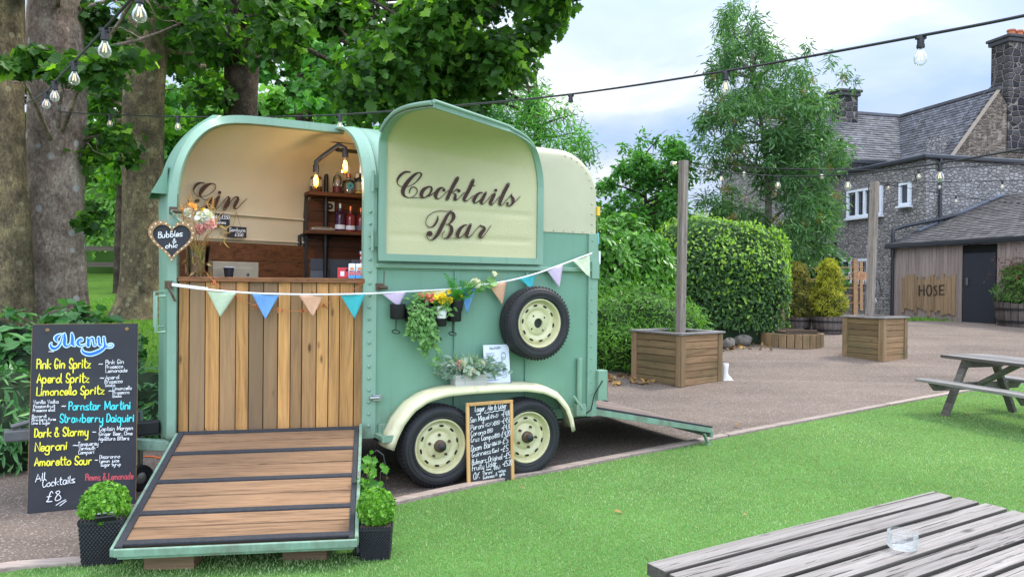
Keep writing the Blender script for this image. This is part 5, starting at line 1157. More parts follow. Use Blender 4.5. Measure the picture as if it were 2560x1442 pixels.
for i in range(24):
    x0 = random.uniform(-.05, .13); L = random.uniform(.10, .24) if x0 < .06 else random.uniform(.2, .42)
    pts = strand(b, (x0, -.02 + random.uniform(-.02, .03), .02 + random.uniform(-.03, .05)), L)
    for q in pts[1:]:
        for _ in range(3): LP.append(q + RNG.normal(0, .012, 3)); LD.append((random.uniform(-1, 1), random.uniform(-1, .1), random.uniform(-1, .3)))
for _ in range(60): LP.append(np.array([random.uniform(-.05, .1), random.uniform(-.05, .02), random.uniform(.02, .14)])); LD.append((random.uniform(-1, 1), random.uniform(-1, .4), random.uniform(-.2, 1)))
b.build('stem', M['twigpale'], t); LP = np.array(LP); leaves_at('leaves', LP, np.tile([0, -1, .6], (len(LP), 1)) + RNG.normal(0, .5, (len(LP), 3)), np.array(LD), .042, 'oval', M['l_trail'], t)
def bunch(name, label, base, leafm, petal, n=60, h=.12, r=.07, nf=16):
    t = plant(name, label, base, 'flowers'); P = RNG.normal(size=(90, 3)) * [r * .6, r * .45, h * .3] + [0, -.01, h * .45]; leaves_at('leaves', P, RNG.normal(size=(90, 3)) + [0, -.4, .6], RNG.normal(size=(90, 3)), .05, 'oval', leafm, t)
    for i in range(nf):
        c = RNG.normal(size=3) * [r * .7, r * .45, h * .18] + [0, -.03, h * .85]; m_ = 9; d = unit(RNG.normal(size=(m_, 3)) + [0, -1.2, .8]); leaves_at('flower_head', c + d * .004, d, RNG.normal(size=(m_, 3)), .021, 'round', petal, t)
    b = MB(); b.lathe([(.0005, -.04), (.040, -.04), (.050, .055), (.046, .055), (.04, .04), (.0005, .04)], 20); return t, b
t, b = bunch('potted_flowers', 'yellow artificial flowers in a white enamel pot', hp[3][0] + np.array([0, -.035, .105]), M['l_trail'], M['p_yellow'], h=.13, nf=26); b.build('flower_pot', M['plasticwhite'], t, smooth=True)
pn = Pen(lambda x, y, l: (.0475 * math.sin(x / 4.75), -.0485 * math.cos(x / 4.75) - l, .03 - y / 100), .001); pn.text('FLO', 0, 1.0, 3.6, 1.0, 1.7, .28); pn.done('lettering', M['ink'], t)
t, b = bunch('potted_flowers', 'small mixed pink and orange artificial flowers between the trailing plant and the yellow flowers', hp[2][0] + np.array([.0, 0, .09]), M['l_trail'], M['p_mixed'], h=.10, r=.055, nf=10); b.build('flower_pot', M['black'], t, smooth=True)
t = plant('potted_fern', 'bright green artificial fern in a black pot beside the blue flag', hp[4][0] + np.array([.02, 0, .10])); b = MB(); b.lathe([(.0005, -.02), (.046, -.02), (.06, .06), (.064, .06), (.064, .07), (.056, .07), (.05, .045), (.0005, .045)], 22); b.build('flower_pot', M['black'], t, smooth=True)
b = MB(); LP, LD, LN = [], [], []
for i in range(15):
    a = 2 * math.pi * i / 15 + random.uniform(-.2, .2); L = random.uniform(.20, .31); el = random.uniform(.5, 1.35); d = np.array([math.cos(a) * math.cos(el), -abs(math.sin(a)) * math.cos(el) * .8 - .1, math.sin(el)])
    pts = [np.array([0, -.01, .05]) + d * L * k_ / 10 + np.array([0, 0, -.10 * (k_ / 10) ** 2.2 * (1.4 - el)]) for k_ in range(11)]; b.tube(pts, .0016, 4)
    sd_ = unit(np.cross(d, [0, 0, 1.])[None])[0]
    for k_ in range(1, 22):
        f = k_ / 22 * 10; i0 = int(f); q = pts[i0] + (pts[min(10, i0 + 1)] - pts[i0]) * (f - i0)
        for sg in (-1, 1): LP.append(q); LD.append(sd_ * sg + d * .35); LN.append(np.cross(sd_, d) + np.array([0, -.2, .2]))
b.build('stem', M['l_fern'], t); leaves_at('fronds', np.array(LP), np.array(LN), np.array(LD), .036, 'lance', M['l_fern'], t)
# rose sprig
sp_ = [side(x, y, -.06) for x, y in ((1150, 722), (1178, 702), (1205, 712), (1232, 690), (1240, 682))]
t = thing('rose_sprig', 'white artificial rose sprig tucked above the peach flag', 'flower sprig', TM(*sp_[1])); b = MB(); b.tube(cat_rom([p - sp_[1] for p in sp_], 4), .003, 5); b.tube([side(1240, 682, -.07) - sp_[1], side(1252, 686, -.08) - sp_[1], side(1250, 702, -.08) - sp_[1]], .0022, 4); b.build('stem', M['twine'], t)
P = np.array([side(x, y, -.08) - sp_[1] for x, y in ((1168, 712), (1175, 720), (1195, 716), (1206, 722), (1213, 712), (1222, 707), (1228, 698), (1215, 700), (1240, 697), (1235, 708), (1205, 730), (1222, 722), (1190, 725), (1163, 703), (1232, 712))]); m_ = len(P); leaves_at('leaves', P, np.tile([0, -1, .3], (m_, 1)) + RNG.normal(0, .3, (m_, 3)), RNG.normal(size=(m_, 3)), .055, 'round', M['l_trail'], t)
flower('rose', side(1188, 707, -.09) - sp_[1], .042, M['p_cream'], t, 46); flower('rose', side(1236, 685, -.09) - sp_[1], .026, M['p_cream'], t, 24)
# ---- flower box and drinks card on the mudguard
q0 = side(1170, 966, -.10); t = thing('flower_box', 'grey washed wooden trough of silver foliage and white flowers on the mudguard', 'flower box', TM(q0[0], -.11, q0[2], R(-4)))
b = MB(); L, W_, H_ = .27, .115, .105
for c_, d in (((0, -W_ / 2, H_ / 2), (L, .012, H_)), ((0, W_ / 2, H_ / 2), (L, .012, H_)), ((-L / 2 + .006, 0, H_ / 2), (.012, W_ - .012, H_)), ((L / 2 - .006, 0, H_ / 2), (.012, W_ - .012, H_)), ((0, 0, .01), (L - .02, W_ - .01, .02))): b.box(c_, d)
b.build('trough', M['boxgrey'], t, bevel=.002); b = MB(); b.box((0, 0, H_ - .012), (L - .03, W_ - .02, .012)); b.build('moss', M['soil'], t)
n = 420; P = RNG.normal(size=(n, 3)) * [.12, .04, .035] + [-.0, -.01, H_ + .04]; D = np.column_stack([P[:, 0] * 6, P[:, 1] * 6 - .3, RNG.normal(.35, .5, n)]) + RNG.normal(0, .5, (n, 3)); leaves_at('foliage', P, RNG.normal(size=(n, 3)) + [0, -.6, .8], D, .055, 'oval', M['l_sage'], t, tint=np.clip(RNG.normal(.35, .25, n), 0, .75))
n = 130; P = RNG.normal(size=(n, 3)) * [.09, .03, .02] + [.02, -.0, H_ + .085]; leaves_at('foliage', P, RNG.normal(size=(n, 3)), RNG.normal(size=(n, 3)) + [0, -.2, .8], .06, 'lance', M['l_sage'], t, tint=.75 + .25 * RNG.random(n))
for c_, r, mt, n in (((-.005, -.06, H_ + .03), .045, 'p_white', 44), ((.09, -.03, H_ + .07), .045, 'p_cream', 40), ((-.09, -.03, H_ + .08), .04, 'p_pink', 30), ((-.06, -.04, H_ + .075), .035, 'p_cream', 26)): flower('flower_head', c_, r, M[mt], t, n)
q0 = side(1247, 958, -.14); t = thing('drinks_card', 'white drinks card in a stand leaning against the trailer above the mudguard', 'menu card', TM(q0[0], -.12, q0[2] + .002, R(-3)) @ Matrix.Rotation(R(-8), 4, 'X'))
cw = side(1283, 900, -.12)[0] - side(1221, 900, -.12)[0]; chh = side(1250, 862, -.12)[2] - q0[2]
b = MB(); b.box((0, 0, chh / 2), (cw, .006, chh)); b.build('card', M['paper'], t); b = MB(); b.box((0, 0, -.004), (cw * 1.03, .05, .008)); b.build('base', M['ink'], t)
pn = Pen(lambda x, y, l: (x / 100, -.0032 - l, y / 100), .0008); H1 = chh * 100; W1 = cw * 100
pn2 = Pen(lambda x, y, l: (x / 100, -.0032 - l, -y / 100), .0008); pn2.text('Mocktails', -W1 * .26, -H1 * .87, W1 * .16, -H1 * .90, H1 * .07, .16)
for k_, (y, x0, x1) in enumerate(((.78, -.42, -.08), (.755, -.42, -.2), (.72, -.42, -.05), (.695, -.42, -.25), (.64, -.42, -.1), (.62, -.42, -.25), (.54, -.08, .22), (.52, -.08, .1), (.44, -.08, .18), (.42, -.08, .24), (.40, -.08, .05), (.31, -.3, -.08), (.29, -.2, -.05), (.17, -.42, -.02), (.14, -.35, -.12), (.08, -.42, .02))): pn.stroke([(W1 * x0, H1 * y, .13), (W1 * (x0 + x1) / 2, H1 * (y + .002), .16), (W1 * x1, H1 * y, .13)], 2)
for pts in ([(.18, .76), (.20, .62), (.32, .62), (.34, .76), (.18, .76)], [(.20, .78), (.26, .80), (.33, .77)], [(.16, .22), (.18, .15), (.26, .13), (.34, .16), (.34, .24), (.25, .20), (.16, .22)], [(.24, .24), (.22, .32)], [(.22, .26), (.30, .30), (.34, .26)]): pn.stroke([(W1 * a, H1 * c_, .14) for a, c_ in pts], 4)
pn.done('print', M['ink'], t); pn2.done('lettering', M['ink'], t)
# ---- chalkboards: corners measured in the picture, built as leaning boards
def board_frame(bl, br, tl, tr_, lean, w0=None):
    """ground corners bl, br; the board leans back by `lean` radians. returns matrix, width, height, picture->board mapping"""
    if w0 is None: A = G(*bl); B_ = G(*br)
    else:
        A, B_ = (wld(*min((side(x, y, w0) for y in range(1150, 1300)), key=lambda v: abs(v[2]))) for x, _ in (bl, br))
    B_[2] = A[2] = (A[2] + B_[2]) / 2; wd_ = np.linalg.norm(B_ - A); ex = (B_ - A) / wd_; back = np.array([-ex[1], ex[0], 0]); ez = np.array([0, 0, 1]) * math.cos(lean) + back * math.sin(lean); n_ = np.cross(ex, ez)
    p = plane_pt(*tl, A, n_); q = plane_pt(*tr_, A, n_); hh = ((p - A) @ ez + (q - A) @ ez) / 2
    mt = Matrix(((ex[0], -n_[0], ez[0], A[0]), (ex[1], -n_[1], ez[1], A[1]), (ex[2], -n_[2], ez[2], A[2]), (0, 0, 0, 1)))
    def mp(x, y, l): v = plane_pt(x, y, A, n_) - A; return (v @ ex, -l, v @ ez)
    return mt, wd_, hh, mp
mt, W_, H_, mp = board_frame((68, 1284), (338, 1258), (82, 811), (344, 809), R(7))
t = thing('menu_board', 'large black menu chalkboard headed Menu in blue, leaning left of the ramp', 'chalkboard', mt)
b = MB(); b.box((W_ / 2, .009, H_ / 2), (W_, .016, H_)); b.build('board', M['chalk'], t, bevel=.003)
b = MB(); edgem = plain('worn_board_edge', (.30, .17, .07, 1), .8, var=.4, scale=30)
for c_, d in (((W_ / 2, .009, H_ + .0035), (W_, .012, .003)), ((W_ / 2, .009, -.0025), (W_ * .98, .014, .004)), ((-.0025, .009, H_ * .5), (.003, .012, H_ * .96)), ((W_ + .0025, .009, H_ * .5), (.003, .012, H_ * .96))): b.box(c_, d)
for x in (.09, W_ - .07): b.lathe([(.014, 0), (.011, .006), (.0005, .008)], 9, Matrix.Translation((x, .001, H_ - .04)) @ Matrix.Rotation(R(90), 4, 'X'))
b.build('worn_edge', edgem, t)
b = MB(); b.bar((W_ * .2, .03, H_ * .6), (W_ * .2, .28, .04), .03, .02); b.bar((W_ * .8, .03, H_ * .6), (W_ * .8, .28, .04), .03, .02); b.build('prop', M['legwood'], t)
Z = 190 / 2560
MN = [[(250, 500, 30), (220, 580, 70), (280, 670, 110), (380, 680, 90), (480, 620, 80), (560, 500, 60), (610, 340, 40), (640, 230, 30), (560, 210, 30), (450, 270, 90), (390, 360, 100), (460, 470, 20)], [(690, 200, 60), (700, 350, 100), (690, 520, 110), (740, 600, 80), (830, 585, 50), (900, 510, 40)], [(940, 190, 60), (960, 350, 110), (955, 520, 110), (1030, 590, 40)], [(1220, 440, 16), (1290, 400, 50), (1250, 345, 50), (1160, 420, 90), (1140, 520, 100), (1220, 590, 60), (1340, 570, 40), (1430, 530, 30)], [(1460, 340, 50), (1490, 400, 100), (1490, 580, 110)], [(1500, 480, 40), (1570, 350, 40), (1640, 340, 70), (1665, 450, 70), (1690, 580, 50), (1760, 560, 40)], [(1840, 330, 80), (1850, 480, 80), (1880, 575, 70), (1950, 560, 40)], [(2020, 320, 70), (2030, 450, 70), (2050, 590, 80), (2000, 680, 90), (1850, 780, 110), (1600, 870, 110), (1400, 850, 100), (1300, 780, 70), (1285, 700, 30)], [(2070, 620, 40), (2150, 560, 24), (2260, 530, 28), (2320, 570, 34), (2260, 640, 40), (2080, 635, 40)]]
for nm, mk, add, lf in (('heading_outline', 'outline', 62, .001), ('heading', 'blue', -14, .004)):
    pen = Pen(lambda x, y, l: mp(110 + x * Z, 820 + y * Z, l), lf, .0001)
    for st in MN: pen.stroke([(x, y, max(14, w_ + add)) for x, y, w_ in st])
    pen.done(nm, M[mk], t)
def lines(t, mp, mat, L, name='lettering'):
    pen = Pen(mp, .001, .00006)
    for tx, x0, y0, x1, y1, cap, wd_ in L: pen.text(tx, x0, y0, x1, y1, cap, wd_)
    return pen.done(name, M[mat], t)
lines(t, mp, 'yellow', [('Pink Gin Spritz', 92, 921, 226, 919, 23, 3.3), ('Aperol Spritz', 93, 956, 222, 955, 22, 3.3), ('Limoncello Spritz', 92, 988, 260, 984, 20, 3.2), ('Dark & Stormy', 87, 1092, 220, 1087, 21, 3.3), ('Negroni', 88, 1127, 168, 1122, 21, 3.3), ('Amaretto Sour', 87, 1163, 230, 1159, 20, 3.3)])
lines(t, mp, 'cyan', [('Pornstar Martini', 172, 1024, 326, 1022, 20, 2.9), ('Strawberry Daiquiri', 150, 1055, 335, 1053, 20, 2.9)])
lines(t, mp, 'red', [('Pimms & Lemonade', 214, 1200, 333, 1196, 16, 2.2), ('£6', 260, 1218, 280, 1217, 14, 2.2), ('Prosecco £6', 214, 1240, 322, 1239, 15, 2.2)])
lines(t, mp, 'white', [('~', 246, 913, 256, 913, 8, 1.8), ('~', 250, 948, 259, 948, 8, 1.8), ('~', 272, 980, 281, 980, 8, 1.8), ('~', 154, 1018, 164, 1018, 8, 1.8), ('-', 231, 1082, 239, 1082, 8, 1.8), ('~', 182, 1116, 194, 1116, 8, 1.8), ('-', 237, 1152, 244, 1152, 8, 1.8),
  ('Pink Gin', 264, 910, 310, 908, 10, 1.31), ('Prosecco', 264, 921, 307, 919, 9, 1.23), ('Lemonade', 264, 931, 318, 929, 9, 1.23), ('Aperol', 264, 948, 298, 946, 10, 1.23), ('Prosecco', 262, 958, 306, 956, 9, 1.23), ('Soda', 263, 966, 288, 965, 8, 1.15), ('Limoncello', 282, 975, 329, 973, 9, 1.15), ('Prosecco', 282, 985, 323, 983, 8, 1.15), ('Soda', 281, 993, 304, 992, 7, 1.15),
  ('Vanilla Vodka', 84, 1009, 147, 1007, 9, 1.15), ('Passionfruit', 84, 1019, 138, 1018, 8, 1.15), ('Prosecco shot', 83, 1029, 138, 1027, 8, 1.15), ('Bacardi', 81, 1044, 117, 1043, 8, 1.07), ('Strawberry Puree', 80, 1052, 140, 1050, 7, 0.98), ('Lime & Sugar', 80, 1060, 127, 1059, 7, 0.98),
  ('Captain Morgan', 249, 1076, 333, 1073, 10, 1.23), ('Ginger Beer, Lime', 248, 1088, 331, 1086, 9, 1.23), ('Agostura Bitters', 247, 1100, 323, 1098, 9, 1.23), ('Tanqueray', 196, 1114, 246, 1111, 10, 1.23), ('Vermouth', 198, 1124, 239, 1122, 9, 1.23), ('Campari', 197, 1134, 236, 1132, 9, 1.23), ('Disaronno', 250, 1145, 300, 1143, 9, 1.23), ('Lemon juice', 250, 1155, 298, 1153, 8, 1.23), ('Sugar syrup', 253, 1164, 303, 1162, 8, 1.23),
  ('All', 90, 1203, 115, 1197, 18, 1.9), ('Cocktails', 108, 1216, 188, 1204, 18, 1.9), ('£8', 118, 1252, 153, 1248, 24, 2.0)])
pen = Pen(mp, .001); pen.stroke([(140, 1262, 1.8), (152, 1254, 1.8), (164, 1248, 1.8)], 2); pen.stroke([(150, 1263, 1.8), (158, 1257, 1.8), (166, 1251, 1.8)], 2); pen.stroke([(122, 878.5, 1.5), (134, 878.5, 2)], 2); pen.done('chalk_marks', M['white'], t)
# lager board
mt, W_, H_, mp = board_frame((1168, 1209), (1285, 1186), (1162, 1011), (1281, 995), R(3.5), -.262)
t = thing('drinks_board', 'oak framed chalkboard headed Lager, Ale and Cider between the two trailer wheels', 'chalkboard', mt)
b = MB(); b.box((W_ / 2, .010, H_ / 2), (W_ - .01, .010, H_ - .01)); b.build('board', M['chalk'], t)
b = MB(); fw_ = .026
for c_, d in (((W_ / 2, .0, H_ - fw_ / 2), (W_, .022, fw_)), ((fw_ / 2, .0, H_ / 2 - fw_ / 2), (fw_, .022, H_ - fw_)), ((W_ - fw_ / 2, .0, H_ / 2 - fw_ / 2), (fw_, .022, H_ - fw_))): b.box(c_, d)
b.build('frame', M['frameoak'], t, bevel=.003)
mp2 = lambda x, y, l: (lambda v: (v[0], v[1] + .004, v[2]))(mp(x, y, l))
lines(t, mp2, 'white', [('Lager, Ale & Cider', 1188, 1029, 1267, 1019, 14, 1.26), ('San Miguel', 1176, 1056, 1223, 1047, 13, 1.13), ('(Pint)', 1226, 1046, 1245, 1042, 9, 0.86), ('~£4.80', 1254, 1041, 1276, 1037, 13, 1.06), ('Peroni', 1177, 1075, 1210, 1068, 13, 1.13), ('(GF)', 1213, 1066, 1233, 1063, 8, 0.80), ('(Btl)', 1234, 1063, 1249, 1059, 10, 0.93), ('~£4.50', 1254, 1058, 1276, 1054, 13, 1.06), ('Corona', 1177, 1090, 1214, 1083, 12, 1.13), ('(Btl)', 1217, 1082, 1231, 1079, 10, 0.93), ('~£4.70', 1254, 1075, 1276, 1070, 13, 1.06), ('Cruz Campo', 1177, 1105, 1233, 1095, 13, 1.13), ('(Btl)', 1235, 1094, 1248, 1091, 10, 0.93), ('-£4.20', 1250, 1092, 1275, 1087, 13, 1.06),
  ('Doom Bar', 1177, 1128, 1228, 1116, 15, 1.19), ('(500ml 3.7)', 1229, 1114, 1250, 1108, 8, 0.73), ('-£5', 1252, 1110, 1269, 1105, 15, 1.13), ('Guinness', 1179, 1142, 1226, 1132, 13, 1.13), ('(Can)', 1229, 1131, 1245, 1128, 10, 0.93), ('~£5', 1251, 1129, 1269, 1125, 14, 1.13), ('Bulmers Original', 1179, 1161, 1254, 1146, 13, 1.13), ('~£5', 1258, 1146, 1274, 1142, 14, 1.13), ('Fruity', 1179, 1176, 1208, 1170, 14, 1.13), ('Cider', 1214, 1168, 1241, 1162, 13, 1.13), ('(Btls)', 1233, 1173, 1248, 1170, 9, 0.80), ('~£5.20', 1255, 1165, 1278, 1160, 13, 1.06), ('0%', 1182, 1197, 1197, 1194, 16, 1.13), ('Peroni', 1206, 1186, 1229, 1182, 9, 0.86), ('Guinness', 1206, 1196, 1234, 1191, 9, 0.86), ('&', 1237, 1188, 1241, 1187, 8, 0.80), ('various', 1243, 1180, 1262, 1177, 8, 0.80), ('spirits', 1246, 1189, 1260, 1186, 8, 0.80)])
pen = Pen(mp2, .001)
for p0, p1 in (((1192, 1036), (1201, 1034)), ((1211, 1032), (1264, 1023)), ((1216, 1174), (1228, 1172))): pen.stroke([(p0[0] + (p1[0] - p0[0]) * i / 8, p0[1] + (p1[1] - p0[1]) * i / 8 + (1.1 if i % 2 else -1.1), 1.5) for i in range(9)], 3)
pen.done('underline', M['white'], t)
# ---- topiary balls in woven planters
def topiary(px_, py_, wd_, label, rz, H, r, lift=.82):
    p = G(px_, py_); t = thing('topiary_planter', label, 'topiary', WM(p, rz), 'box topiary balls in black woven planters')
    b = MB(); rows = []; n_ = 22; m_ = 22
    def wall(f):
        for i in range(m_):
            for j in range(n_):
                pass
    for k_ in range(4):
        q = Matrix.Rotation(k_ * math.pi / 2, 3, 'Z'); rows = []
        for i in range(m_ * 2 + 1):
            z = H * i / (m_ * 2); r_ = []
            for j in range(n_ * 2 + 1):
                u = (j / (n_ * 2) - .5); taper = .86 + .14 * z / H; amp = .0055 * math.sin(j * math.pi / 2 * 1 + (i // 2 % 2) * math.pi) if 0 < j < n_ * 2 else 0
                r_.append(q @ Vector((u * wd_ * taper, -wd_ / 2 * taper - amp * (1 if i % 2 else .2), z)))
            rows.append(r_)
        b.grid(rows)
    b.box((0, 0, H - .015), (wd_ * 1.03, wd_ * 1.03, .014)); b.build('woven_pot', M['wicker'], t, smooth=True)
    b = MB(); b.box((0, 0, H - .004), (wd_ * .94, wd_ * .94, .012)); b.build('soil', M['soil'], t)
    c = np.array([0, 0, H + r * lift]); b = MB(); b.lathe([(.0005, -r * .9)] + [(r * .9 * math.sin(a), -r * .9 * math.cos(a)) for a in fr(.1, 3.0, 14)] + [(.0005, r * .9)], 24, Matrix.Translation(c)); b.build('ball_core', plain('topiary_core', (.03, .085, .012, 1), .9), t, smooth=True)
    n = 6500; d = unit(RNG.normal(size=(n, 3))); bump = 1 + .07 * np.sin(d[:, 0] * 9 + 1) * np.sin(d[:, 1] * 8) * np.cos(d[:, 2] * 7); leaves_at('ball_leaves', c + d * (r * (.86 + .14 * RNG.random(n)) * bump)[:, None], d + RNG.normal(0, .5, (n, 3)), RNG.normal(size=(n, 3)) + d * .6, .017, 'round', M['l_box'], t, tint=np.clip(RNG.normal(.5, .25, n) + .15 * (bump - 1) / .05, 0, 1)); return p, t
topiary(262, 1402, .222, 'topiary ball in a black woven planter in front of the menu board', R(16), .272, .126, .38); topiary(940, 1392, .185, 'topiary ball in a black woven planter right of the ramp', R(6), .205, .106)
# small black spotlights
for (x, y, o, l, rz) in ((905, 1392, 0, 'small black floodlight on the turf at the foot of the right planter', .4),):
    p = G(x, y); t = thing('floodlight', l, 'floodlight', WM(p, rz), 'small black floodlights'); b = MB(); b.box((0, 0, .05), (.085, .03, .07), Matrix.Rotation(R(-35), 3, 'X')); b.build('lamp_head', M['black'], t, bevel=.004); b = MB(); b.box((0, -.0128, .061), (.068, .004, .052), Matrix.Rotation(R(-35), 3, 'X')); b.build('lens', M['steel'], t); b = MB(); b.tube([(-.05, 0, .0), (-.05, 0, .05)], .005, 6); b.tube([(.05, 0, 0), (.05, 0, .05)], .005, 6); b.box((0, 0, .004), (.10, .03, .008)); b.build('bracket', M['black'], t)
p = G(262, 1402) + np.array([.05, -.09, .295]); t = thing('floodlight', 'small black floodlight tipped up in the left planter under the topiary ball', 'floodlight', WM(p, .5), 'small black floodlights'); b = MB(); b.box((0, 0, .0), (.10, .035, .07), Matrix.Rotation(R(-60), 3, 'X')); b.build('lamp_head', M['black'], t, bevel=.004); b = MB()
for i in range(3): b.box((-.03 + .03 * i, -.03, .018), (.018, .004, .01), Matrix.Rotation(R(-60), 3, 'X'))
b.build('vent', M['steel'], t)
# ivy on a wire stand beside the ramp
p = G(940, 1330); t = thing('ivy_stand', 'trailing ivy on a black wire hoop stand behind the right topiary ball', 'ivy plant', WM(p)); b = MB()
for x in (-.06, .06): b.tube([(x, 0, 0), (x, 0, .42), (x * .7, 0, .5), (0, 0, .53)], .005, 6)
for z in (.16, .30): b.tube([(-.06, 0, z), (.06, 0, z)], .004, 5)
b.build('wire_stand', M['black'], t); b = MB(); LP = []
for i in range(9):
    a = random.uniform(-.09, .07); pts = [(a + .03 * math.sin(j * .9 + i), -.02 + random.uniform(-.02, .02), .05 + .05 * j) for j in range(random.randint(6, 11))]; b.tube(pts, .002, 4); LP += [np.array(q) + RNG.normal(0, .014, 3) for q in pts for _ in range(2)]
b.build('stem', M['twig'], t); LP = np.array(LP); m_ = len(LP); leaves_at('leaves', LP, np.tile([.1, -1, .35], (m_, 1)) + RNG.normal(0, .4, (m_, 3)), RNG.normal(size=(m_, 3)) + [0, 0, -.4], .046, 'maple', M['l_ivy'], t)
# orange cable on the ground behind the menu board
t = thing('power_cable', 'orange power cable lying on the ground behind the menu board', 'cable', WM(G(30, 1158)))
pts = [G(x, y) - G(30, 1158) + np.array([0, 0, .008]) for x, y in ((-80, 1168), (30, 1160), (75, 1157), (200, 1150), (300, 1148), (372, 1142), (400, 1146), (430, 1143))]; b = MB(); b.tube(cat_rom(pts, 5), .007, 6); b.build('cable', M['orange'], t, smooth=True)
# ================= YARD, BARN AND HOUSE
# ---- square timber planters with festoon posts
def sq_planter(front, left, right, label, H):
    p0 = G(*front); p1 = G(*left); p2 = G(*right); u = unit((p2 - p0)[None] * [1, 1, 0])[0]; v = np.array([-u[1], u[0], 0])
    W_ = .5 * (np.linalg.norm((p2 - p0)[:2]) + np.linalg.norm((p1 - p0)[:2])); t = thing('square_planter', label, 'planter', WM(p0, math.atan2(u[1], u[0])), 'square timber planters on the driveway')
    for k_ in range(4):
        q = Matrix.Translation((W_ / 2, W_ / 2, 0)) @ Matrix.Rotation(k_ * math.pi / 2, 4, 'Z') @ Matrix.Translation((-W_ / 2, -W_ / 2, 0)); b = MB(); n_ = 7; hb = (H - .03) / n_
        for i in range(n_):
            d_ = (W_ - .16, .025, hb - .008); b.box(q @ Vector((W_ / 2, .03, .01 + hb * (i + .5))), d_, q.to_3x3())
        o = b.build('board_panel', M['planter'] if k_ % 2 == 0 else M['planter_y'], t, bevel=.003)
        b = MB(); b.box(q @ Vector((.05, .012, H / 2 - .01)), (.10, .035, H - .03), q.to_3x3()); b.build('corner_post', M['planterv'], t, bevel=.004); b = MB(); b.box(q @ Vector((W_ - .06, .012, H / 2 - .01)), (.085, .03, H - .03), q.to_3x3()); b.build('corner_post', M['planterv'], t, bevel=.004)
        b = MB(); b.prism([q @ Vector(c_) for c_ in ((-.03, -.03, H - .015), (W_ + .03, -.03, H - .015), (W_ - .09, .09, H - .015), (.09, .09, H - .015))], (0, 0, .028)); b.build('rim_board', M['tablewood'] if k_ % 2 == 0 else M['tablewood'], t, bevel=.003)
    b = MB(); b.box((W_ / 2, W_ / 2, H - .10), (W_ - .08, W_ - .08, .04)); b.build('soil', M['soil'], t); return p0, u, v, W_, t
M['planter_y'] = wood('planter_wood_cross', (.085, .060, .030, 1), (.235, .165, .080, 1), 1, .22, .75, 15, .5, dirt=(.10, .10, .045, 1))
a1 = sq_planter((1702, 969), (1592, 946), (1813, 951), 'square timber planter with a tall bare post, nearer the trailer', .80)
a2 = sq_planter((2208, 905), (2078, 892), (2262, 897), 'square timber planter with a wired post, in front of the barn', .82)
def post(pl, px_bot, px_top, wd_, label):
    c_ = pl[0] + (pl[1] + pl[2]) * pl[3] / 2; Y = c_[1]; A = at(px_bot[0], px_bot[1], Y); B_ = at(px_top[0], px_top[1], Y); A2 = A.copy(); A2[2] = .15 + gz(A[0], A[1])
    A2[:2] = A[:2] - (B_ - A)[:2] * (A[2] - A2[2]) / (B_[2] - A[2])
    t = thing('festoon_post', label, 'post', WM(A2, R(33)), 'weathered posts carrying the string lights'); d = Matrix.Rotation(-R(33), 3, 'Z') @ Vector(B_ - A2)
    b = MB(); b.add([(x * wd_ / 2 + d[0] * k_, y * wd_ / 2 + d[1] * k_, d[2] * k_) for k_ in (0, 1) for x, y in ((-1, -1), (1, -1), (1, 1), (-1, 1))], [(3, 2, 1, 0), (4, 5, 6, 7), (0, 1, 5, 4), (1, 2, 6, 5), (2, 3, 7, 6), (3, 0, 4, 7)]); b.build('post', M['post'], t, bevel=.006); return A2, B_, t
q1 = post(a1, (1701, 826), (1709, 402), .115, 'tall grey timber post standing in the planter nearer the trailer'); q2 = post(a2, (2174, 794), (2187, 455), .125, 'tall grey timber post with dangling wires standing in the planter by the barn')
# ---- string lights
def bulb_parts(root, p, k_=1.0, lit=True, dirv=(0, 0, -1)):
    d = Vector(dirv).normalized(); q = (-d).to_track_quat('Z', 'Y').to_matrix().to_4x4(); T_ = Matrix.Translation(p) @ q @ Matrix.Scale(k_, 4)
    b = MB(); b.lathe([(.0005, .012), (.014, .012), (.016, .004), (.016, -.03), (.0185, -.031), (.0185, -.046), (.015, -.05), (.0005, -.05)], 14, T_); b.box(T_ @ Vector((0, 0, .004)), (.045 * k_, .022 * k_, .018 * k_)); b.build('socket', M['black'], root, smooth=True)
    b = MB(); b.lathe([(.013, -.05), (.016, -.062), (.028, -.085), (.031, -.10), (.027, -.118), (.015, -.129), (.0005, -.132)], 16, T_); g_ = b.build('bulb', M['glass'], root, smooth=True)
    b = MB()
    for a in range(4): b.tube([T_ @ Vector((.004 * math.cos(a * 1.57), .004 * math.sin(a * 1.57), -.062)), T_ @ Vector((.011 * math.cos(a * 1.57), .011 * math.sin(a * 1.57), -.105))], .0022 * k_, 4)
    b.build('filament', M['filoff'], g_)
def string(label, pts, bulbs, k_=1.0, r=.0075, extra=()):
    """pts: (x, y, depth) along the cable; bulbs: (x, depth) hung from it"""
    W_ = [at(x, y, d) for x, y, d in pts]; o = W_[0]; t = thing('string_lights', label, 'string lights', WM(o), 'strings of festoon bulbs'); c_ = np.array(cat_rom([w_ - o for w_ in W_], 10)); b = MB(); b.tube(c_, r, 6); b.build('cable', M['black'], t, smooth=True)
    X = np.array([proj(v + o)[0] for v in c_]); od = np.argsort(X)
    for x in bulbs:
        p = np.array([np.interp(x, X[od], c_[od, i]) for i in range(3)]); bulb_parts(t, p + np.array([0, 0, -.012]), k_)
    return t
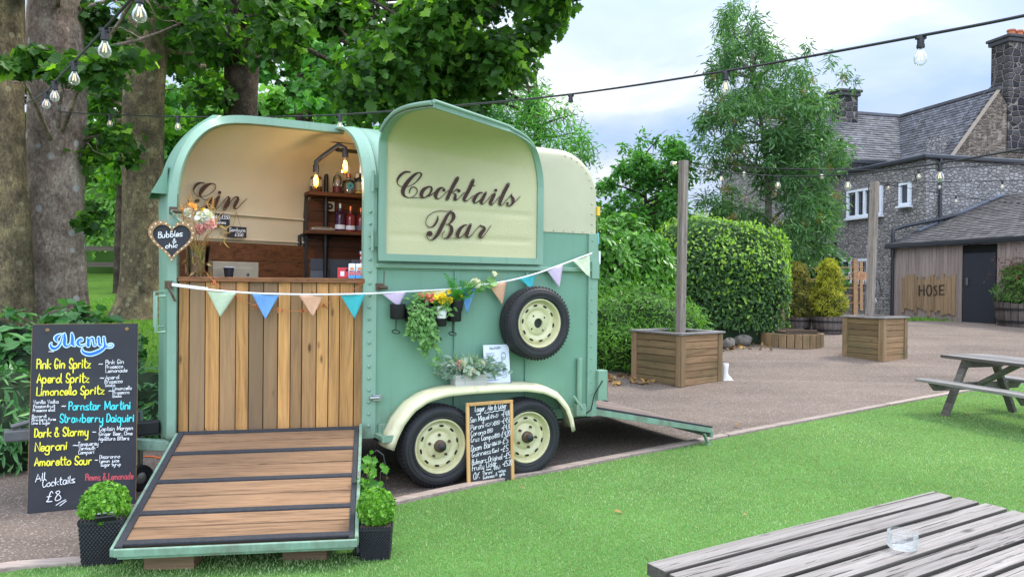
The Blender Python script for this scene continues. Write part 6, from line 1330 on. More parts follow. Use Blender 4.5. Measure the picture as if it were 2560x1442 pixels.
string('long string of clear bulbs crossing the sky above the trailer', [(2780, -10, 3.0), (2560, 40, 3.25), (2302, 90, 3.6), (1815, 178, 4.7), (1427, 236, 5.6), (1120, 266, 6.1), (850, 287, 6.5), (640, 293, 7.0), (445, 292, 7.7), (275, 287, 8.8), (150, 280, 10)], [2302, 1815, 1427, 1120, 850, 445, 275])
string('short string of clear bulbs dropping past the left tree trunks', [(430, -95, 3.0), (350, -25, 3.3), (262, 72, 3.7), (188, 152, 4.5), (138, 203, 5.3), (112, 232, 6.3), (60, 262, 9)], [349, 262, 186, 137, 116])
string('string of clear bulbs from the nearer post sweeping towards the right edge', [(1708, 408, 12.3), (1802, 428, 10), (1945, 440, 8.4), (2120, 437, 7.0), (2350, 408, 5.7), (2600, 365, 4.9)], [1803, 1945, 2120, 2350])
string('string of clear bulbs running level from the nearer post to the house', [(1708, 406, 12.3), (1860, 418, 11.5), (2055, 424, 11), (2295, 423, 10.5), (2640, 405, 10)], [1860, 2055, 2297])
string('string of clear bulbs from the farther post to the right, along the house wall', [(2187, 458, 16.8), (2350, 455, 15), (2505, 452, 13), (2640, 448, 12)], [2221, 2349, 2506])
string('string with one small bulb sagging from the farther post over the barn roof', [(2187, 456, 16.8), (2390, 490, 15.5), (2640, 520, 14)], [2390])
tt = thing('socket_lamp', 'single clear bulb lying sideways on top of the nearer post', 'bulb', WM(at(1706, 409, 12.2))); bulb_parts(tt, (-.03, 0, .01), 1.3, dirv=(-1, 0, -.1))
tt = thing('post_wire', 'black wire with a bulb hanging halfway down the farther post', 'cable', WM(at(2176, 680, 16.0))); o_ = at(2176, 680, 16.0); b = MB(); b.tube(cat_rom([at(x, y, 16.1) - o_ for x, y in ((2172, 460), (2171, 560), (2173, 685), (2182, 712), (2188, 728), (2176, 745), (2160, 742), (2168, 735), (2180, 722))], 5), .012, 5); b.tube(cat_rom([at(x, y, 16.0) - o_ for x, y in ((2186, 690), (2198, 705), (2203, 735), (2192, 752))], 5), .010, 5); b.build('wire', M['black'], tt); bulb_parts(tt, at(2186, 735, 16.0) - o_, 1.5)
M['edgewood'] = wood('gap_shade_plank_edge', (.035, .03, .026, 1), (.13, .115, .10, 1), 0, .2, .9, 24, 0, long=.7)  # weathered plank sides, with the shade of the gaps put into the colour
# ---- picnic tables
def picnic(label, origin, rz, L=1.7, W_=.72, near=None, mat=None, n_=7, H=.75):
    t = thing('picnic_table', label, 'picnic table', WM(origin, rz), 'grey weathered picnic tables'); mt = mat or M['tablewood']; pw = W_ / n_
    b = MB()
    for i in range(n_):
        L2 = L * (1 + random.uniform(-.006, .006)); b.box((random.uniform(-.006, .006), -W_ / 2 + pw * (i + .5), H - .019 + random.uniform(-.002, .002)), (L2, pw - .020, .040))
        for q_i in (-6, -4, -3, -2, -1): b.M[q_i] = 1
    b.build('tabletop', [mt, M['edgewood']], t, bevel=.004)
    for sg in (-1, 1):
        b = MB()
        for j in range(2): b.box((0, sg * (.63 + .125 * (j - .5)), .44), (L, .113, .036))
        b.build('seat', M['tablewood'], t, bevel=.006)
    for xs_ in (-1, 1):
        x = xs_ * (L / 2 - .27)
        for sg in (-1, 1):
            b = MB(); b.bar((x, sg * .22, H - .04), (x, sg * .56, 0), .045, .095, (1, 0, 0)); b.build('leg', M['legwood'], t, bevel=.004)
        b = MB(); b.add([(x + a, y, z) for a in (.03, .075) for y, z in ((-.34, H - .04), (.34, H - .04), (.28, H - .13), (-.28, H - .13))], [(0, 1, 2, 3), (7, 6, 5, 4), (0, 4, 5, 1), (1, 5, 6, 2), (2, 6, 7, 3), (3, 7, 4, 0)]); b.build('top_batten', M['legwood'], t)
        b = MB(); b.add([(x - a, y, z) for a in (.03, .075) for y, z in ((-.74, .42), (.74, .42), (.66, .33), (-.66, .33))], [(0, 1, 2, 3), (7, 6, 5, 4), (0, 4, 5, 1), (1, 5, 6, 2), (2, 6, 7, 3), (3, 7, 4, 0)]); b.build('seat_beam', M['legwood'], t)
        b = MB(); b.bar((x - xs_ * .0, 0, .40), (x - xs_ * .52, 0, H - .05), .045, .10, (0, 1, 0)); b.build('brace', M['legwood'], t)
    return t
# near table: its left front corner and the far end of its first plank
H1 = .75
A = plane_pt(1612, 1402, (0, 0, H1), np.array([0, 0, 1.])); B_ = plane_pt(2328, 1224, (0, 0, H1), np.array([0, 0, 1.])); ex = unit((B_ - A)[None])[0]; L1_ = np.linalg.norm(B_ - A); ey = np.array([-ex[1], ex[0], 0]); c_ = A + ex * L1_ / 2 - ey * .36
picnic('bleached picnic table in the right foreground with a glass jar on it', (c_[0], c_[1], 0), math.atan2(ex[1], ex[0]), L1_, .72, mat=M['greywood'])
z2 = gz(5, 8.6); A = plane_pt(2349, 886, (0, 0, .75 + z2), np.array([0, 0, 1.])); ex = unit(np.array([[.31, -1.05, 0]]))[0]; ey = np.array([-ex[1], ex[0], 0]); c_ = A + ex * .85 + ey * .36
picnic('dark weathered picnic table on the turf at the right edge', (c_[0], c_[1], z2), math.atan2(ex[1], ex[0]))
jp = plane_pt(2256, 1370, (0, 0, H1 + .001), np.array([0, 0, 1.])); t = thing('glass_jar', 'low ribbed clear glass jar used as an ashtray on the near picnic table', 'jar', WM(jp))
b = MB(); rows = []
prof = [(.0005, .002), (.040, .002), (.046, .008), (.0475, .034), (.0445, .040), (.0465, .044), (.0465, .056), (.0435, .058), (.0425, .044), (.0435, .012), (.0005, .008)]
V = []
for r_, z in prof: V.append([Vector(((r_ * (1 + (.03 * math.cos(a * 14) if .008 < z < .036 and r_ > .045 else 0))) * math.cos(a), r_ * (1 + (.03 * math.cos(a * 14) if .008 < z < .036 and r_ > .045 else 0)) * math.sin(a), z)) for a in fr(0, 2 * math.pi, 84)])
b.grid(V); b.build('jar', M['jar'], t, smooth=True)
# ---- half barrel tubs with conifers
def tub(x, y, d_px, label, kind, tall, rpx, sink=0):
    p = G(x, y); Y = p[1]; r = d_px / 2 * Y / FPX; t = thing('tub_planter', label, 'planter', WM(p), 'half barrel tubs'); h = r * 1.02
    b = MB(); n_ = 22
    for i in range(n_):
        a0, a1_ = 2 * math.pi * i / n_ + .012, 2 * math.pi * (i + 1) / n_ - .012; tnt = random.random(); prof = [(r * .86, 0), (r * .95, h * .4), (r, h * (1 + random.uniform(-.04, .04)))]
        V = [(q * math.cos(a), q * math.sin(a), z) for q, z in prof for a in (a0, a1_)] + [(q * .9 * math.cos(a), q * .9 * math.sin(a), z) for q, z in prof[::-1] for a in (a0, a1_)]
        b.add(V, [(2 * j, 2 * j + 1, 2 * j + 3, 2 * j + 2) for j in range(5)], 0, tnt)
    b.build('staves', M['tubwood'], t)
    for z, q in ((h * .2, .915), (h * .72, .985)): b = MB(); b.lathe([(r * q, z - h * .05), (r * (q + .02), z - h * .05), (r * (q + .035), z + h * .05), (r * (q + .01), z + h * .05)], 28); b.build('hoop', M['black'], t)
    b = MB(); b.lathe([(r * .93, h * .86), (.0005, h * .9)], 20); b.build('soil', M['soil'], t)
    return p, r, h, t, Y
def conifer(base, h0, Hc, r, label, mat, name='conifer', mat2=None, n=5200, size=.075):
    t = thing(name, label, 'conifer', WM((base[0], base[1], base[2] + h0))); b = MB(); b.tube([(0, 0, -.05), (0, 0, Hc * .5)], [.05, .03], 8); b.build('trunk', M['bark_dark'], t)
    z = RNG.random(n) ** .9; a = RNG.random(n) * 6.283; lob = 1 + .16 * np.sin(a * 3 + z * 14) + .12 * np.sin(a * 5 - z * 23) + .08 * np.sin(z * 40 + a * 2); rr2 = r * np.interp(z, [0, .12, .3, .45, .6, .8, .93, 1], [.62, .92, 1.0, .86, .72, .64, .50, .12]) * lob * (.72 + .28 * np.sqrt(RNG.random(n))); P = np.column_stack([np.cos(a) * rr2, np.sin(a) * rr2, z * Hc]); N = np.column_stack([np.cos(a), np.sin(a), np.full(n, .5)]); 
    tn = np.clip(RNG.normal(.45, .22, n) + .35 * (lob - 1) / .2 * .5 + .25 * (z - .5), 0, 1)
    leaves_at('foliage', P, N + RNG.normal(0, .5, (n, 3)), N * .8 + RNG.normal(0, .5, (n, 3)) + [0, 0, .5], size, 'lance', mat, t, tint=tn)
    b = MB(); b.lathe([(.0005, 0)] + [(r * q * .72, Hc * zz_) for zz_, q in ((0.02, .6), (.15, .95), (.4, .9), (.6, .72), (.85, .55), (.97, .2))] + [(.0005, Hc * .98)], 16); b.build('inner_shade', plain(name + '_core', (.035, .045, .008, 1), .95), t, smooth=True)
p, r, h, t, Y = tub(1991, 826, 70, 'half barrel tub with a bronze green conifer, left of the pair', 0, 0, 0); hp_ = lambda y, yb: (yb - y) * Y / FPX
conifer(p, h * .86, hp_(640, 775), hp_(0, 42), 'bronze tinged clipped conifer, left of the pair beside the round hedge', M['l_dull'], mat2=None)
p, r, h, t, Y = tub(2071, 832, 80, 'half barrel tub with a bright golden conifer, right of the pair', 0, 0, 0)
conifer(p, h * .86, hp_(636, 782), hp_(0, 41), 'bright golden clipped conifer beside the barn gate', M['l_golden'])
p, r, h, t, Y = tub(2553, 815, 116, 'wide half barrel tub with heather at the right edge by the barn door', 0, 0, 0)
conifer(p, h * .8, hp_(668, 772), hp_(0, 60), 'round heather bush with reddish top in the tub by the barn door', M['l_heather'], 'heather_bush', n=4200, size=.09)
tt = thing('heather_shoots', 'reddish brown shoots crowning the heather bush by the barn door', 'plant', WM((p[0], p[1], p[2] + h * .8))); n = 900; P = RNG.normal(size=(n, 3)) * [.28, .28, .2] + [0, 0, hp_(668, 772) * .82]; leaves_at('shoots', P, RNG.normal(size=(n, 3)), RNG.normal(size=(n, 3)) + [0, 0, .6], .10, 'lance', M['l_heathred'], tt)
# ---- whole barrel by the hedge, sleepers ring with grating, rocks, boots
p = G(1936, 832); Y = p[1]; t = thing('barrel', 'old wooden barrel with rusty hoops half hidden by the round hedge', 'barrel', WM(p)); hb = (832 - 728) * Y / FPX; rb = 25 * Y / FPX; b = MB()
for i in range(18):
    a0, a1_ = 2 * math.pi * i / 18 + .01, 2 * math.pi * (i + 1) / 18 - .01; V = [(q * rb * math.cos(a), q * rb * math.sin(a), z * hb) for q, z in ((.84, 0), (.97, .3), (1, .5), (.97, .7), (.84, 1)) for a in (a0, a1_)]; b.add(V, [(2 * j, 2 * j + 1, 2 * j + 3, 2 * j + 2) for j in range(4)])
b.build('staves', M['barrel'], t)
for z, q in ((.08, .88), (.3, .985), (.7, .985), (.92, .88)): b = MB(); b.lathe([(rb * q, (z - .03) * hb), (rb * (q + .02), (z - .03) * hb), (rb * (q + .02), (z + .03) * hb), (rb * q, (z + .03) * hb)], 24); b.build('hoop', M['rust'], t)
b = MB(); b.lathe([(rb * .82, hb * .97), (.0005, hb * .97)], 18); b.build('barrel_head', M['barrel'], t)
p = G(2005, 872); Y = p[1]; rc_ = 76 * Y / FPX; hr = 36 * Y / FPX; t = thing('sleeper_ring', 'low round bed edged with upright timber sleepers behind the farther planter', 'raised bed', WM((p[0], p[1] + rc_, p[2]))); b = MB()
for i in range(26):
    a = 2 * math.pi * i / 26; b.box((rc_ * math.cos(a), rc_ * math.sin(a), hr / 2), (.06, 2 * math.pi * rc_ / 26 - .01, hr * random.uniform(.96, 1.02)), Matrix.Rotation(a, 3, 'Z'))
b.build('sleepers', M['planterv'], t, bevel=.004); b = MB(); b.lathe([(rc_ - .02, hr - .05), (.0005, hr - .03)], 26); b.build('soil', M['soil'], t)
t = thing('metal_grate', 'flat rusty metal tray lying on the round sleeper bed', 'tray', WM((p[0] + .02, p[1] + rc_ * .7, p[2] + hr + .03), .2)); b = MB(); b.box((0, 0, 0), (.72, .5, .03)); b.box((0, -.24, .03), (.72, .02, .05)); b.box((0, .24, .03), (.72, .02, .05)); b.build('tray', M['rust'], t, bevel=.004)
def boot(x, y, hpx, label, rz):
    p = G(x, y); h = hpx * p[1] / FPX; t = thing('boot_planter', label, 'boot ornament', WM(p, rz), 'white welly boot ornaments'); b = MB(); s = h / .3
    rows = []
    for z, cx_, rx, ry in ((0, .035, .088, .042), (.012, .035, .09, .044), (.045, .03, .082, .043), (.075, .012, .062, .042), (.11, 0, .046, .042), (.16, -.002, .043, .042), (.24, 0, .05, .048), (.29, 0, .054, .052), (.30, 0, .05, .048), (.28, 0, .044, .042)): rows.append([(s * (cx_ + rx * math.cos(a)), s * ry * math.sin(a), s * z) for a in fr(0, 2 * math.pi, 20)])
    b.grid(rows); b.add(rows[0][:-1], [tuple(range(20))[::-1]]); b.build('boot', M['plasticwhite'], t, smooth=True); b = MB(); b.box((.035 * s, 0, .004), (.19 * s, .088 * s, .012)); b.build('sole', M['plasticwhite'], t, bevel=.003)
boot(1814, 950, 42, 'white boot ornament tucked behind the nearer square planter', .2); boot(2502, 812, 26, 'white boot ornament standing between the barn door and the heather tub', .1); boot(2028, 826, 30, 'white boot ornament between the two conifer tubs', -.4)
stone_m = plain('garden_rock', (.15, .13, .11, 1), .9, var=.35, scale=5, bump=.8, bscale=14, dirt=(.10, .10, .06, 1))
def rock(x, y, wpx, hpx, label):
    p = G(x, y); a, h = wpx / 2 * p[1] / FPX, hpx * p[1] / FPX; b = MB(); rows = []; ph = random.random() * 9
    for i in range(9):
        th = math.pi * i / 8; rows.append([((a * math.sin(th) * math.cos(f)) * (1 + .2 * math.sin(3 * f + ph + i)), a * .8 * math.sin(th) * math.sin(f), h * (.45 - .55 * math.cos(th)) * (1 + .12 * math.sin(2 * f + ph))) for f in fr(0, 2 * math.pi, 12)])
    b.grid(rows); o = b.build('garden_rock', stone_m); o.location = p; tag(o, label, 'rock', 'rocks at the foot of the hedge')
rock(1822, 872, 34, 26, 'pale blocky rock at the hedge foot nearest the timber planter'); rock(1857, 864, 46, 26, 'larger dark rock at the hedge foot'); rock(1893, 842, 44, 22, 'flat rock between the hedge and the barrel'); rock(1506, 956, 22, 16, 'small pale stone at the foot of the low hedge by the trailer')
# dead leaves at the hedge foot
P = np.array([G(random.uniform(1790, 1925), random.uniform(838, 876), .02) for _ in range(160)] + [G(random.uniform(1500, 1640), random.uniform(935, 962), .02) for _ in range(110)]); m_ = len(P)
o = leaves_at('leaf_litter', P, RNG.normal(0, .6, (m_, 3)) + [0, 0, 1], RNG.normal(size=(m_, 3)), .10, 'oval', M['deadleaf']); tag(o, 'scattered brown leaf litter along the foot of the hedges', 'leaf litter', kind='stuff')
# ---- house
AV = np.array([math.cos(R(14)), math.sin(R(14)), 0]); BV = np.array([-math.sin(R(14)), math.cos(R(14)), 0]); K = np.array([14.4, 26., 0]); ZG = .53
def HM(p): return Matrix(((AV[0], BV[0], 0, p[0]), (AV[1], BV[1], 0, p[1]), (0, 0, 1, p[2]), (0, 0, 0, 1)))
hs_ = thing('stone_house', 'two storey rubble stone house with dark tiled roofs behind the barn', 'house', HM((K[0], K[1], 0)))
def hl(p): v = np.asarray(p) - np.array([K[0], K[1], 0]); return np.array([v @ AV, v @ BV, v[2]])
def w1(x, y, o=0.): return hl(plane_pt(x, y, K - BV * o, BV))
def w2(x, y, o=0.): return hl(plane_pt(x, y, K - AV * o, AV))
zt = w1(2312, 396)[2]
b = MB(); b.box((4.5, 5.5, (zt + ZG) / 2 - .2), (9, 11, zt - ZG + .4)); b.build('wall', M['stone'], hs_)
# gutter and fascia
b = MB(); b.box((4.4, -.08, zt + .06), (9.2, .16, .16)); b.box((-.08, 5.4, zt + .06), (.16, 11.1, .16)); b.build('gutter', M['gutter'], hs_, bevel=.04)
b = MB(); b.box((4.5, 5.5, zt + .13), (9.0, 11, .10)); b.build('flat_roof', M['lead'], hs_)
# upper roofs: ridge running towards the viewer, and a wing to the left
R1 = hl(at(2495, 225, 29.0)); R0 = hl(at(2250, 292, 33.9)); zr = (R1[2] + R0[2]) / 2; xr = (R1[0] + R0[0]) / 2
def tiles(b, O, ux, uy, uz, nx, ny, tw, th, mat=0):
    """courses of tiles: O eave corner, ux along the eave, uy up the slope, uz outwards"""
    for j in range(ny):
        off = (j % 2) * .5
        for i in range(nx):
            a0 = (i + off) * tw; a1_ = a0 + tw * .97; v0 = j * th; v1 = v0 + th * 1.25; z0_, z1_ = .035 + random.uniform(-.006, .008), .006
            p = [O + ux * a0 + uy * v0 + uz * z0_, O + ux * a1_ + uy * v0 + uz * z0_, O + ux * a1_ + uy * v1 + uz * z1_, O + ux * a0 + uy * v1 + uz * z1_, O + ux * a0 + uy * v0, O + ux * a1_ + uy * v0]
            b.add(p, [(0, 1, 2, 3), (4, 5, 1, 0)], mat)
zE = zt + .25; rise = zr - zE; run = rise / 1.28
X_, Y_, Z_ = np.array([1., 0, 0]), np.array([0, 1., 0]), np.array([0, 0, 1.])
up = unit(np.array([[run, 0, rise]]))[0]; sl = math.hypot(run, rise); b = MB()
tiles(b, np.array([xr - run, R1[1], zE]), Y_, up, unit(np.array([[-rise, 0, run]]))[0], int((R0[1] - R1[1] + 1.2) / .3), int(sl / .16), .3, .16)
b.box((xr, (R1[1] + R0[1]) / 2, zr + .03), (.2, R0[1] - R1[1] + .3, .12)); b.build('roof', M['slate'], hs_)
ze2 = zr - 2.55; up2 = unit(np.array([[0, 2.3, 2.55]]))[0]; b = MB(); tiles(b, np.array([xr - 7.6, R0[1] - 2.3, ze2]), X_, up2, unit(np.array([[0, -2.55, 2.3]]))[0], 25, int(3.43 / .16), .31, .16); b.box((xr - 3.8, R0[1], zr + .03), (7.6, .2, .12)); b.build('wing_roof', M['slate'], hs_)
b = MB(); b.box((xr - 3.9, R0[1] + .3, (ze2 + ZG) / 2), (7.2, 4.4, ze2 - ZG)); b.build('wing_wall', M['stone'], hs_)
b = MB(); b.box((xr - 3.8, R0[1] - 2.36, ze2 - .02), (7.7, .14, .14)); b.build('wing_gutter', M['gutter'], hs_)
# gable towards the viewer
yg = R1[1] - .02; b = MB(); b.prism([(xr - run - .02, yg, zE - .2), (xr + run, yg, zE - .2), (xr + run, yg, zE), (xr, yg, zr - .02), (xr - run - .02, yg, zE)], (0, .25, 0)); b.build('gable', M['gable'], hs_)
b = MB(); b.bar((xr - run - .1, yg - .06, zE - .05), (xr + .05, yg - .06, zr + .06), .10, .07, (0, 1, 0)); b.build('verge', plain('verge_mortar', (.34, .28, .22, 1), .9), hs_)
# right lean-to roof against the gable
b = MB(); pR = w1(2500, 392, -2.6); upr = unit(np.array([[1.6, 0, 1.2]]))[0]; tiles(b, np.array([pR[0] - .1, .6, zt + .2]), Y_, upr, unit(np.array([[-1.2, 0, 1.6]]))[0], 7, 20, .3, .16); b.build('side_roof', M['slate2'], hs_)
b = MB(); b.bar((pR[0] - .2, .5, zt + .2), (pR[0] + 2.4, .5, zt + 2.1), .2, .06, (0, 1, 0)); b.build('flashing', M['lead'], hs_)
# chimneys
def chimney(name, c_, wx, wy, z0, z1, mat, pots):
    b = MB(); b.box((c_[0], c_[1], (z0 + z1) / 2), (wx, wy, z1 - z0)); o = b.build(name, mat, hs_)
    b = MB(); b.box((c_[0], c_[1], z1 - .04), (wx + .18, wy + .18, .16)); b.box((c_[0], c_[1], z1 + .10), (wx + .30, wy + .30, .12)); b.build('chimney_cap', M['stonecap'], o, bevel=.03)
    for dx in pots:
        b = MB(); b.lathe([(.15, z1 + .15), (.145, z1 + .18), (.135, z1 + .42), (.16, z1 + .44), (.16, z1 + .50), (.12, z1 + .50), (.11, z1 + .2)], 16, Matrix.Translation((c_[0] + dx, c_[1], 0))); b.build('chimney_pot', M['terracotta'], o, smooth=True)
cR = hl(at(2548, 160, 29.3)); zc1 = hl(at(2535, 100, 29.2))[2]; chimney('chimney', (cR[0] + .15, yg + .35), 1.55, .8, zr - 2.4, zc1, M['chimney'], (-.25, .12, .5))
cL = hl(at(2108, 260, 33.0)); zc2 = hl(at(2108, 238, 33))[2]; chimney('chimney', (cL[0], cL[1]), .95, .7, zr - .8, zc2, M['chimney'], ())
b = MB(); cS = hl(at(2352, 365, 29.5)); b.box((cS[0], cS[1], cS[2] - .1), (.75, .7, .8)); b.build('parapet_stub', M['stone'], hs_); b = MB(); b.box((cS[0] + .5, cS[1] - .2, cS[2] - .2), (.25, .5, .4)); b.build('flashing', M['lead'], hs_)
b = MB(); b.tube(cat_rom([at(x, y, 28.6) - 0 for x, y in ((2494, 168), (2494, 180))], 2) and [hl(at(x, y, 28.7)) for x, y in ((2492, 160), (2493, 182), (2480, 215), (2445, 250), (2405, 300))], .02, 5); b.build('aerial_cable', M['gutter'], hs_)
# downpipes
b = MB(); x0 = w1(2346, 420); x1 = w1(2346, 582); b.tube([(x0[0], -.1, zt), (x0[0], -.1, x1[2])], .055, 10); b.tube([(x0[0], -.1, w1(2346, 570)[2]), (x0[0] + .3, -.1, w1(2346, 570)[2] + .02)], .04, 8); b.build('downpipe', M['gutter'], hs_, smooth=True)
b = MB(); b.tube([w1(2640, 478, .12), w1(2560, 500, .12), w1(2345, 549, .12), w1(2255, 567, .12), w1(2234, 575, .12), w1(2232, 590, .12), w1(2231, 640, .12)], .065, 10); b.build('soil_pipe', M['gutter'], hs_, smooth=True)
b = MB(); b.tube([w2(2060, 575, .12), w2(2060, 640, .12)], .07, 8); b.tube([w2(2090, 608, .12), w2(2074, 615, .12), w2(2072, 640, .12)], .06, 8); b.build('soil_pipe', M['gutter'], hs_, smooth=True)
# windows in the left wall, looking along the wall measure
def window(x0, y0, x1, y1, mull=(), openl=False):
    A = w2(x0, y1); B_ = w2(x1, y0); ya, yb = max(A[1], B_[1]), min(A[1], B_[1]); C_ = w2(x1, y1); z0 = (A[2] + C_[2]) / 2; D_ = w2(x0, y0); z1 = (D_[2] + B_[2]) / 2
    b = MB(); t_ = .09
    for c_, d in (((-.06, (ya + yb) / 2, z0 + t_ / 2), (.12, ya - yb, t_)), ((-.06, (ya + yb) / 2, z1 - t_ / 2), (.12, ya - yb, t_)), ((-.06, ya - t_ / 2, (z0 + z1) / 2), (.12, t_, z1 - z0 - 2 * t_)), ((-.06, yb + t_ / 2, (z0 + z1) / 2), (.12, t_, z1 - z0 - 2 * t_))): b.box(c_, d)
    for m_ in mull: y_ = ya + (yb - ya) * m_; b.box((-.06, y_, (z0 + z1) / 2), (.115, .10, z1 - z0 - 2 * t_))
    b.box((-.10, (ya + yb) / 2, z0 - .05), (.22, ya - yb + .1, .07)); f = b.build('window', M['pvc'], hs_, bevel=.01)
    b = MB(); b.box((-.01, (ya + yb) / 2, (z0 + z1) / 2), (.03, ya - yb - .1, z1 - z0 - .1)); b.build('pane', M['pane'], f)
    b = MB(); b.box((-.015, (ya + yb) / 2, z1 + .13), (.05, ya - yb + .4, .24)); b.build('lintel', M['stonecap'] if False else M['stone'], hs_)
window(2121, 472, 2209, 542, (.30, .52)); window(2252, 457, 2280, 514, ()); window(2105, 648, 2176, 705, (.35, .6))
# ---- barn
B0 = K - AV * 1.35; br0 = hl(B0); brn = thing('timber_barn', 'low timber clad barn with a dark blue door and brown tiled lean to roof', 'barn', HM((K[0], K[1], 0)))
xb = br0[0]; NX = -AV
def bw(x, y, o=0.): v = hl(plane_pt(x, y, B0 - AV * o, AV)); return v      # on the barn's long front wall
eav = bw(2400, 613)[2]; g0 = ZG - .05
yd0, yd1 = bw(2408, 700)[1], bw(2492, 700)[1]
b = MB(); y = -.02; 
def cladding(b, y0, y1, z0, z1):
    y = y0
    while y > y1:
        wd_ = min(.145, y - y1); b.box((xb - .012 + random.uniform(-.004, .004), y - wd_ / 2, (z0 + z1) / 2), (.03, wd_ - .010, z1 - z0)); y -= .145
cladding(b, -.05, yd0 + .02, g0, eav); b.build('board_cladding', M['barn'], brn)
b = MB(); cladding(b, yd1 - .02, -9.5, g0, eav); b.build('board_cladding', M['barn'], brn)
b = MB(); b.box((xb + 2.4, -4.8, (g0 + eav) / 2), (4.7, 9.4, eav - g0)); b.build('barn_body', M['dark'], brn)
dz = bw(2450, 632)[2]; b = MB(); b.box((xb + .0, (yd0 + yd1) / 2, (g0 + dz) / 2), (.05, yd0 - yd1 - .04, dz - g0)); dr_ = b.build('door', M['barndoor'], brn); b = MB(); q = bw(2421, 704); b.box((xb - .05, q[1], q[2]), (.03, .07, .22)); b.build('handle', M['steel'], dr_, bevel=.006)
b = MB(); q = bw(2225, 640); b.tube([(xb - .05, -.08, g0), (xb - .05, -.08, eav)], .06, 10); b.build('downpipe', M['gutter'], brn, smooth=True)
b = MB(); b.box((xb - .14, -4.7, eav + .08), (.14, 9.7, .16)); b.build('gutter', M['gutter'], brn, bevel=.03)
pit = R(21); upb = np.array([math.cos(pit), 0, math.sin(pit)]); nb_ = np.array([-math.sin(pit), 0, math.cos(pit)])
b = MB(); tiles(b, np.array([xb - .2, .12, eav + .14]), -Y_, upb, nb_, 34, 26, .29, .20); b.build('roof', M['slate2'], brn)
b = MB(); O = np.array([xb - .2, .0, eav + .10]); b.add([O + Y_ * .12, O - Y_ * 9.7, O - Y_ * 9.7 + upb * 5.2, O + Y_ * .12 + upb * 5.2], [(0, 1, 2, 3)]); b.build('roof_deck', M['dark'], brn)
b = MB(); O = np.array([xb - .2, -.02, eav + .2]); b.bar(O + upb * 1.3, O + upb * 5.2, .14, .05, nb_); b.build('flashing', M['lead'], brn)
# sign of rough boards
t = thing('hose_sign', 'rough board panel lettered HOSE in sticks, fixed to the barn wall', 'sign', HM((K[0], K[1], 0))); y0 = bw(2257, 740)[1]; y1 = bw(2392, 740)[1]; zt_, zb_ = bw(2325, 690)[2], bw(2325, 785)[2]; n_ = 16; b = MB()
for i in range(n_):
    ya = y0 + (y1 - y0) * i / n_; yb = y0 + (y1 - y0) * (i + 1) / n_; up_o = random.uniform(-.12, .10); dn_o = random.uniform(-.10, .16) + .10 * abs(i - 7.5) / 7.5; b.box((xb - .05, (ya + yb) / 2, (zt_ + zb_) / 2 + (up_o + dn_o) / 2), (.03, abs(yb - ya) - .008, zt_ - zb_ + up_o - dn_o))
b.build('boards', M['signwood'], t)
pen_z = lambda x, y, l: (lambda v: (v[0], v[1], v[2]))(bw(x, y, .07 + l))
pen = Pen(pen_z, .004)
for st in ([(2298, 714, 4), (2298, 738, 4)], [(2310, 713, 4), (2310, 738, 4)], [(2298, 726, 3.5), (2310, 726, 3.5)], [(2320, 714, 4), (2316, 726, 4), (2320, 738, 4), (2326, 737, 4), (2329, 726, 4), (2326, 714, 4), (2320, 714, 4)], [(2341, 715, 3.5), (2334, 718, 4), (2340, 726, 4), (2342, 735, 4), (2334, 738, 3.5)], [(2349, 713, 4), (2349, 737, 4)], [(2349, 714, 3.5), (2360, 713, 3.5)], [(2349, 725, 3.5), (2358, 725, 3.5)], [(2349, 736, 3.5), (2360, 736, 3.5)]): pen.stroke(st, 2)
pen.done('stick_lettering', M['bark_dark'], t)
# grass tuft strip at the foot of the barn
c2 = np.array([G(random.uniform(2255, 2395), random.uniform(797, 803))[:2] for _ in range(500)]); z2_ = np.array([gz(x, y) for x, y in c2]); o = blades('barn_grass', c2, z2_, .10, np.full(500, .03), M['grassb']); tag(o, 'strip of green grass at the foot of the barn wall', 'grass', kind='stuff')
# ---- gate, trellis and little hanging sign
gY = 23.3
t = thing('timber_gate', 'timber field gate with diagonal brace between the conifers and the barn', 'gate', WM(at(2140, 790, gY))); o_ = at(2140, 790, gY); gm = wood('gate_wood', (.20, .11, .05, 1), (.42, .26, .14, 1), 0, .2, .8, 14, .2); L_ = lambda x, y, Y=gY: at(x, y, Y) - o_
b = MB(); b.bar(L_(2137, 805), L_(2137, 648), .13, .13, (0, 1, 0)); b.build('gate_post', gm, t); b = MB(); b.bar(L_(2152, 775), L_(2152, 655), .09, .09, (0, 1, 0)); b.build('gate_post', gm, t)
for x0, y0, x1, y1 in ((1955, 671, 2148, 668), (1955, 699, 2148, 696), (1955, 722, 2148, 719), (1955, 740, 2130, 738), (1955, 760, 2150, 757)): b = MB(); b.bar(L_(x0, y0), L_(x1, y1), .04, .085, (0, 1, 0)); b.build('gate_rail', gm, t)
b = MB(); b.bar(L_(2112, 697), L_(2148, 668), .03, .08, (0, 1, 0)); b.build('gate_brace', gm, t)
t = thing('trellis', 'grey square trellis panel against the stone house wall', 'trellis', WM(at(2185, 790, 24.4))); o_ = at(2185, 790, 24.4); b = MB()
for x in range(2142, 2222, 10): b.bar(L_(x, 795, 24.4), L_(x, 652, 24.4), .02, .035, (0, 1, 0))
for y in range(654, 795, 13): b.bar(L_(2142, y, 24.38), L_(2220, y, 24.38), .02, .035, (0, 1, 0))
b.build('lattice', M['tablewood'], t)
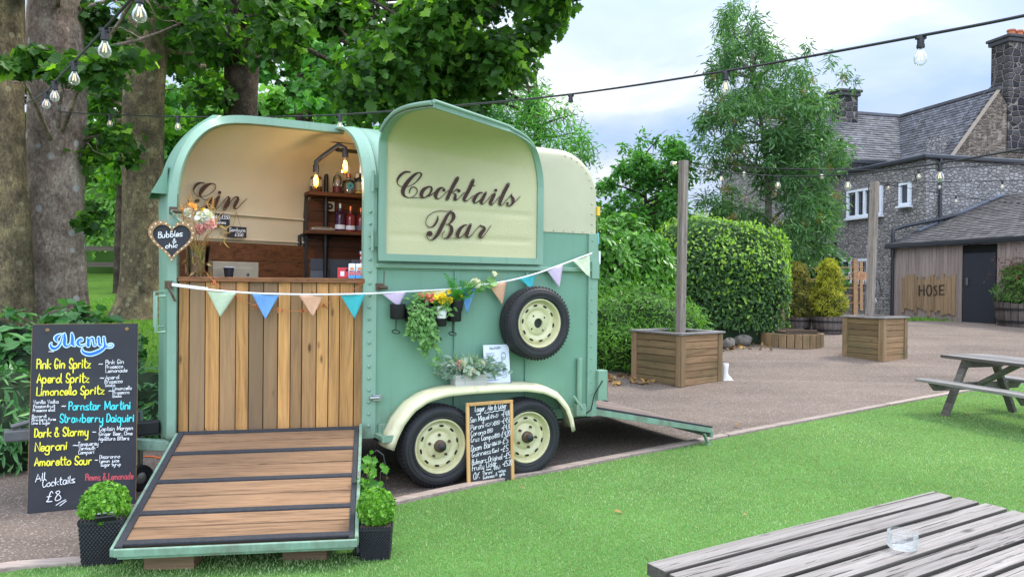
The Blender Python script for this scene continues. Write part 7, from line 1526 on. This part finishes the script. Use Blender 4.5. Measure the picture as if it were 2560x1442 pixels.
t = thing('gate_sign', 'small tilted orange wooden sign with burnt lines hanging on the gate', 'sign', WM(at(2155, 690, 21.5), R(-8)) @ Matrix.Rotation(R(10), 4, 'Y')); b = MB(); b.box((0, 0, 0), (.24, .025, .22)); b.build('board', wood('sign_orange_wood', (.40, .18, .08, 1), (.62, .32, .17, 1), 0, .1, .7, 12, 0), t, bevel=.004); b = MB()
for i in range(5): b.box((random.uniform(-.01, .01), -.0135, .075 - .035 * i), (.17, .003, .012))
b.build('burnt_lines', M['rust'], t); b = MB(); b.tube([(-.1, 0, .11), (0, 0, .22), (.1, 0, .11)], .006, 5); b.build('hanging_cord', M['twine'], t)
# ---- fence at the back of the bank
t = thing('rail_fence', 'dark timber post and rail fence at the far side of the bank', 'fence', WM((-12, 26, gz(-12, 26)))); o_ = np.array([-12, 26, gz(-12, 26)]); fm = wood('fence_wood', (.05, .04, .03, 1), (.13, .11, .085, 1), 0, .2, .9, 14, .2); b = MB(); z0 = gz(-10, 26)
for z in (.42, .98): b.box((3.5, 0, z), (26, .05, .16))
b.build('rail', fm, t)
for i in range(10): b = MB(); b.box((-7 + i * 2.6, .06, .6), (.12, .12, 1.25)); b.build('fence_post', fm, t)
# ================= TREES AND HEDGES
def branch(b, p, d, L, r, n=7, wob=.18, up=.05, seed=None, nn=7):
    pts = [np.array(p, float)]; d = unit(np.array(d, float)[None])[0]; rad = [r]
    for i in range(n):
        d = unit((d + RNG.normal(0, wob, 3) + [0, 0, up])[None])[0]; pts.append(pts[-1] + d * L / n); rad.append(r * (1 - .85 * (i + 1) / n))
    b.tube(pts, rad, nn); return pts
def tree(name, label, base, trunk, bark, clusters, size, templ, lmat, branches=10, br=.09, group=None, extra=None, out=.5, up=.6, droop=.3, twig=True, bl=2.2, tmat=None, cat='tree', bmin=.35):
    """trunk: (dx, dy, z, radius) from the base; clusters: world (centre, radii, leaves, shell)"""
    base = np.array(base); t = thing(name, label, cat, WM(base), group); b = MB()
    P = cat_rom([(x, y, z) for x, y, z, r in trunk], 8); rr = [q[0] for q in cat_rom([(r, 0, 0) for x, y, z, r in trunk], 8)]
    n_ = 28; rows = []
    for i, (p, r) in enumerate(zip(P, rr)):
        rows.append([(p[0] + r * math.cos(a) * (1 + .05 * math.sin(3 * a + p[2] * .9) + .035 * math.sin(7 * a + p[2] * 1.7) + .12 * math.sin(5 * a + 1) * max(0, 1 - p[2] / .8)), p[1] + r * math.sin(a) * (1 + .05 * math.cos(2 * a + p[2])), p[2]) for a in fr(0, 2 * math.pi, n_)])
    b.grid(rows)
    cl = loc_cl(clusters, base)
    cs = [c for c, _, _, _ in cl]; tops = [np.array(p) for p in P]
    for i in range(min(branches, len(cs))):
        c = np.array(cs[int(i * len(cs) / branches)]); j = min(range(len(tops)), key=lambda k_: abs(tops[k_][2] - max(c[2] - .25 * np.linalg.norm(c[:2] - tops[k_][:2]), tops[int(len(tops) * bmin)][2]))); s_ = tops[j]
        mid = (s_ + c) / 2 + RNG.normal(0, .12, 3) * np.linalg.norm(c - s_) * .5; pts = cat_rom([s_, mid, c], 5); b.tube(pts, [br * (1 - .8 * k_ / (len(pts) - 1)) for k_ in range(len(pts))], 7)
        if twig:
            for _ in range(4): branch(b, pts[-1 - RNG.integers(0, 6)], RNG.normal(size=3), bl * .35 * random.uniform(.5, 1), br * .28, 4, .3, nn=4)
    b.build('trunk', bark, t, smooth=True)
    foliage('crown', cl, size, templ, lmat, t, up, out, droop)
    if extra: extra(t, base)
    return t
def region(x0, x1, y0, y1, d0, d1, ncl, r, n, shell=.6, flat=.7, keep=None):
    o = []
    while len(o) < ncl:
        x, y = random.uniform(x0, x1), random.uniform(y0, y1)
        if keep and not keep(x, y): continue
        q = r * random.uniform(.65, 1.3); o.append((at(x, y, random.uniform(d0, d1)), (q, q, q * flat), n, shell))
    return o
# --- big sycamores on the bank
def groundpt(x, Y): X = at(x, 700, Y)[0]; return np.array([X, Y, gz(X, Y)])
b2_ = groundpt(140, 11.5)
tree('sycamore_tree', 'broad pink barked sycamore with pale lichen spots behind the menu board', b2_, [(0, 0, -.2, .62), (0, 0, .25, .47), (.0, 0, 1.0, .42), (-.03, 0, 2.2, .405), (.0, .05, 3.6, .40), (-.08, .1, 5.0, .38), (-.15, .2, 7.5, .30)], M['bark_pink'],
 region(20, 560, -220, -90, 7.5, 11, 9, .6, 200) + region(-20, 340, 135, 215, 8.2, 9.6, 12, .30, 70, .6, .3) + region(195, 300, 20, 200, 11.8, 13, 8, .40, 80) + region(400, 560, 20, 150, 11, 13.5, 7, .42, 90) + region(190, 320, 330, 440, 11.0, 12.2, 8, .26, 50) + region(180, 245, 510, 580, 10.9, 11.2, 3, .17, 30), .115, 'maple', M['l_syc'], 12, .04, 'big sycamores on the bank')
b1_ = groundpt(10, 10.6)
tree('sycamore_tree', 'mossy sycamore trunk cut by the left edge of the picture', b1_, [(0, 0, -.2, .6), (-.02, 0, .4, .42), (0, 0, 1.4, .36), (-.08, 0, 3.0, .33), (-.15, .1, 5.0, .30), (-.2, .1, 7, .24)], M['bark_moss'], region(-160, 40, -200, -60, 8, 11, 5, .5, 150) + region(40, 100, 60, 330, 11.5, 13, 5, .3, 50), .17, 'maple', M['l_syc'], 5, .05, 'big sycamores on the bank')
b3_ = groundpt(352, 14.0)
tree('sycamore_tree', 'dark mossy sycamore immediately left of the trailer', b3_, [(.0, 0, -.3, .72), (0, 0, .2, .47), (.03, 0, .8, .385), (.03, 0, 2.0, .36), (.05, 0, 4.0, .355), (.06, .1, 5.6, .34), (.08, .2, 8.5, .26)], M['bark_moss'],
 region(400, 560, 60, 290, 14.6, 18, 9, .55, 110) + region(210, 310, 60, 290, 14.6, 17, 5, .5, 90) + region(200, 560, -200, -60, 11, 16, 7, .8, 200) + region(395, 560, -40, 60, 12, 16, 5, .6, 130), .18, 'maple', M['l_syc'], 12, .07, 'big sycamores on the bank')
b4_ = groundpt(598, 15.5)
edge_ = lambda x: np.interp(x, [600, 900, 1100, 1180, 1260, 1330, 1400, 1440], [290, 280, 272, 262, 205, 140, 95, 20])
tree('sycamore_tree', 'tall dark sycamore rising behind the trailer roof with a wide spreading crown', b4_, [(0, 0, -.3, .55), (0, 0, .6, .38), (0, 0, 2.4, .335), (.02, 0, 4.2, .33), (.05, 0, 5.6, .34), (.1, 0, 7, .28), (.2, 0, 9.5, .2)], M['bark_dark'],
 region(660, 1440, -150, 280, 8.2, 12.5, 56, .46, 300, keep=lambda x, y: y < edge_(x) - 42 and (y < 130 or x > 840)) + region(900, 1260, 120, 268, 9, 11, 15, .38, 280, keep=lambda x, y: y < edge_(x) - 22) + [(at(x, y, 9.6), (.34, .34, .2), 150, .6) for x, y in ((1385, 15), (1350, 62), (1300, 110), (1250, 160), (1400, -30), (1195, 215))] + region(640, 780, -120, 80, 12, 15, 7, .5, 130) + region(440, 560, -120, 90, 16.5, 19, 6, .6, 130),   .112, 'maple', M['l_syc'], 22, .06, 'big sycamores on the bank', bl=3, bmin=.72)
# overhanging branch of lighter leaves, sunny side
b5_ = groundpt(760, 23.0)
tree('gnarled_tree', 'twisted narrow tree with sparse foliage behind the middle of the trailer', b5_, [(0.3, 0, -.3, .42), (.25, 0, 2.5, .30), (.05, 0, 4.6, .27), (-.1, 0, 5.6, .24), (.0, 0, 6.6, .26), (-.2, 0, 7.6, .18), (-.3, 0, 9.5, .12)], M['bark_dark'],
 region(620, 920, 40, 300, 20, 26, 22, .62, 130, .7), .22, 'maple', M['l_far'], 18, .09, bl=3)
b6_ = groundpt(300, 19.0)
tree('maple_tree', 'slender sunlit maple standing between the two left trunks', b6_, [(0, 0, -.2, .16), (0, 0, 2, .12), (.1, 0, 4, .09), (0, 0, 6.5, .04)], M['bark_dark'], region(190, 560, 20, 330, 17, 21, 26, .5, 120, .7, .6) + region(205, 320, 330, 470, 18, 20, 8, .45, 110), .17, 'maple', M['l_bright'], 16, .04, bl=2)
# --- far trees that close the view on the left
def bgtree(x, Y, wpx, y0, y1, label, lmat=None, ncl=26, n=190, size=.26, r=None, name='background_tree', tw='maple', group='leafy trees beyond the bank', cat='tree', h0=None):
    g = groundpt(x, Y); hz = (y1 - y0) * Y / FPX; r = r or wpx * Y / FPX * .22; zt = at(x, y0, Y)[2] - g[2]
    return tree(name, label, g, [(0, 0, -.2, .3), (0, 0, zt * .3, .22), (.1, 0, zt * .6, .16), (.1, 0, zt * .9, .06)], M['bark_dark'], region(x - wpx / 2, x + wpx / 2, y0 + 20, y1, Y - 2, Y + 2, ncl, r, n, .55, .8, keep=lambda a, c: ((a - x) / (wpx / 2)) ** 2 + ((c - (y0 + y1) / 2) / ((y1 - y0) / 2 + 1)) ** 2 < 1), size, tw, lmat or M['l_far'], 8, .07, group, cat=cat)
bgtree(455, 27, 260, 210, 480, 'leafy tree seen in the gap between the left trunk and the trailer roof', M['l_far'], 26, 220)
bgtree(260, 31, 330, 300, 610, 'sunlit leafy tree seen between the two left trunks', M['l_bright'], 28, 220, .28)
bgtree(60, 33, 360, 290, 580, 'leafy tree seen past the trunks at the far left', M['l_far'], 20, 200, .3)
bgtree(640, 34, 330, 230, 480, 'pale leafy tree low behind the trailer roof', M['l_bright'], 22, 190, .3)
bgtree(900, 32, 360, 215, 480, 'leafy tree behind the folded back door panel', M['l_far'], 26, 200, .28)
def mound(name, label, c_, rad, n, size, templ, lmat, core, group=None, shell=.12, cat='bush', out=1.0, up=.3, boxy=2.0, top=None, lump=.08, D=None, seedp=0., droop=.2, fd=.2):
    """a clipped or natural bush: dark inner body and a deep skin of leaves"""
    c_ = np.array(c_); t = thing(name, label, cat, WM(c_), group); rad = np.array(rad)
    def rfun(d):
        q = (np.abs(d) ** boxy).sum(1) ** (-1 / boxy); l = 1 + lump * np.sin(d[:, 0] * 5 + seedp) * np.cos(d[:, 2] * 4.3 + seedp) + lump * .7 * np.sin(d[:, 1] * 9 + d[:, 2] * 7 + seedp * 2)
        return q * l
    d = unit(RNG.normal(size=(n, 3)) + [0, -.35, .15]); d[:, 2] = np.where(d[:, 2] < -.25, -d[:, 2] * .4, d[:, 2]); d = unit(d); f = rfun(d)[:, None]; dep = (1 - shell * RNG.random(n) ** 1.5)[:, None]
    P = d * f * dep * rad; P[:, 2] = np.maximum(P[:, 2], -rad[2] * 0 - c_[2] * 0 + (gz(*c_[:2]) - c_[2]) + .02)
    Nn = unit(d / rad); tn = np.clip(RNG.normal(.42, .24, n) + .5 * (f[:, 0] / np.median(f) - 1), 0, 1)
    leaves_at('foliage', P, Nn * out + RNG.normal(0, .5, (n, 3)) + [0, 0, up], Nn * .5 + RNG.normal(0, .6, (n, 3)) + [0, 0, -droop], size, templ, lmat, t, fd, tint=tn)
    if top is not None:
        k_ = int(n * .15); d2 = unit(RNG.normal(size=(k_, 3)) * [1, 1, .5] + [.35, 0, .9]); P2 = d2 * rfun(d2)[:, None] * rad * (1 + .04 * RNG.random(k_))[:, None]; leaves_at('sun_toned_shoots', P2, d2 + RNG.normal(0, .5, (k_, 3)), RNG.normal(0, .5, (k_, 3)) + [0, 0, .9], size * 1.05, templ, top, t)  # paler leaves over top and right, coloured to stand in for sunlight
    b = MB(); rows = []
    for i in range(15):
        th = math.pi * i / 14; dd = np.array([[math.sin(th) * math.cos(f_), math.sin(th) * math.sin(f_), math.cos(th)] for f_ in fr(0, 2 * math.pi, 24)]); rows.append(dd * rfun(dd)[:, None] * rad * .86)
    b.grid(rows); b.build('inner_twigs', core, t, smooth=True); return t  # solid dark body; shade inside the bush is put into its colour
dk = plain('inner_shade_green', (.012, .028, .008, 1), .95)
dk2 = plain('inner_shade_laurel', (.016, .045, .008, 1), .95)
# round clipped hedge
hb_ = G(1790, 868); Y = 17.2; cx_ = at(1782, 700, Y)
mound('clipped_hedge', 'big rounded clipped hedge with shoots on top coloured as sunlit, behind the nearer planter', (cx_[0], Y, gz(cx_[0], Y) + .75), (1.56, 1.4, 1.86), 18000, .085, 'oval', M['l_hedge'], dk, None, .16, 'hedge', boxy=3.5, top=M['l_hedgetop'], lump=.05)
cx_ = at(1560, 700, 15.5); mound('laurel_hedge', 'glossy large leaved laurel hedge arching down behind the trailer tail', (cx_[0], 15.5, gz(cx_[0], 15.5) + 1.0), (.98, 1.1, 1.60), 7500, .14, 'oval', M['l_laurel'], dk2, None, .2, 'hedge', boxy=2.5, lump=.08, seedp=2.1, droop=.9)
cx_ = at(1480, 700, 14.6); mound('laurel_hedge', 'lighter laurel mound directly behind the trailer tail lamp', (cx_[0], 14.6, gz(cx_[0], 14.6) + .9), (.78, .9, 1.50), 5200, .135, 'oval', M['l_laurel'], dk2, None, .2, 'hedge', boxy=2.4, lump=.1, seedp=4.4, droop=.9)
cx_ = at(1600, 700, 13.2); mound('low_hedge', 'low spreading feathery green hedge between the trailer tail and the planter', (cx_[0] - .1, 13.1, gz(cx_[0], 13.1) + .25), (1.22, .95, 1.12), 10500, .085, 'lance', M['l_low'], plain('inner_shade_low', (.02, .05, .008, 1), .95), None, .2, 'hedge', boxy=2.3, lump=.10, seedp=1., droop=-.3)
# dried fringe at hedge foot
# --- trees on the right
def ash_leaves(t, base): pass
ya = 21.5; ga = np.array([at(1912, 700, ya)[0], ya, gz(at(1912, 700, ya)[0], ya)])
ekeep = lambda x, y: (np.interp(y, [0, 60, 130, 200, 300, 420, 520, 650], [1815, 1790, 1790, 1775, 1745, 1755, 1760, 1800]) < x < np.interp(y, [0, 60, 130, 200, 300, 420, 520, 650], [1850, 1900, 1975, 2040, 2110, 2105, 2095, 2050]))
acl = region(1740, 2135, 10, 270, ya - 1.5, ya + 1.5, 84, .36, 95, .8, 1.25, ekeep) + region(1745, 2130, 230, 640, ya - 2, ya + 1.5, 150, .42, 115, .8, .9, ekeep)
acl += region(1940, 2118, 330, 650, ya - 2, ya + 1, 60, .42, 130, .8, .9, ekeep)
acl += [(at(x, y, ya), (.16, .16, .36), 60, .6) for x, y in ((1826, 30), (1832, 75), (1822, 110), (1884, 40), (1880, 85), (2020, 120), (2075, 150), (2110, 185), (1785, 190), (1770, 300), (1745, 335), (2135, 205), (1830, 140), (1890, 125))]
def keys(t, base): foliage('seed_keys', loc_cl([(at(random.uniform(1760, 2110), random.uniform(180, 560), ya - 1.7), (.10, .10, .13), 26, .7) for _ in range(34)], base), .09, 'lance', M['l_keys'], t, .2, .3, .9)
tree('ash_tree', 'tall airy ash tree with brown seed keys in front of the stone house', ga, [(0, 0, -.2, .16), (.02, 0, 1.0, .13), (.06, 0, 2.2, .11), (.05, 0, 4.0, .085), (-.2, 0, 6.0, .055), (-.6, 0, 8.6, .02)], M['twigpale'], acl, .17, 'lance', M['l_ash'], 34, .05, extra=keys, bl=1.8, droop=.5)
yb_ = 23; gb_ = np.array([at(1605, 700, yb_)[0], yb_, gz(5, yb_)])
k2 = lambda x, y: (x > np.interp(y, [330, 400, 480, 560], [1590, 1520, 1498, 1495])) and (x < np.interp(y, [330, 380, 450, 560], [1640, 1710, 1725, 1730]))
tree('small_tree', 'small loose crowned tree above the laurel hedge, left of the nearer post', gb_, [(0, 0, -.2, .14), (0, 0, 1.8, .10), (.1, 0, 3.2, .06), (0, 0, 4.6, .03)], M['bark_dark'], region(1498, 1728, 345, 560, yb_ - 1.2, yb_ + 1.2, 50, .40, 170, .75, .9, k2) + [(at(x, y, yb_), (.2, .2, .3), 40, .6) for x, y in ((1607, 345), (1640, 352), (1560, 370), (1692, 365))], .15, 'oval', M['l_far'], 22, .05, bl=2)
yc = 22; gc = np.array([at(1330, 700, yc)[0], yc, gz(at(1330, 700, yc)[0], yc)])
k3 = lambda x, y: (y > np.interp(x, [1180, 1260, 1330, 1380, 1430, 1480], [190, 170, 185, 240, 300, 360])) and x < np.interp(y, [170, 260, 330, 400], [1350, 1400, 1450, 1480])
tree('willow_tree', 'grey green bushy tree behind the cream tail of the trailer', gc, [(0, 0, -.2, .25), (0, 0, 2.5, .18), (.1, 0, 4.5, .1), (0, 0, 6.8, .04)], M['bark_dark'], region(1170, 1480, 165, 420, yc - 2, yc + 2, 56, .5, 170, .7, 1.0, k3) + [(at(x, y, yc), (.22, .22, .34), 50, .6) for x, y in ((1310, 175), (1355, 215), (1420, 290), (1462, 352), (1475, 375))], .16, 'lance', M['l_far'], 22, .06, bl=2)
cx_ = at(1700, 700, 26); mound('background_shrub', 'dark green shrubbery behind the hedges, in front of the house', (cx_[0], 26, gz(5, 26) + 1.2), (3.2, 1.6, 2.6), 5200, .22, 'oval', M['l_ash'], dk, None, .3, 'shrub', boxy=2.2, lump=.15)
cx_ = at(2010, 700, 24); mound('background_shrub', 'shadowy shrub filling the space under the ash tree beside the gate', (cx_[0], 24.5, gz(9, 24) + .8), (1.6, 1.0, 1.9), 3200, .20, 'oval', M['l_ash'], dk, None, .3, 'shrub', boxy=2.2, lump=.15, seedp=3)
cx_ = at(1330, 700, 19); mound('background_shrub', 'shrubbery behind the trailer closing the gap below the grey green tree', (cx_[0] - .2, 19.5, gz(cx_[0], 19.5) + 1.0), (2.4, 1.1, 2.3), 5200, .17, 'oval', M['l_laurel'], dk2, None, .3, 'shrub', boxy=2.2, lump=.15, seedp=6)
# --- shrubs on the left
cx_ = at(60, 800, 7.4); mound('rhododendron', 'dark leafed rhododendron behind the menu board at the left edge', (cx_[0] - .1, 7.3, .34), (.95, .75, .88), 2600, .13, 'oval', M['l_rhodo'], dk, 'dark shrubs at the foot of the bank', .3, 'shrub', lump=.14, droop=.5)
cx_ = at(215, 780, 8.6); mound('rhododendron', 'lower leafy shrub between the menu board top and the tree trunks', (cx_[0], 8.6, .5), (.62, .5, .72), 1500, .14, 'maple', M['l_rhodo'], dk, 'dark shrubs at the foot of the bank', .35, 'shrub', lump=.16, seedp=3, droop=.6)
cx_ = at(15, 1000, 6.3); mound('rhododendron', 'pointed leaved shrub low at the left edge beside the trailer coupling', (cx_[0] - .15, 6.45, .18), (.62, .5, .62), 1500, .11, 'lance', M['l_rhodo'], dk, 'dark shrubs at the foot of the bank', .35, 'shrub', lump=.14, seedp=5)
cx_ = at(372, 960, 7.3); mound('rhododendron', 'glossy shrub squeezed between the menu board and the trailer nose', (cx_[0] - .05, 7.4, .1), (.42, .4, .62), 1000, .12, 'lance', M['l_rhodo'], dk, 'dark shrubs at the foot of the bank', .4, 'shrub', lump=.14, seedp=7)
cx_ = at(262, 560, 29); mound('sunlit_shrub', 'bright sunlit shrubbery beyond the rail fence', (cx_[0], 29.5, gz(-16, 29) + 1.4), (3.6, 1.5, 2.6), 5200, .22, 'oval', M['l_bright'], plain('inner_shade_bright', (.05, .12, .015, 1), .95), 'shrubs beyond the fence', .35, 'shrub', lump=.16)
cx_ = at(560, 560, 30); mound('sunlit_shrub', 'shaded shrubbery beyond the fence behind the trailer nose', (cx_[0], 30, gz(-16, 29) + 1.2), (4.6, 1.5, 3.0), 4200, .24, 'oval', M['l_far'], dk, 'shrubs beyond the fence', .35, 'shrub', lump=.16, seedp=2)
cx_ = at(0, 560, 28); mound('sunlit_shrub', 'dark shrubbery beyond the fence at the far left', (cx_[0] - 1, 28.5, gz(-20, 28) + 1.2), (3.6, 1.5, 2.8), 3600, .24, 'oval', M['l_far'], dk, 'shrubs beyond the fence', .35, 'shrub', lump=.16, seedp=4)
